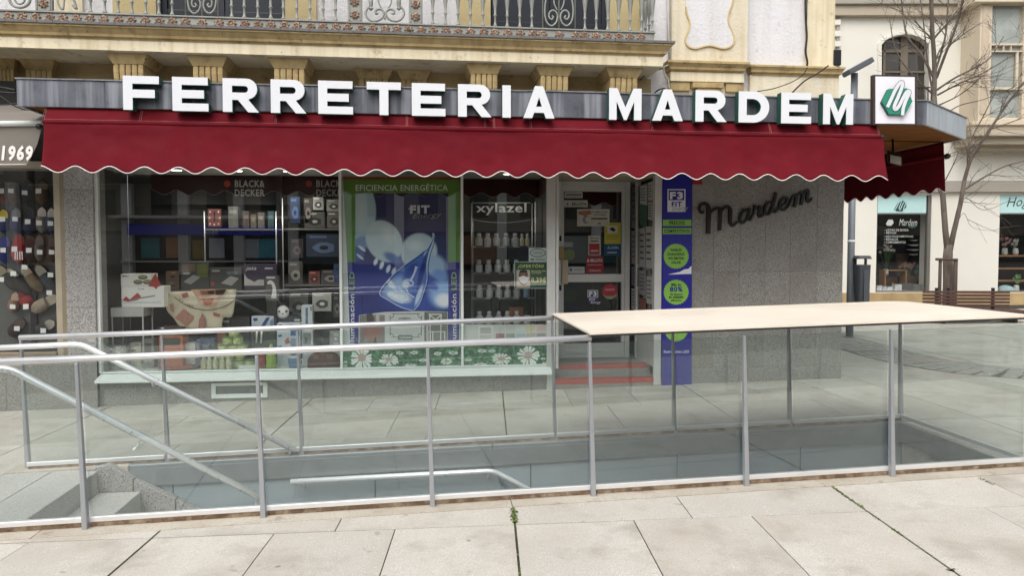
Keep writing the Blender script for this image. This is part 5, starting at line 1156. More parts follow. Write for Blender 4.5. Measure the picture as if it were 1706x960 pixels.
# more packed goods that fill the display
def pack(label, a, b, t, Y, d, c, py1=None, seed=0):
    rr = random.Random(seed); T = carton('goods_box', label, a, b, t, Y, d, c, py1=py1); w = b - a; bt = py1 or 600; h = bt - t
    for k in range(5):
        g_ = rr.uniform(.45, 1.8); x = a + w * rr.uniform(.06, .5); y = t + h * (.06 + .17 * k); q = [int(max(20, min(240, v * g_))) // 12 * 12 for v in (c if sum(c) > 150 else (110, 110, 110))]
        pr(T, rect(x, y, min(b - w * .05, x + w * rr.uniform(.2, .5)), y + h * rr.uniform(.04, .13)), Y - .001 - .0004 * k, tuple(q))
    return T
pack('cream box of storage jars right of the aluminium pot', 216, 235, 572, 8.7, .12, (196, 190, 172), seed=1)
pack('white kettle box between the heater and the coffee machine', 306, 325, 572, 8.72, .12, (204, 206, 204), seed=2)
pack('small red carton at the front beside the pale bottles', 428, 441, 590, 8.5, .1, (150, 60, 52), seed=3)
pack('dark knife set box below the toaster picture box', 522, 548, 540, 8.86, .12, (60, 56, 58), seed=4)
pack('pale scales box above the maroon bag', 549, 567, 552, 8.82, .12, (176, 178, 174), seed=5)
pack('orange juicer box behind the tea towel on the left', 276, 298, 452, 8.96, .14, (104, 84, 66), py1=483.5, seed=6)
pack('blue cutlery pack standing on the dark box at the right', 556, 567, 440, 8.98, .08, (64, 86, 128), py1=474, seed=9)
# ------------------------------------------------------------------ energy banner
BY = 8.352
BN = thing('advertising_banner', at(670, 580, BY), 'large green and blue banner picturing light bulbs in the middle window', 'banner')
grn = M('banner_green', srgb(94, 146, 58), .5, var=.05, stain=[(1.2, .5, .8, srgb(70, 124, 44), .4)])
wht = M('banner_border', srgb(214, 222, 216), .5, var=.03); nav = M('banner_blue', srgb(44, 46, 134), .5, var=.06)
flat([(571, 592), (767, 592), (768, 296), (570.5, 296)], BY + .004, .004).build('sheet', wht, BN)
flat([(578.5, 436), (766, 436), (767, 298), (571.5, 298)], BY + .002, .0015).build('green_field', grn, BN)
flat([(584, 590), (765, 590), (766, 436.3), (578.5, 436.3)], BY + .002, .0015).build('blue_field', nav, BN)
tag_o = flat(rect(571.5, 294.5, 767, 299.5), BY - .001, .0025).build('top_batten', M('batten_rust', srgb(134, 74, 40), .6, var=.15), BN)
def picture_mat(name, base, blobs):
    m = bpy.data.materials.new(name); m.use_nodes = True; nt = m.node_tree; L = nt.links; b = nt.nodes['Principled BSDF']; b.inputs['Roughness'].default_value = .5
    g = nd(nt, 'ShaderNodeNewGeometry'); rgb = nd(nt, 'ShaderNodeRGB'); rgb.outputs[0].default_value = (*srgb(*base), 1); c = rgb.outputs[0]
    for px, py, rx, ry, rot, col, soft in blobs:
        P = at(px, py, BY); k = BY / FPX
        mp = nd(nt, 'ShaderNodeMapping', vector_type='TEXTURE'); mp.inputs['Location'].default_value = P; mp.inputs['Rotation'].default_value = (0, radians(rot), 0); mp.inputs['Scale'].default_value = (rx * k, 1000, ry * k)
        L.new(g.outputs['Position'], mp.inputs['Vector']); ln = nd(nt, 'ShaderNodeVectorMath', operation='LENGTH'); L.new(mp.outputs[0], ln.inputs[0])
        r = nd(nt, 'ShaderNodeMapRange', interpolation_type='SMOOTHSTEP'); L.new(ln.outputs['Value'], r.inputs[0])
        for i, q in zip((1, 2, 3, 4), (1 - soft, 1, 1, 0)): r.inputs[i].default_value = q
        x = nd(nt, 'ShaderNodeMix', data_type='RGBA'); L.new(r.outputs[0], x.inputs[0]); L.new(c, x.inputs[6]); x.inputs[7].default_value = (*srgb(*col), 1); c = x.outputs[2]
    L.new(c, b.inputs['Base Color']); return m
bulb = picture_mat('bulb_print', (40, 38, 92), [
    (600, 480, 90, 70, 0, (44, 60, 150), .9), (700, 480, 90, 80, 0, (40, 76, 172), .8), (715, 360, 60, 40, 0, (46, 42, 96), .9),
    (594, 352, 33, 56, 0, (178, 206, 216), .10), (600, 352, 20, 50, 0, (206, 224, 230), .9), (604, 404, 20, 14, -10, (120, 150, 196), .5), (597, 424, 12, 14, 30, (70, 96, 168), .5), (603, 414, 9, 3, 40, (232, 238, 244), .4), (600, 428, 9, 2.5, 40, (214, 226, 240), .4),
    (640, 402, 30, 38, -28, (196, 216, 222), .12), (648, 392, 18, 24, -28, (222, 234, 236), .9), (654, 430, 22, 10, 30, (92, 124, 188), .6), (640, 446, 26, 9, 25, (52, 74, 150), .6), (626, 436, 4, 8, 20, (236, 242, 248), .5), (636, 442, 4, 9, 20, (236, 242, 248), .5), (647, 448, 4, 9, 20, (226, 236, 246), .5), (656, 452, 4, 8, 20, (206, 222, 240), .5),
    (698, 420, 32, 34, 20, (196, 216, 226), .16), (692, 408, 22, 16, 0, (226, 236, 240), .9), (724, 442, 26, 22, 30, (168, 196, 226), .5), (733, 458, 18, 12, 20, (110, 152, 214), .6), (738, 490, 30, 30, -20, (150, 190, 236), .55), (740, 500, 20, 16, 0, (238, 244, 250), .6), (722, 478, 12, 8, 30, (60, 104, 192), .6), (612, 500, 34, 20, 0, (38, 46, 120), .8)])
flat(rect(592, 322, 747, 518), BY, .0015).build('picture', bulb, BN)
b1 = [(540 + x / 4.06, 270 + y / 4.06) for x, y in ((737, 480), (730, 525), (700, 575), (635, 632), (540, 700), (445, 785), (375, 885))]; b2 = [(540 + x / 4.06, 440 + y / 4.06) for x, y in ((376, 190), (430, 242), (520, 292), (600, 316))]
b3 = [(540 + x / 4.06, 270 + y / 4.06) for x, y in ((742, 482), (742, 520), (712, 610), (694, 700), (696, 790))]; b4 = [(540 + x / 4.06, 440 + y / 4.06) for x, y in ((676, 180), (645, 265), (606, 315))]
body = [(p.x, p.y) for p in smooth_line(b1 + b2[1:], 4)] + [(p.x, p.y) for p in smooth_line((b3 + b4)[::-1], 4)][1:]
flat(body, BY - .0012, .0008).build('print', picture_mat('bulb_glass_print', (70, 108, 190), [(660, 480, 34, 22, -40, (160, 194, 234), .7), (668, 496, 24, 12, 12, (230, 240, 250), .7), (654, 492, 12, 6, 20, (246, 250, 252), .5), (703, 452, 6, 44, 14, (26, 48, 132), .6), (684, 452, 10, 26, 38, (44, 74, 160), .7), (676, 474, 8, 8, 0, (220, 234, 246), .5), (648, 470, 6, 24, -42, (226, 238, 248), .6), (698, 492, 5, 24, 20, (196, 218, 242), .6), (712, 412, 3, 20, 22, (186, 210, 236), .5)]), BN)
for pts, w in ((b1 + b2[1:], [1.4, 1.0, .9, .8, .9, 1.1, 1.2, 1.3, 1.1]), (b3 + b4, [1.4, 1.0, 1.6, 1.2, .9, 1.0, 1.1, 1.0])):
    mb = MB(); ribbon(mb, pts, w, BY - .0028, .0008); mb.build('print', M('bulb_line', srgb(206, 222, 238), .5), BN)
    mb = MB(); ribbon(mb, [(x + 2.4, y + 1.5) for x, y in pts[:-1]], 1.3, BY - .0024, .0006); mb.build('print', M('bulb_line_dark', srgb(24, 44, 120), .5), BN)
for pts, w in (([(694, 444), (690, 456), (684, 468)], [5, 3, 3]), ([(672, 470), (678, 466), (688, 470), (686, 476), (676, 474)], 2), ([(664, 478), (670, 486), (680, 492), (672, 498)], 2.5), ([(650, 494), (660, 500), (672, 504)], 4), ([(676, 478), (680, 488), (690, 496)], 2)):
    mb = MB(); ribbon(mb, pts, w, BY - .0032, .0006); mb.build('print', M('bulb_line', srgb(1, 1, 1)), BN)
text('EFICIENCIA ENERGÉTICA', 592.5, 305, 746, 318, BY - .001, M('banner_letter', srgb(236, 242, 226), .5), BN, .012)
text('FIT', 683, 342, 716, 356, BY - .002, ink_w, BN, .05); flat(rect(680.5, 347, 686, 349), BY - .002, .001).build('print', ink_w, BN)
text('Energy', 687, 356, 736, 367, BY - .002, M('energy_ink', srgb(150, 162, 132), .5), BN, 0, .35, 3)
limel = M('led_ink', srgb(150, 186, 110), .5)
for x in (581, 751):
    for s, y0, y1, mm in (('iluminación', 574, 490, ink_w), ('LED', 483, 453, limel)):
        o_ = at(x + 9.5, y0, BY); text3(s, o_, at(x + 9.5, y1, BY) - o_, at(x + 1, y0, BY) - o_, mm, BN, .015)
        BN.children[-1].location.y -= .001
# cards and flower strip below
CYY = 8.335
KC = thing('display_card', at(672, 573, CYY), 'white label card between two furniture photographs, in front of the banner', 'card')
flat([(597, 573), (746, 573), (746, 519.5), (698, 518.5), (640, 520), (598, 525)], CYY, .004).build('card', M('card_grey', srgb(198, 202, 200), .5, var=.04), KC)
pr(KC, rect(599, 525, 641, 572), CYY - .002, (128, 126, 122)); pr(KC, [(604, 560), (604, 544), (612, 538), (632, 538), (638, 546), (634, 562), (618, 570)], CYY - .0035, (150, 108, 100)); pr(KC, [(610, 524), (620, 522), (624, 534), (612, 540)], CYY - .0035, (78, 72, 68)); pr(KC, rect(626, 524, 632, 536), CYY - .0035, (186, 186, 182)); pr(KC, [(622, 572), (624, 562), (627, 562), (627, 572)], CYY - .0045, (70, 60, 54))
pr(KC, rect(707, 520, 745, 572), CYY - .002, (112, 116, 108)); mb = MB()
for p in ([(714, 524), (736, 524)], [(716, 524), (717, 570)], [(735, 524), (734, 570)], [(717, 526), (734, 540)], [(734, 526), (717, 540)], [(716, 540), (735, 540)], [(714, 553), (742, 553)], [(721, 553), (721, 572)], [(741, 553), (741, 572)]): ribbon(mb, p, 1.6, CYY - .0035, .0008, 1)
mb.build('print', ink_w, KC); mb = MB()
for p in ([(650, 526), (650, 560)], [(702, 526), (702, 560)], [(652, 523), (700, 523)], [(652, 562), (700, 562)], [(650, 530), (655, 528), (656, 523)], [(702, 530), (697, 528), (696, 523)], [(650, 556), (655, 558), (656, 562)], [(702, 556), (697, 558), (696, 562)]): ribbon(mb, p, 1.1, CYY - .0015, .0008, 2)
mb.build('print', M('ink_soft', srgb(88, 92, 92), .5), KC)
text('AUTHENTIC', 664, 529, 684, 532.5, CYY - .002, M('ink_soft', srgb(1, 1, 1)), KC, .03); text('CHALK PAINT', 656, 535, 696, 539, CYY - .002, M('ink_soft', srgb(1, 1, 1)), KC, .02)
flat(rect(663, 558.5, 687, 566.5), CYY - .0028, .001).build('print', M('ink_plate', srgb(84, 90, 88), .5), KC); text('xylazel', 665, 560, 685, 565.5, CYY - .004, ink_w, KC, .02)
KK = thing('colour_chart', at(843, 573, CYY), 'paint colour chart card with pale swatches at the foot of the right window', 'card')
flat(rect(773, 541, 910, 576), CYY, .003).build('card', M('card_grey', srgb(1, 1, 1)), KK)
swc = [(196, 196, 190), (190, 194, 190), (198, 206, 196), (206, 196, 150), (206, 170, 166), (150, 110, 106), (140, 152, 142), (166, 190, 196), (186, 180, 152), (150, 150, 142)]
for k, c in enumerate(swc):
    i, j = k % 5, k // 5; x = 826 + i * 17; y = 542 + j * 13; pr(KK, rect(x, y + .8, x + 14.5, y + 9.5), CYY - .002, c)
pr(KK, rect(777, 544, 793, 570), CYY - .002, (206, 208, 202)); pr(KK, rect(796, 543, 822, 574), CYY - .002, (220, 220, 214)); pr(KK, rect(800, 546, 818, 556), CYY - .0035, (170, 172, 166)); pr(KK, rect(800, 559, 818, 571), CYY - .0035, (184, 186, 180))
FW_ = thing('flower_strip', at(740, 615, 8.325), 'long printed strip of white daisies in grass at the foot of the window', 'banner')
flat([(570, 615), (911, 609), (911, 577), (570, 578)], 8.325, .003).build('sheet', M('grass_print', srgb(40, 92, 62), .5, var=.3, scale=6, stain=[(30, .44, .62, srgb(120, 186, 138), .9), (48, .52, .62, srgb(14, 40, 26), .85)]), FW_)
dm, dc = M('daisy_white', srgb(250, 250, 246), .5), M('daisy_centre', srgb(206, 176, 168), .5)
for cx, cy, r, sq, n in ((602.8, 597, 20, .95, 15), (648, 600, 17, .62, 14), (880, 593.5, 19, .95, 15), (835.6, 598.5, 17, .62, 14), (684, 609, 12, .22, 9), (744, 602.5, 11, .55, 9), (800, 607.5, 12, .22, 9), (705, 600.5, 8, .4, 8), (729, 589.5, 8, .4, 8), (755, 588.5, 9, .4, 8), (780, 600, 8, .35, 8), (666, 588.5, 8, .4, 8), (690, 588, 8, .4, 8), (803, 585, 8, .4, 8), (820, 585, 7, .4, 8), (576, 603, 4, .4, 6), (575, 610, 4, .5, 6), (905, 598, 5, .4, 6), (907, 605, 4, .5, 6)):
    m = MB()
    for k in range(n):
        a = 2 * pi * k / n + random.uniform(-.1, .1); rr = r * random.uniform(.85, 1.05); w = 5.4 / n
        q = [(cx + rr * t * cos(a + s), cy + rr * t * sq * sin(a + s)) for t, s in ((.15, 0), (.55, -w * .5), (.92, -w * .42), (1, 0), (.92, w * .42), (.55, w * .5))]
        P = [at(x, y, 8.3235 - .00005 * k) for x, y in q]; m.add(P, [tuple(range(6))])
    if r > 10: m.build('printed_flower', dm, FW_); flat([(cx + r * .34 * cos(k * pi / 6), cy - r * .04 + r * .34 * sq * sin(k * pi / 6)) for k in range(12)], 8.3215, .0008).build('printed_flower', dc, FW_)
    else: m.build('printed_flower', dm, FW_)
# ------------------------------------------------------------------ paint rack
RK = thing('paint_rack', (ax(838, 8.8, 540), 8.85, FZ), 'black display rack with a curved white lettered header in the right window', 'rack')
rx0, rx1 = ax(787, 8.8, 450), ax(890, 8.8, 450); wire = M('rack_wire', srgb(150, 152, 150), .4, metal=.5)
for x in (rx0, rx1):
    for y in (8.72, 8.98): MB().tube([(x, y, FZ), (x, y, az(337, 8.8, 838))], .006, 6).build('upright', wire, RK)
MB().box(rx0, rx1, 9.0, 9.02, FZ, az(337, 8.8, 838)).build('back_panel', black, RK)
MB().prism([at(787, 365, 8.715), at(806, 369, 8.715), at(838, 371, 8.715), at(866, 369, 8.715), at(884, 366, 8.715), at(884, 338, 8.715), at(787, 338, 8.715)], (0, .012, 0)).build('header', black, RK)
mb = MB(); ribbon(mb, [(787, 365), (806, 369), (838, 371), (866, 369), (884, 366)], 1.3, 8.713, .001); mb.build('header_trim', M('trim_grey', srgb(150, 152, 150), .5), RK)
mb = MB(); ribbon(mb, [(787, 338), (884, 338)], 1.1, 8.713, .001, 1); mb.build('header_trim', M('trim_grey', srgb(1, 1, 1)), RK)
text('xylazel', 793, 338.5, 877, 358.5, 8.712, M('rack_letter', srgb(206, 208, 206), .5), RK, .015)
SHP = [410.5, 454.7, 497, 541]; Yb = 8.80
bm = M('bottle_label', srgb(196, 200, 200), .45, var=.08, scale=30, stain=[(70, .55, .62, srgb(110, 114, 114), .8)]); bc = M('bottle_cap', srgb(190, 192, 192), .4); bcr = M('bottle_cream', srgb(206, 196, 160), .45); bbl = M('bottle_blue', srgb(130, 158, 186), .45)
rows_ = [[798, 812.5, 827, 843, 858, 869.5, 878.5], [798, 814, 829.5, 844.5, 860], [799, 815.5, 831, 845.5, 861, 877], [799, 815, 831, 845, 861, 878]]
nmr = ['top', 'second', 'third', 'bottom']; posn = ['first', 'second', 'third', 'fourth', 'fifth', 'sixth', 'seventh']
for r, xs_ in enumerate(rows_):
    z = az(SHP[r], 8.73, 838)
    MB().box(rx0, rx1, 8.72, 8.99, z - .012, z).build('rack_shelf', wire, RK, .002)
    for i in range(4):
        x = ax(800 + i * 24, 8.72, SHP[r]); MB().box(x - .05, x + .05, 8.7165, 8.719, z - .022, z + .006).build('price_strip', black if i % 2 else mid_in, RK)
    for k, px in enumerate(xs_):
        small = r == 0 and k > 4; X = ax(px, Yb, SHP[r] - 10)
        T = thing('paint_bottle', (X, Yb, z), '%s bottle from the left on the %s shelf of the paint rack' % (posn[k], nmr[r]), 'bottle', 'paint bottles on the rack')
        w = .026 if small else .042; hh = .15 if small else .155
        MB().lathe([(w * .96, 0), (w, .006), (w, hh * .55), (w * .92, hh * .62), (w * .5, hh * .68)], (X, Yb, z + .0005), 14).build('body', bcr if small else (bbl if (r, k) == (2, 5) else bm), T)
        MB().lathe([(w * .56, hh * .682), (w * .62, hh * .7), (w * .62, hh * .97), (w * .5, hh)], (X, Yb, z + .0005), 12).build('cap', bc if (r, k) != (3, 5) else black, T)
tag(carton('paint_box', 'orange box standing on the lower shelf behind the bottles', 848, 872, 512, 8.90, .06, (150, 92, 62), py1=540), 'orange box standing on the lower shelf behind the bottles', 'box')
tag(MB().box(ax(893, 8.95, 450), ax(903, 8.95, 450), 8.95, 9.1, FZ, az(330, 8.95, 898)).build('shelf_upright', mid_in, None, .004), 'grey perforated upright at the right of the paint rack', 'post')
# lettering and notices on the right pane
GN = FY + .0175
OS = thing('offer_sign', at(884, 481, GN), 'green offer sign with a masked face and yellow price on the glass', 'sign')
flat(rect(857, 436, 912, 481), GN + .002, .002).build('border', M('offer_border', srgb(196, 206, 196), .5), OS); flat(rect(858, 437, 911.3, 480), GN, .0015).build('field', M('offer_green', srgb(40, 84, 60), .5, var=.06), OS)
ylw = M('offer_yellow', srgb(222, 222, 140), .5); text('¡OFERTÓN!', 863, 439.5, 906, 447.5, GN - .001, ylw, OS, .015); text('0,39€', 885, 462, 910, 472, GN - .001, ylw, OS, .03); text('Mascarilla FFP2', 885.5, 450.5, 910, 453, GN - .001, ylw, OS, .02); text('homologada', 885.5, 454, 902, 456, GN - .001, ylw, OS, .02)
pr(OS, rect(860.5, 450, 883, 479), GN - .001, (190, 178, 166)); pr(OS, [(872 + 8 * cos(k * pi / 8), 463 + 13 * sin(k * pi / 8)) for k in range(16)], GN - .002, (136, 100, 84)); pr(OS, [(864, 460), (866, 451), (872, 449.5), (878, 451), (880, 460), (877, 454.5), (867, 454.5)], GN - .003, (44, 36, 34)); pr(OS, [(863, 462.5), (868, 461), (872, 459.5), (876, 461), (881.5, 462.5), (879, 469), (873, 473.5), (866, 469)], GN - .004, (226, 226, 226))
for x in (867.5, 876): pr(OS, rect(x - 1.6, 457, x + 1.6, 458.3), GN - .0045, (36, 26, 24))
OV = thing('oval_notice', at(896, 436, GN), 'pale notice with an oval emblem above the green offer sign', 'notice')
flat(rect(881, 413, 911.5, 435.8), GN + .002, .002).build('card', M('card_pale_green', srgb(196, 204, 198), .5), OV); mb = MB(); ribbon(mb, [(896 + 12.5 * cos(k * pi / 8), 421.5 + 6.5 * sin(k * pi / 8)) for k in range(17)], 1.2, GN, .001, 2); mb.build('emblem', M('oval_ink', srgb(70, 78, 96), .5), OV); text('CARTAGO', 888, 419.5, 904, 423, GN - .0005, M('oval_ink', srgb(1, 1, 1)), OV, .01); pr(OV, rect(884, 431, 890, 434), GN, (110, 116, 118)); pr(OV, rect(892, 431, 908, 434), GN, (150, 156, 156))
# stickers of the door
DS = DY + .0005
def sticker(name, label, px0, py0, px1, py1, col, cat='sticker'):
    T = thing(name, at((px0 + px1) / 2, py1, DS), label, cat, 'stickers on the shop door')
    flat(rect(px0, py0, px1, py1), DS, .0015).build('sheet', M('stk%d_%d_%d' % col, srgb(*col), .5, var=.04), T); return T
T = sticker('sticker', 'white double strip sticker at the top left of the door glass', 941, 320, 970.5, 330, (196, 196, 190)); pr(T, rect(942.5, 323, 969, 325.4), DS - .001, (60, 60, 60)); pr(T, rect(942.5, 327, 969, 328.4), DS - .001, (110, 110, 110))
T = sticker('sticker', 'pale brand sticker just below the white strips on the door', 940, 333.5, 979, 345, (190, 194, 184)); text('BELLOTA', 953, 337.5, 977, 342.5, DS - .001, ink_k, T, .03); pr(T, [(943, 342), (945.5, 336.5), (948, 342)], DS - .001, (160, 96, 60))
T = sticker('sticker', 'large white payment notice in the upper middle of the door', 961.5, 348.5, 1015.5, 377, (204, 202, 192)); pr(T, [(963, 352), (984, 350.5), (986, 356), (974, 360), (964, 357)], DS - .001, (176, 116, 88)); pr(T, [(976.5 + 6 * cos(k * pi / 6), 366 + 7 * sin(k * pi / 6)) for k in range(12)], DS - .001, (140, 144, 150)); pr(T, [(979 + 3.4 * cos(k * pi / 6), 366 + 5 * sin(k * pi / 6)) for k in range(12)], DS - .002, (206, 206, 202))
text('EN TIEMPO DE CRISIS', 987, 352, 1012, 354.6, DS - .001, ink_k, T, .02); text('ES POSIBLE', 990, 356.5, 1010, 359, DS - .001, ink_k, T, .02); pr(T, rect(985, 363, 1012, 365.5), DS - .001, (70, 70, 72)); pr(T, rect(996, 371.5, 1001, 373.5), DS - .001, (60, 60, 60))
T = sticker('sticker', 'yellow and blue alarm sticker at the right of the door glass', 1007, 371, 1034, 426, (190, 182, 60)); pr(T, rect(1007, 406.5, 1034, 426), DS - .001, (30, 70, 110)); pr(T, rect(1012, 376, 1029, 389), DS - .001, (206, 206, 196)); pr(T, [(1015, 381), (1021, 378.5), (1026, 383), (1023, 386), (1018, 384)], DS - .002, (34, 34, 36)); text('ALARMA', 1012, 410, 1031, 415, DS - .002, M('alarm_ink', srgb(150, 196, 220), .5), T, .02); pr(T, rect(1010, 393, 1031, 394.5), DS - .001, (150, 140, 50)); pr(T, rect(1010, 397, 1028, 398.3), DS - .001, (150, 140, 50)); pr(T, rect(1012, 420, 1028, 421.6), DS - .002, (180, 196, 206))
T = sticker('sticker', 'red and white card sticker left of the yellow alarm sticker', 980, 392.5, 1000.5, 425, (196, 190, 184)); pr(T, rect(981.5, 406, 999, 424), DS - .001, (168, 44, 40)); text('Servicio', 982.5, 395, 998, 398.4, DS - .001, ink_k, T, .02); pr(T, rect(983, 401, 997, 403), DS - .001, (60, 60, 60)); text('ABIERTO', 984, 416.5, 997, 419.6, DS - .002, ink_w, T, .02)
T = sticker('sticker', 'dark red brand sticker below the red and white card', 976.5, 427.5, 1005.5, 455.5, (140, 30, 40)); text('BELLOTA', 984, 431.5, 1003.5, 436.5, DS - .001, ink_w, T, .02); pr(T, [(977.5, 436.5), (980, 430.5), (982.5, 436.5)], DS - .001, (210, 190, 180)); pr(T, rect(979, 441, 1003, 442), DS - .001, (200, 160, 160)); text('CERRADO', 981, 449, 1001, 453, DS - .001, M('closed_ink', srgb(210, 160, 156), .5), T, .02)
T = sticker('sticker', 'small pale sticker at the bottom left of the upper door glass', 947, 444.5, 974, 455.5, (186, 192, 190)); pr(T, rect(949, 447, 953, 452), DS - .001, (70, 90, 110)); pr(T, rect(956, 448.5, 971, 450), DS - .001, (120, 124, 124))
T = sticker('sticker', 'faint grey label above the green disc on the door', 940, 403.5, 954.5, 411.5, (150, 158, 156))
T = thing('sticker', at(949, 433, DS), 'pale green disc at the left of the upper door glass', 'sticker', 'stickers on the shop door'); flat([(948.5 + 9.5 * cos(k * pi / 10), 424.5 + 9.5 * sin(k * pi / 10)) for k in range(20)], DS, .0015).build('sheet', M('disc_green', srgb(112, 128, 84), .5), T)  # flat pale green disc on the door glass
T = thing('sticker', at(990, 508, DS), 'blue and white energy emblem on the lower door glass', 'sticker', 'stickers on the shop door'); flat(rect(979, 483.5, 996.5, 496), DS, .0015).build('sheet', ink_w, T); pr(T, rect(980, 484.5, 995.5, 495), DS - .001, (44, 44, 110)); text('F3', 981.5, 485.5, 994, 494, DS - .003, ink_w, T, .05); flat(rect(980, 496.3, 996, 506), DS, .0015).build('sheet', M('stk_blue', srgb(44, 44, 110), .5), T); text('FIT', 982, 497.5, 992, 501.5, DS - .001, ink_w, T, .03); text('Energy', 984, 502, 1001, 507, DS - .001, ink_w, T, .01, .3)
T = thing('sticker', at(1016, 500, DS), 'round red and green badge on the lower door glass', 'sticker', 'stickers on the shop door'); flat([(1016 + 13 * cos(k * pi / 12), 486 + 13 * sin(k * pi / 12)) for k in range(24)], DS, .0015).build('sheet', M('badge_red', srgb(164, 50, 60), .5, var=.06), T); pr(T, [(1003.4, 489), (1010, 493.5), (1022, 493.5), (1028.8, 489), (1026, 495), (1018, 499), (1010, 497.5)], DS - .001, (130, 150, 110)); text('CALIDAD', 1008, 481, 1024, 484.5, DS - .001, M('badge_ink', srgb(220, 180, 180), .5), T, .02)
T = thing('grass_film', at(987, 531, DS), 'strip of printed green grass along the foot of the lower door glass', 'sticker'); gp = [(939, 531.5), (1036, 531.5)] + [(1036 - k * 97 / 48, 519 + random.uniform(0, 4.5)) for k in range(49)]; flat(gp, DS, .0015).build('sheet', M('grass_film', srgb(86, 140, 48), .6, var=.35, scale=60), T)
# notices on the side screen
for k, (x0, x1, ya, yb, ya2, yb2, c, lb) in enumerate((
    (1066, 1078, 310, 340, 308, 341, (186, 190, 186), 'white notice with a green emblem at the top of the side screen'), (1066, 1078, 342, 376, 343, 377, (56, 104, 76), 'green notice below the topmost white one on the side screen'), (1079.5, 1087, 305, 334, 302, 334, (190, 190, 184), 'white sheet at the top right of the side screen'),
    (1079.5, 1087, 337, 366, 336, 367, (176, 176, 170), 'grey sheet below the top right one on the side screen'), (1052, 1064, 312, 380, 310, 382, (120, 112, 108), 'dark poster at the left of the side screen'), (1052, 1064, 384, 440, 385, 441, (150, 140, 136), 'faded poster in the middle left of the side screen'),
    (1065, 1075, 380, 444, 380, 446, (168, 170, 166), 'long white sheet in the middle of the side screen'), (1076, 1087, 378, 446, 377, 448, (182, 184, 180), 'long white sheet at the right of the side screen'), (1052, 1064, 444, 476, 446, 478, (110, 112, 116), 'grey poster in the lower left of the side screen'), (1052, 1063, 480, 515, 482, 518, (172, 172, 168), 'pale sheet at the lower left of the side screen'),
    (1065, 1076, 450, 490, 451, 493, (140, 142, 142), 'grey leaflet in the lower middle of the side screen'), (1077, 1087, 460, 505, 461, 508, (170, 170, 168), 'white leaflet at the lower right of the side screen'), (1065, 1076, 497, 528, 499, 531, (134, 84, 60), 'orange brown poster at the foot of the side screen'))):
    sp = SX - .014
    P = [atX(x0, yb, sp), atX(x1, yb2, sp), atX(x1, ya2, sp), atX(x0, ya, sp)]
    T = thing('notice', (P[0] + P[1]) / 2, lb, 'notice', 'notices on the side screen'); plane_prism(MB(), [P], Vector((.002, 0, 0))).build('sheet', M('nt%d_%d_%d' % c, srgb(*c), .6, var=.1, scale=14), T)
    for q in range(5):
        t0 = .15 + q * .15; e0, e1 = P[3].lerp(P[0], t0), P[2].lerp(P[1], t0); f0, f1 = P[3].lerp(P[0], t0 + .05), P[2].lerp(P[1], t0 + .05); off = Vector((-.0015, 0, 0))
        L1 = .2 + .1 * (q % 2); plane_prism(MB(), [[f0.lerp(f1, .1) + off, f0.lerp(f1, 1 - L1) + off, e0.lerp(e1, 1 - L1) + off, e0.lerp(e1, .1) + off]], Vector((.0008, 0, 0))).build('text_line', M('notice_ink', srgb(84, 84, 84), .7), T)
# ceiling spots (lit)
for k, (px, Yq) in enumerate(((294, 8.62), (395, 8.62), (481, 8.62), (847, 8.62))):
    c = Vector((ax(px, Yq, 292), Yq, 2.529)); T = thing('ceiling_spot', c, '%s lit round spotlight in the window ceiling' % ords[k], 'lamp', 'spotlights in the window ceiling')
    MB().lathe([(.06, -.004), (.085, -.010), (.085, 0)], c, 20).build('ring', alu_white, T); MB().lathe([(.055, -.006), (.055, -.003)], c, 20).build('lamp', M('lamp_glow', (1, .94, .82), .5, var=0, emit=12), T)
    ll = bpy.data.lights.new('spot_light', 'SPOT'); ll.energy = 13; ll.spot_size = radians(120); ll.spot_blend = .6; ll.shadow_soft_size = .05; ll.color = (1, .95, .86)
    lo = bpy.data.objects.new('spot_light', ll); COL.objects.link(lo); lo.parent = T; lo.location = (0, .05, -.02); lo.rotation_euler = (radians(12), 0, 0)
# ================================================================== ACROSS THE SIDE STREET: the household shop
DB = 18.5
def bD(x, y, off=0): return atD(x, y, DB + off)
EX, EYv = RT, HF
cream_wall = M('cream_render', srgb(222, 219, 208), .85, var=.04, scale=.8, bump=.1, bscale=18, stain=[(.8, .52, .8, srgb(214, 206, 186), .4)])
taupe = M('taupe_stone', srgb(178, 166, 146), .8, var=.08, scale=1.5, stain=[(1.6, .52, .78, srgb(150, 138, 118), .5)])
greyband = M('grey_band', srgb(160, 154, 142), .8, var=.06, scale=1)
ochre_stone = M('plinth_ochre_stone', srgb(176, 152, 110), .75, var=.2, scale=2.2, stain=[(2.5, .5, .7, srgb(140, 112, 72), .6)])
RB = thing('shop_building', bD(1560, 530), 'cream rendered building with arched windows across the side street', 'building')
def rb(name, mat, px0, px1, py0, py1, off0, off1, bevel=0, parent=RB):
    """block of the facade: photo box on the plane at off0, reaching back to off1"""
    a, b = bD(px0, py1, off0), bD(px1, py1, off0); c = bD(px0, py0, off0); h = c.z - a.z; d = EYv * (off1 - off0)
    w = (b - a).dot(EX); a2 = a
    m = MB(); m.prism([a2, a2 + EX * w, a2 + EX * w + d, a2 + d][::-1], (0, 0, h)); return m.build(name, mat, parent, bevel)
WL, WR = 1240, 2400
rb('wall', cream_wall, WL, 1457, 325, 560, 0, .5); rb('wall', cream_wall, 1547, 1660, 325, 560, 0, .5); rb('wall', cream_wall, 1880, WR, 325, 560, 0, .5)
rb('wall', cream_wall, WL, WR, 320, 324.9, 0, .5)
rb('wall', cream_wall, 1457.1, 1546.9, 487.1, 560, 0, .5); rb('wall', cream_wall, 1660.1, 1879.9, 487.1, 560, 0, .5)
rb('string_course', greyband, WL, WR, 302, 319.8, -.12, .5, .01)
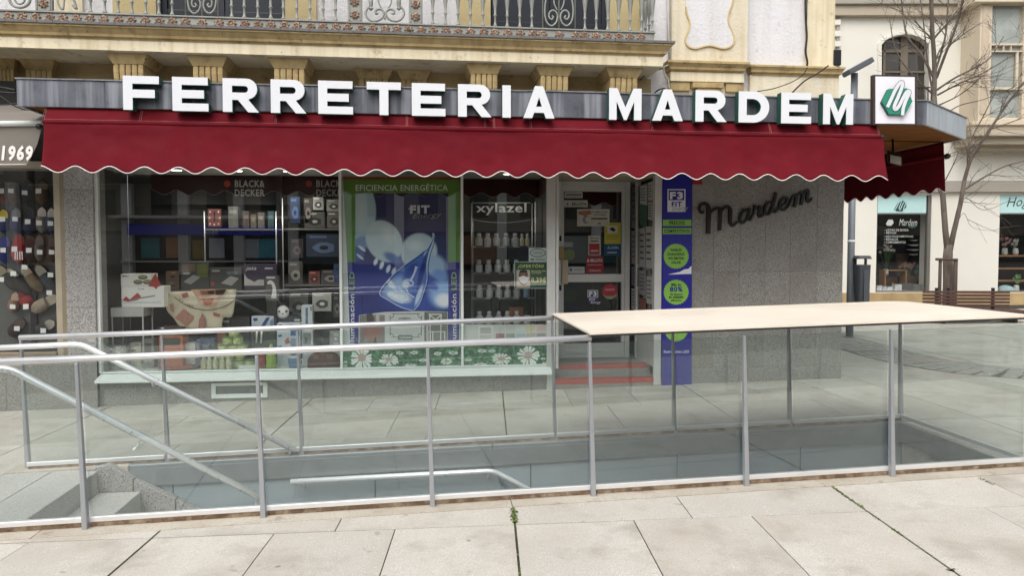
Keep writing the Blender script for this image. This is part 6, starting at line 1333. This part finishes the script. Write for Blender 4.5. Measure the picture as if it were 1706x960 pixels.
# upper wall with an arched opening
aw = [(1469, 175), (1469, 74), (1476, 66), (1490, 59), (1508, 56), (1526, 59), (1541, 66), (1548, 74), (1548, 175)]
up = [(WL, 301.5), (WL, -420), (WR, -420), (WR, 301.5)]
plane_prism(MB(), [[bD(*p) for p in up], [bD(*p) for p in aw]], EYv * .4).build('wall', cream_wall, RB)
plane_prism(MB(), [[bD(x, y, -.04) for x, y in [(1463, 175), (1463, 72), (1474, 62), (1490, 55), (1508, 52), (1526, 55), (1545, 63), (1554, 72), (1554, 175)] + aw[::-1]]], EYv * .039).build('window_surround', cream_wall, RB)
dw = M('dark_window', srgb(66, 62, 56), .12, var=.2, scale=2); mull = M('brown_mullion', srgb(112, 102, 88), .6, var=.1)
wn1 = plane_prism(MB(), [[bD(x, y, .22) for x, y in [(1468, 176)] + aw[1:-1] + [(1549, 176)]]], EYv * .05).build('arched_window', dw, RB)
for p in ((1499, 1511, 60, 176), (1470, 1547, 82, 87), (1470, 1547, 118, 121), (1470, 1474, 74, 176), (1543, 1547, 74, 176)): rb('mullion', mull, p[0], p[1], p[2], p[3], .17, .218, .005, wn1)
for k in range(18): x = 1466 + k * 5.0; MB().tube([bD(x, 176, -.35), bD(x, 146, -.35)], .010, 6).build('balcony_bar', black, RB)
rb('balcony_rail', black, 1464, 1553, 144.5, 146, -.37, -.33, .004); rb('balcony_floor', taupe, 1460, 1557, 176, 181, -.40, -.001, .01)
rb('string_course', taupe, WL, 1620, 6, 25, -.16, -.001, .015); rb('cornice_band', greyband, WL, 1620, -8, 5.6, -.24, -.001, .015)
rb('plinth', ochre_stone, WL, WR, 488, 562, -.05, -.001, .01)
for px in (1395, 1397): MB().tube([bD(px, 20, -.05), bD(px, 120, -.05)], .02, 6).build('wall_cable', greyband, RB)
for py in (36, 55, 72): rb('cable_box', cream_wall, 1391, 1401, py - 4, py + 5, -.10, -.001, .01)
# downpipe and glazed bay on the right
rb('downpipe_recess', M('brown_render', srgb(104, 88, 72), .8, var=.1), 1617, 1629, 24, 230, -.18, -.001, .02)
bay = M('bay_paint', srgb(206, 192, 170), .65, var=.05, scale=1.5, stain=[(2, .55, .8, srgb(180, 164, 140), .4)]); bglass = M('bay_glass', srgb(150, 156, 150), .08, var=.25, scale=.8, stain=[(.9, .5, .7, srgb(196, 200, 192), .7)])
o1, o0 = -.75, -.001
rb('bay_post', bay, 1629, 1649, -30, 201, o1, o0, .01)
rb('bay_panel', M('bay_panel', srgb(190, 174, 152), .65), 1633, 1645, 8, 190, o1 - .02, o1 - .001, .01)
for a, b in ((1701.5, 1709), (1762, 1782)): rb('bay_post', bay, a, b, -30, 201, o1, o0, .01)
rb('bay_cap', bay, 1625, 1790, -60, 3, o1 - .15, o0, .02); rb('bay_back', bglass, 1649.1, 1761.9, 3.2, 200.8, o1 + .12, o1 + .16)
for y0, y1 in ((72, 75), (84, 86), (145, 149), (196, 201)): rb('bay_rail', bay, 1649.1, 1761.9, y0, y1, o1 + .02, o1 + .10, .006)
for x0, x1, y0, y1 in ((1692, 1696, 86.2, 144.8), (1735, 1739, 86.2, 144.8), (1660, 1661.5, 75.2, 83.8), (1672, 1673.5, 75.2, 83.8), (1684, 1685.5, 75.2, 83.8)): rb('bay_bar', bay, x0, x1, y0, y1, o1 + .03, o1 + .09, .004)
for y0, y1, o in ((201.3, 208, -.92), (208.3, 216, -.84), (216.3, 226, -.9), (226.3, 240, -.74), (240.3, 250, -.5)): rb('bay_moulding', taupe if y0 > 210 else bay, 1620, 1790, y0, y1, o, o0, .015)
# ground floor shop windows
pale = M('sign_pale_blue', srgb(186, 220, 218), .5, var=.04); dink = M('sign_dark_green', srgb(34, 66, 64), .5); framem = M('window_frame_grey', srgb(104, 102, 96), .5, var=.08)
hand_w = M('hand_lettering', srgb(186, 190, 186), .6)
def shopwin(x0, x1, fr=3):
    rb('window_frame', framem, x0, x0 + fr * .6, 325, 487, .02, .14, .006); rb('window_frame', framem, x1 - fr, x1, 325, 487, .02, .14, .006); rb('window_frame', framem, x0 + fr * .6 + .1, x1 - fr - .1, 355, 357.2, .02, .14, .006); rb('window_frame', framem, x0 + fr * .6 + .1, x1 - fr - .1, 484.6, 487, .02, .14, .006)
    rb('window_pane', win_glass, x0 + fr * .6 + .1, x1 - fr - .1, 357.4, 484.4, .07, .08)
    rb('sign_panel', pale, x0 + fr * .6 + .1, x1 - fr - .1, 325.1, 354.8, .04, .12)
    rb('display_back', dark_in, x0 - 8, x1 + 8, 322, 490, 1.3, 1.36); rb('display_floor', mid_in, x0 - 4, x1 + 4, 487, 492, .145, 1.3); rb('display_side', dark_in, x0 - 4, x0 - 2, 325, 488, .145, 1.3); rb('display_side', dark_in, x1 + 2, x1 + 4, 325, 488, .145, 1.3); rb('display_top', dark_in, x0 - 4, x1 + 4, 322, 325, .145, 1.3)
shopwin(1457, 1547, 4); shopwin(1660, 1880, 4)
def flatD(pts, off, th=.01): return plane_prism(MB(), [[bD(x, y, off) for x, y in pts]], EYv * th)
def ribD(name, pts, w, off, mat, parent):
    S = smooth_line(pts, 5); m = MB(); m.tube([bD(p.x, p.y, off) for p in S], [q * DB / FPX / 2 for q in [w] * len(S)], 6); return m.build(name, mat, parent)
hpts = [(1490, 348), (1496, 338), (1504, 334), (1510, 338), (1510, 345), (1503, 352), (1494, 352)]
flatD(hpts, .030, .008).build('emblem', dink, RB); ribD('emblem_stroke', [(1491, 350), (1496, 341), (1501, 331), (1504, 329), (1501, 338), (1498, 347), (1500, 349), (1504, 340), (1508, 335), (1509, 338), (1506, 346), (1505, 351)], 1.5, .028, pale, RB)
def textD(s, x0, y0, x1, y1, off, mat, parent, bold=.01, shear=0, rise=0):
    o = bD(x0, y1, off); return text3(s, o, bD(x1, y1 - rise, off) - o, bD(x0, y0, off) - o, mat, parent, bold, shear)
textD('Hogar', 1677, 329, 1732, 350, .036, dink, RB, .0, .35, 3)
textD('Mardem', 1498, 365, 1528, 376, .068, hand_w, RB, -.005, .3); textD('hogar', 1513, 375, 1527, 380, .068, M('hand_lettering_green', srgb(96, 140, 124), .6), RB, -.005, .3)
flatD([(1476, 373), (1480, 366), (1487, 366), (1489, 371), (1485, 376), (1478, 376)], .068, .002).build('emblem', hand_w, RB)
for k, s in enumerate(('• LISTAS DE BODA', '• MENAJE', '• ELECTRODOMÉSTICOS', '• REGALOS', '• COMPLEMENTOS')): textD(s, 1473, 381.5 + k * 5.1, 1473 + 2.55 * len(s), 385.2 + k * 5.1, .068, hand_w, RB, .01)
# goods in that window: each on the floor or on a crate
def goods(name, label, cat, fn, base): 
    T = thing(name, base, label, cat); fn(T, base); return T
def gl(x, off): p = bD(x, 486.9, off); return p
def cr(w, d, h, mat, part='body'):
    def f(T, b): MB().obox(b + Vector((0, 0, h / 2)), EX * w / 2, EYv * d / 2, (0, 0, h / 2)).build(part, mat, T, .01)
    return f
wood = M('pale_wood', srgb(150, 112, 74), .65, var=.15, scale=6, stretch=(1, 1, 5))
def z_off(p, h): return p + Vector((0, 0, h))
def frame_box(T, b):
    cr(.55, .3, .03, wood, 'base')(T, b)
    for dx in (-.265, .265): MB().obox(b + EX * dx + Vector((0, 0, .29)), EX * .015, EYv * .15, (0, 0, .26)).build('side', wood, T, .004)
    MB().obox(b + Vector((0, 0, .56)), EX * .28, EYv * .15, (0, 0, .012)).build('top', wood, T, .004)
goods('wooden_crate', 'open wooden crate with a small lamp in the household shop window', 'crate', frame_box, gl(1487, .45))
goods('lamp_bottle', 'small golden bottle lamp inside the wooden crate', 'lamp', lambda T, b: MB().lathe([(.06, 0), (.07, .05), (.03, .12), (.015, .2), (.02, .22)], b, 12).build('body', M('gold_glaze', srgb(170, 130, 70), .3), T), z_off(gl(1487, .45), .032))
for k, (x, w, h, c, lb) in enumerate(((1463, .14, .17, (206, 206, 204), 'white cup box at the left of the household window'), (1472, .12, .15, (190, 196, 204), 'pale blue cup box second on the household window floor'), (1480, .14, .14, (216, 216, 214), 'white printed cup box before the wooden crate'), (1494, .18, .2, (214, 214, 212), 'white jug box right of the crate'), (1510, .3, .22, (96, 92, 86), 'dark grey hamper on the household window floor'), (1526, .22, .2, (120, 118, 112), 'grey tin box at the right of the household window'))):
    T = goods('gift_box', lb, 'box', cr(w, .15, h, M('gb%d' % k, srgb(*c), .5, var=.1, scale=20, stain=[(16, .55, .62, srgb(70, 80, 110), .7)])), gl(x, .22 + .02 * k))
def bouquet(col, n, h, r, pot):
    def f(T, b):
        MB().lathe([(.05, 0), (.07, .05), (.06, .16), (.05, .18)], b, 12).build('vase', pot, T)
        s = MB(); bl = MB()
        for k in range(n):
            a = random.uniform(0, 2 * pi); rr = random.uniform(0, r); q = b + EX * cos(a) * rr + EYv * sin(a) * rr * .6 + Vector((0, 0, h + random.uniform(-.1, .1)))
            s.tube([b + Vector((0, 0, .15)), q], .005, 4)
            for t in range(6):
                an = t * pi / 3; e = EX * cos(an) * .05 + Vector((0, 0, sin(an) * .05)); e2 = EX * cos(an + .5) * .03 + Vector((0, 0, sin(an + .5) * .03))
                bl.add([q - EYv * .01, q + e2 - EYv * .02, q + e - EYv * .015], [(0, 1, 2)])
        s.build('stems', M('stem_green', srgb(74, 96, 56), .7), T); bl.build('blossoms', M('bl%d_%d' % col[:2], srgb(*col), .7, var=.2, scale=30), T)
    return f
goods('vase', 'vase of white daisies at the left of the household window', 'vase', bouquet((210, 206, 200), 12, .72, .2, M('vase_white', srgb(196, 196, 192), .4)), z_off(gl(1475, .8), .42))
goods('plant_stand', 'dark plinth under the vase of white daisies', 'stand', cr(.4, .4, .418, M('stand_brown', srgb(84, 60, 44), .6)), gl(1475, .8))
goods('vase', 'vase of pink blossoms in the middle of the household window', 'vase', bouquet((176, 130, 126), 16, .75, .22, M('vase_grey', srgb(120, 120, 116), .4)), gl(1509, .85))
goods('vase', 'vase of teal leaves at the right of the household window', 'vase', bouquet((70, 110, 104), 18, .6, .16, M('vase_teal', srgb(70, 96, 96), .4)), gl(1530, .7))
goods('armchair', 'brown padded armchair in the back of the household window', 'chair', lambda T, b: (MB().obox(b + Vector((0, 0, .25)), EX * .3, EYv * .25, (0, 0, .2)).build('seat', M('chair_brown', srgb(80, 62, 46), .7), T, .04), MB().obox(b + EYv * .25 + Vector((0, 0, .62)), EX * .3, EYv * .06, (0, 0, .4)).build('backrest', M('chair_brown', srgb(1, 1, 1)), T, .05)), gl(1519, 1.0))
T = thing('plate_rack', bD(1527, 418, .9), 'stack of white plates on a stand at the right of the household window', 'plates')
MB().tube([gl(1527, .9), bD(1527, 400, .9)], .02, 8).build('pole', wood, T)
for y, w in ((402, .16), (410, .22), (418, .24), (426, .18)): MB().lathe([(w * .5, 0), (w, .03), (w, .04), (w * .45, .02)], bD(1527, y, .9), 18).build('plate', ink_w, T)
goods('picture_frame', 'dark framed picture at the upper left of the household window', 'picture', lambda T, b: (MB().obox(b, EX * .24, EYv * .02, (0, 0, .3)).build('frame', M('pic_frame', srgb(110, 90, 60), .5), T, .01), MB().obox(b - EYv * .022, EX * .2, EYv * .004, (0, 0, .26)).build('canvas', M('pic_canvas', srgb(60, 64, 66), .6, var=.3, scale=7), T)), bD(1466, 396, 1.25))
goods('cabinet', 'wooden shelf unit in the far right window', 'cabinet', lambda T, b: [MB().obox(b + Vector((0, 0, z)), EX * .9, EYv * .2, (0, 0, .02)).build('shelf', wood, T, .004) for z in (.3, .62, .95)] + [MB().obox(b + EX * s + Vector((0, 0, .48)), EX * .02, EYv * .2, (0, 0, .48)).build('upright', wood, T, .004) for s in (-.9, .9)], gl(1706, .8))
goods('vase', 'pink bouquet at the left of the far right window', 'vase', bouquet((206, 150, 146), 14, .35, .16, M('vase_white', srgb(1, 1, 1))), z_off(gl(1672, .8), .971))
goods('vase', 'white rose bouquet beside the pink one in the far right window', 'vase', bouquet((226, 222, 218), 10, .32, .1, M('vase_white', srgb(1, 1, 1))), z_off(gl(1690, .8), .971))
goods('glass_bowl', 'pale blue heap of napkins on the floor of the far right window', 'napkins', lambda T, b: MB().lathe([(.2, 0), (.22, .06), (.15, .14), (.05, .18)], b, 9).build('heap', M('napkin_blue', srgb(176, 206, 206), .8, var=.2, scale=12), T), gl(1675, .4))
goods('potted_plant', 'small green leafed plant with white flower in the far right window', 'plant', bouquet((110, 150, 90), 16, .35, .1, M('vase_white', srgb(1, 1, 1))), gl(1693, .4))

# ================================================================== STREET FURNITURE
# lamp post with litter bin
LPB = atD(1415.5, 545, 12.5); LPB.z = zg(LPB.x, LPB.y); ltop = atD(1415.5, 122, 12.5).z
galv = M('lamp_grey', srgb(124, 130, 136), .5, metal=.2, var=.08, scale=6)
LP = thing('street_lamp', LPB, 'grey street lamp with flat angled head behind the marquee', 'street lamp')
MB().tube([LPB, LPB + Vector((0, 0, 1.2)), Vector((LPB.x, LPB.y, ltop))], [.062, .058, .055], 14).build('pole', galv, LP)
MB().lathe([(.10, 0), (.10, .015), (.07, .03)], LPB, 14).build('base_plate', galv, LP)
zc = atD(1415, 430, 12.5).z; 
zs_ = atD(1415, 402, 12.5).z; MB().lathe([(.0605, -.02), (.0605, .02)], (LPB.x, LPB.y, zs_), 14).build('clamp_band', ink_w, LP)
h0, h1 = atD(1409, 123, 12.5), atD(1449, 101, 12.2); ddir = (h1 - h0); side = HF * .14; upv = ddir.cross(side).normalized(); upv = upv if upv.z > 0 else -upv
MB().obox((h0 + h1) / 2, ddir / 2, side, upv * .045).build('lamp_head', galv, LP, .015)
MB().obox((h0 + h1) / 2 + ddir * .18 - upv * .047, ddir * .22, side * .7, upv * .004).build('lamp_lens', M('lamp_lens', srgb(180, 182, 178), .3), LP)
BNp = LPB + EX * .12 - HF * .15
binm = M('bin_plastic', srgb(66, 70, 76), .45, var=.08, scale=4)
bz0, bz1, bz2 = atD(1420, 516, 12.35).z, atD(1420, 441, 12.35).z, atD(1420, 428, 12.35).z
BI = thing('litter_bin', (BNp.x, BNp.y, bz0), 'dark grey litter bin hung on the lamp post', 'bin')
c0, c1 = Vector((BNp.x, BNp.y, bz0)), Vector((BNp.x, BNp.y, bz1)); m = MB()
def ringr(c, w, d): return [c + EX * w * cos(a) * (1 / max(abs(cos(a)), abs(sin(a)))) ** .75 + HF * d * sin(a) * (1 / max(abs(cos(a)), abs(sin(a)))) ** .75 for a in [k * pi / 10 for k in range(20)]]
r0, r1 = ringr(c0, .095, .09), ringr(c1, .118, .11); m.add(r0 + r1, [tuple(range(19, -1, -1)), tuple(range(20, 40))] + [(i, (i + 1) % 20, 20 + (i + 1) % 20, 20 + i) for i in range(20)]); m.build('bucket', binm, BI, .008)
MB().obox((c0 + c1) / 2 + EX * .03 - HF * .112, EX * .05, HF * .006, (0, 0, (bz1 - bz0) * .38)).build('front_panel', M('bin_panel', srgb(78, 82, 88), .45), BI, .004)
c2 = Vector((BNp.x, BNp.y, bz2)); r0, r1 = ringr(c2 - Vector((0, 0, .035)), .135, .125), ringr(c2 + Vector((0, 0, .02)), .11, .10); m = MB(); m.add(r0 + r1, [tuple(range(19, -1, -1)), tuple(range(20, 40))] + [(i, (i + 1) % 20, 20 + (i + 1) % 20, 20 + i) for i in range(20)]); m.build('lid', binm, BI, .008)
for s in (-1, 1): MB().obox(Vector((BNp.x, BNp.y, (bz1 + bz2) / 2 - .01)) + EX * s * .085 + HF * .06, EX * .012, HF * .03, (0, 0, (bz2 - bz1) / 2)).build('lid_support', binm, BI, .003)
# bench of dark slats
BD = 15.0; slat_m = M('dark_slat', srgb(76, 52, 44), .55, var=.2, scale=3, stretch=(2, 8, 8), stain=[(5, .55, .75, srgb(110, 92, 84), .4)])
ba, bb = atD(1537, 500, BD), atD(1682, 500, BD - .1); bdir = (bb - ba); bdir.z = 0; bl_ = bdir.length; bdir.normalize(); bnor = Vector((bdir.y, -bdir.x, 0))
BE = thing('bench', (ba + bb) / 2 - Vector((0, 0, (ba.z + bb.z) / 2 - zg(ba.x, ba.y))), 'dark slatted wooden bench with backrest in front of the tree', 'bench')
for k in range(5):
    z = atD(1600, 486.5 + k * 5.6, BD).z; c = (ba + bb) / 2; c.z = z
    MB().obox(c + Vector((0, 0, 0)), bdir * bl_ / 2, bnor * .012, (0, 0, .024)).build('back_slat', slat_m, BE, .004)
for px in (1561, 1580, 1655):
    p = atD(px, 510, BD); z0_ = zg(p.x, p.y); MB().obox(Vector((p.x, p.y, (z0_ + .86) / 2)) + bnor * -.03, bdir * .03, bnor * .016, (0, 0, (.86 - z0_) / 2)).build('back_post', black, BE, .004)
sz = atD(1610, 515.5, BD - .25).z
for k in range(5):
    c = (ba + bb) / 2 + bdir * .05; c.z = sz - .02; MB().obox(c + bnor * (.1 + k * .1), bdir * (bl_ / 2 + .03), bnor * .042, (0, 0, .022)).build('seat_slat', slat_m, BE, .004)
fc = (ba + bb) / 2 + bdir * .05 + bnor * .55; fc.z = sz - .075; MB().obox(fc, bdir * (bl_ / 2 + .03), bnor * .02, (0, 0, .07)).build('seat_apron', slat_m, BE, .004)
for s in (-.8, .8):
    p = (ba + bb) / 2 + bdir * s * bl_ / 2 + bnor * .3; z0_ = zg(p.x, p.y); MB().obox(Vector((p.x, p.y, (z0_ + sz - .045) / 2)), bdir * .03, bnor * .22, (0, 0, (sz - .045 - z0_) / 2)).build('leg', black, BE, .005)
# bare tree
TD = 16.2
bark = M('bark', srgb(92, 82, 74), .9, var=.25, scale=6, bump=.5, bscale=30, stretch=(3, 3, .8), stain=[(4, .5, .7, srgb(126, 118, 104), .5)])
tb = atD(1580, 540, TD); tb.z = zg(tb.x, tb.y) - .02
TR = thing('bare_tree', tb, 'leafless street tree with two limbs behind the bench', 'tree')
def tp_(x, y, dd=0): return atD(x, y, TD + dd)
trunk = MB().tube([tb, tp_(1580, 470), tp_(1579, 430), tp_(1580, 408)], [.125, .105, .098, .085], 12); 
trunk.tube([tp_(1579.5, 424), tp_(1575, 385), tp_(1571, 330, .1), tp_(1566, 270, .2), tp_(1560, 210, .2), tp_(1556, 160, .2)], [.072, .062, .058, .058, .056, .055], 10)
trunk.tube([tp_(1580.5, 424), tp_(1589, 387), tp_(1600, 340, -.1), tp_(1607, 300, -.2)], [.068, .055, .048, .044], 10)
trunk.build('trunk', bark, TR)
crown = MB()
def limb(p, d, r, L, lev):
    n = max(3, int(L / .16)); pts = [p]; q = p.copy(); dd = d.normalized(); rs = [r]
    for i in range(n):
        dd = (dd + Vector((random.gauss(0, .13), random.gauss(0, .13), random.gauss(.035, .10)))).normalized(); q = q + dd * L / n; pts.append(q.copy()); rs.append(max(.0028, r * (1 - .82 * (i + 1) / n)))
    crown.tube(pts, rs, 6 if r > .02 else 4, cap=False)
    if lev <= 0: return
    k = {3: 9, 2: 5, 1: 3}[lev]
    for j in range(k):
        t = random.uniform(.18, .97); i = min(n - 1, int(t * n)); b = pts[i]; ax_ = Vector((random.gauss(0, 1), random.gauss(0, 1), random.gauss(0, 1))); di = (pts[i + 1] - pts[i]).normalized(); pe = (ax_ - di * ax_.dot(di)).normalized()
        an = random.uniform(.45, .95); limb(b, di * cos(an) + pe * sin(an) + Vector((0, 0, .15)), max(.004, rs[i] * random.uniform(.45, .7)), L * random.uniform(.35, .62) , lev - 1)
def path_limb(pp, r0, r1, lev, kids):
    r0 *= .75; P = smooth_line([tp_(*q) for q in pp], 6); n = len(P); rs = [r0 + (r1 - r0) * i / (n - 1) for i in range(n)]; crown.tube(P, rs, 7, cap=False)
    for j in range(kids):
        i = int(random.uniform(.15, .97) * (n - 1)); di = (P[i + 1] - P[i]).normalized(); a_ = Vector((random.gauss(0, 1), random.gauss(0, .7), random.gauss(0, 1))); pe = (a_ - di * a_.dot(di)).normalized(); an = random.uniform(.45, .95)
        limb(P[i], di * cos(an) + pe * sin(an), max(.006, rs[i] * .55), random.uniform(.5, 1.25), lev)
for pp, r0, r1, kids in (
    ([(1556, 162, .2), (1557, 110, .2), (1553, 40, .1), (1550, -50, 0), (1545, -160, 0)], .075, .03, 10), ([(1560, 130, .2), (1575, 90, 0), (1592, 45, -.2), (1605, -10, -.3), (1615, -110, -.4)], .045, .018, 9), ([(1555, 128, .2), (1535, 90, .2), (1512, 60, .3), (1504, 20, .4), (1496, -60, .4)], .04, .012, 8),
    ([(1553, 155, .2), (1530, 135, 0), (1505, 105, 0), (1490, 75, .1), (1482, 30, .2)], .03, .008, 7), ([(1560, 150, .2), (1590, 130, 0), (1625, 112, -.1), (1650, 95, -.1), (1672, 60, 0)], .032, .008, 8), ([(1562, 158, .2), (1600, 138, -.3), (1640, 120, -.5), (1690, 90, -.6)], .028, .008, 8), ([(1564, 175, .2), (1595, 160, 0), (1622, 140, 0), (1655, 108, 0)], .022, .006, 6),
    ([(1575, 190, .1), (1600, 175, -.1), (1640, 165, -.2), (1690, 145, -.3)], .018, .005, 5), ([(1553, 150, .2), (1545, 100, .5), (1540, 50, .6), (1530, -30, .8)], .03, .01, 6), ([(1558, 120, .2), (1575, 60, .6), (1580, 0, .8), (1590, -80, 1)], .035, .012, 7),
    ([(1607, 300, -.2), (1620, 260, -.3), (1650, 215, -.4), (1680, 170, -.5), (1720, 120, -.6)], .055, .015, 10), ([(1604, 318, -.1), (1640, 295, -.2), (1680, 275, -.3), (1740, 262, -.4)], .03, .008, 7), ([(1612, 285, -.2), (1615, 240, 0), (1640, 190, .2), (1660, 150, .4)], .025, .008, 6), ([(1598, 345, -.1), (1610, 330, 0), (1640, 350, 0), (1690, 330, 0)], .012, .004, 4), ([(1572, 335, .1), (1555, 290, 0), (1575, 262, -.3), (1600, 250, -.5)], .02, .006, 4), ([(1575, 300, .1), (1590, 270, -.3), (1600, 240, -.3), (1585, 215, -.3)], .016, .005, 4), ([(1650, 215, -.4), (1680, 205, -.5), (1720, 190, -.6)], .02, .006, 5), ([(1590, 385, 0), (1605, 355, .2), (1622, 380, .3), (1670, 385, .3)], .008, .003, 2)):
    path_limb(pp, r0, r1, 2 if r0 > .03 else 1, int(kids * .75))
crown.build('crown', bark, TR)
TG = thing('tree_guard', tb + EX * .02, 'dark stakes with a crossbar strapped round the tree trunk', 'tree guard')
for px, dd, r in ((1564.5, -.22, .035), (1590, -.25, .045)):
    p = atD(px, 520, TD + dd); z1_ = atD(px, 431, TD + dd).z; MB().tube([(p.x, p.y, zg(p.x, p.y) - .05), (p.x, p.y, z1_)], r, 10).build('stake', M('stake_wood', srgb(74, 62, 54), .85, var=.2, scale=5), TG)
a, b = atD(1559, 432, TD - .25), atD(1595, 433, TD - .28); MB().tube([a, b], .028, 8).build('crossbar', M('stake_wood', srgb(1, 1, 1)), TG)
# ================================================================== THE BANK ACROSS THE SQUARE (seen mirrored in the shop window)
OYv = -40.0
def mir(x, y, off=0): p = at(x, y, 16.6 - OYv); return Vector((p.x, OYv + off, p.z))
def ob(name, mat, px0, px1, py0, py1, o0, o1, bevel=0, parent=None):
    a, b = mir(px0, py1), mir(px1, py0); return MB().box(a.x, b.x, OYv + o0, OYv + o1, a.z, b.z).build(name, mat, parent or OB, bevel)
OB = thing('bank_building', (mir(400, 450).x, OYv, 0), 'grey arcaded bank building across the square, mirrored in the shop window', 'building')
grs = M('bank_stone', srgb(228, 226, 218), .8, var=.08, scale=.3); opl = M('bank_glass', srgb(26, 28, 30), .2, var=.2, scale=.3); obl = M('bank_blue', srgb(40, 62, 214), .5, var=.03)
MB().box(-42, 46, OYv - 8, OYv - .6, -.6, 13).build('wall', M('bank_wall', srgb(140, 132, 118), .85, var=.1, scale=.3), OB)
MB().box(-42, 46, OYv - .59, OYv - .45, -.6, 3.0).build('glazing', opl, OB)
for k in range(-9, 11):
    x = mir(306, 400).x + k * (mir(398, 400).x - mir(306, 400).x); MB().box(x - .36, x + .36, OYv - .44, OYv + .15, -.6, 6.4).build('pillar', grs, OB, .02)
    MB().box(x + 1.5, x + 2.9, OYv - .595, OYv - .5, 4.1, 6.0).build('window', opl, OB); MB().box(x + 1.5, x + 2.9, OYv - .595, OYv - .5, 7.4, 9.6).build('window', opl, OB); MB().box(x + 1.3, x + 3.1, OYv - .59, OYv + .1, 7.0, 7.2).build('balcony', grs, OB)
    if k not in (-1, 0, 1): MB().box(x + .5, x + 3.8, OYv - .44, OYv - .40, .5, 2.7).build('poster', M('bank_poster%d' % (k % 4), srgb(*[(60, 100, 104), (150, 106, 80), (90, 96, 100), (170, 172, 168)][k % 4]), .5), OB)
ob('fascia', obl, 214, 345, 373, 391.5, .16, .25); ob('fascia', obl, 345.1, 470, 376, 391.5, .16, .25)
zf0, zf1 = mir(360, 390).z, mir(360, 382).z; o_ = mir(341, 390); o_.y = OYv + .26; e_ = mir(364, 390); e_.y = OYv + .26
text3('BBVA', o_ + (e_ - o_), -(e_ - o_), Vector((0, 0, zf1 - zf0)), ink_w, OB, .03)
for a, b, t, bt, c in ((232, 262, 396, 430, (60, 150, 156)), (274, 297, 395, 430, (226, 158, 104)), (318, 337, 400, 432, (176, 150, 70)), (346, 371, 397, 430, (226, 230, 234)), (407, 429, 398, 430, (210, 216, 220)), (430, 460, 398, 430, (90, 190, 210))): ob('poster', M('bp%d' % a, srgb(*c), .5, var=.2, scale=1.2), a, b, t, bt, -.44, -.36)
ob('ledge', grs, 205, 480, 434, 437, .16, .5)
ob('canopy', grs, 190, 520, 361, 364, .0, 1.0)
ob('roof_band', M('bank_dark', srgb(70, 66, 62), .8), 100, 640, 300, 304, .0, .6)
T = thing('lantern', mir(183, 330, 6), 'black iron lantern mirrored at the left edge of the shop window', 'lamp'); c = mir(183, 318, 8)
MB().lathe([(.25, -.75), (.55, .35), (.62, .4), (.2, .75), (.05, .9)], c, 6).build('lantern_body', M('lantern_dark', srgb(40, 42, 42), .4), T); MB().tube([c - Vector((0, 0, .75)), Vector((c.x, c.y, zg(c.x, c.y)))], .09, 8).build('post', black, T)
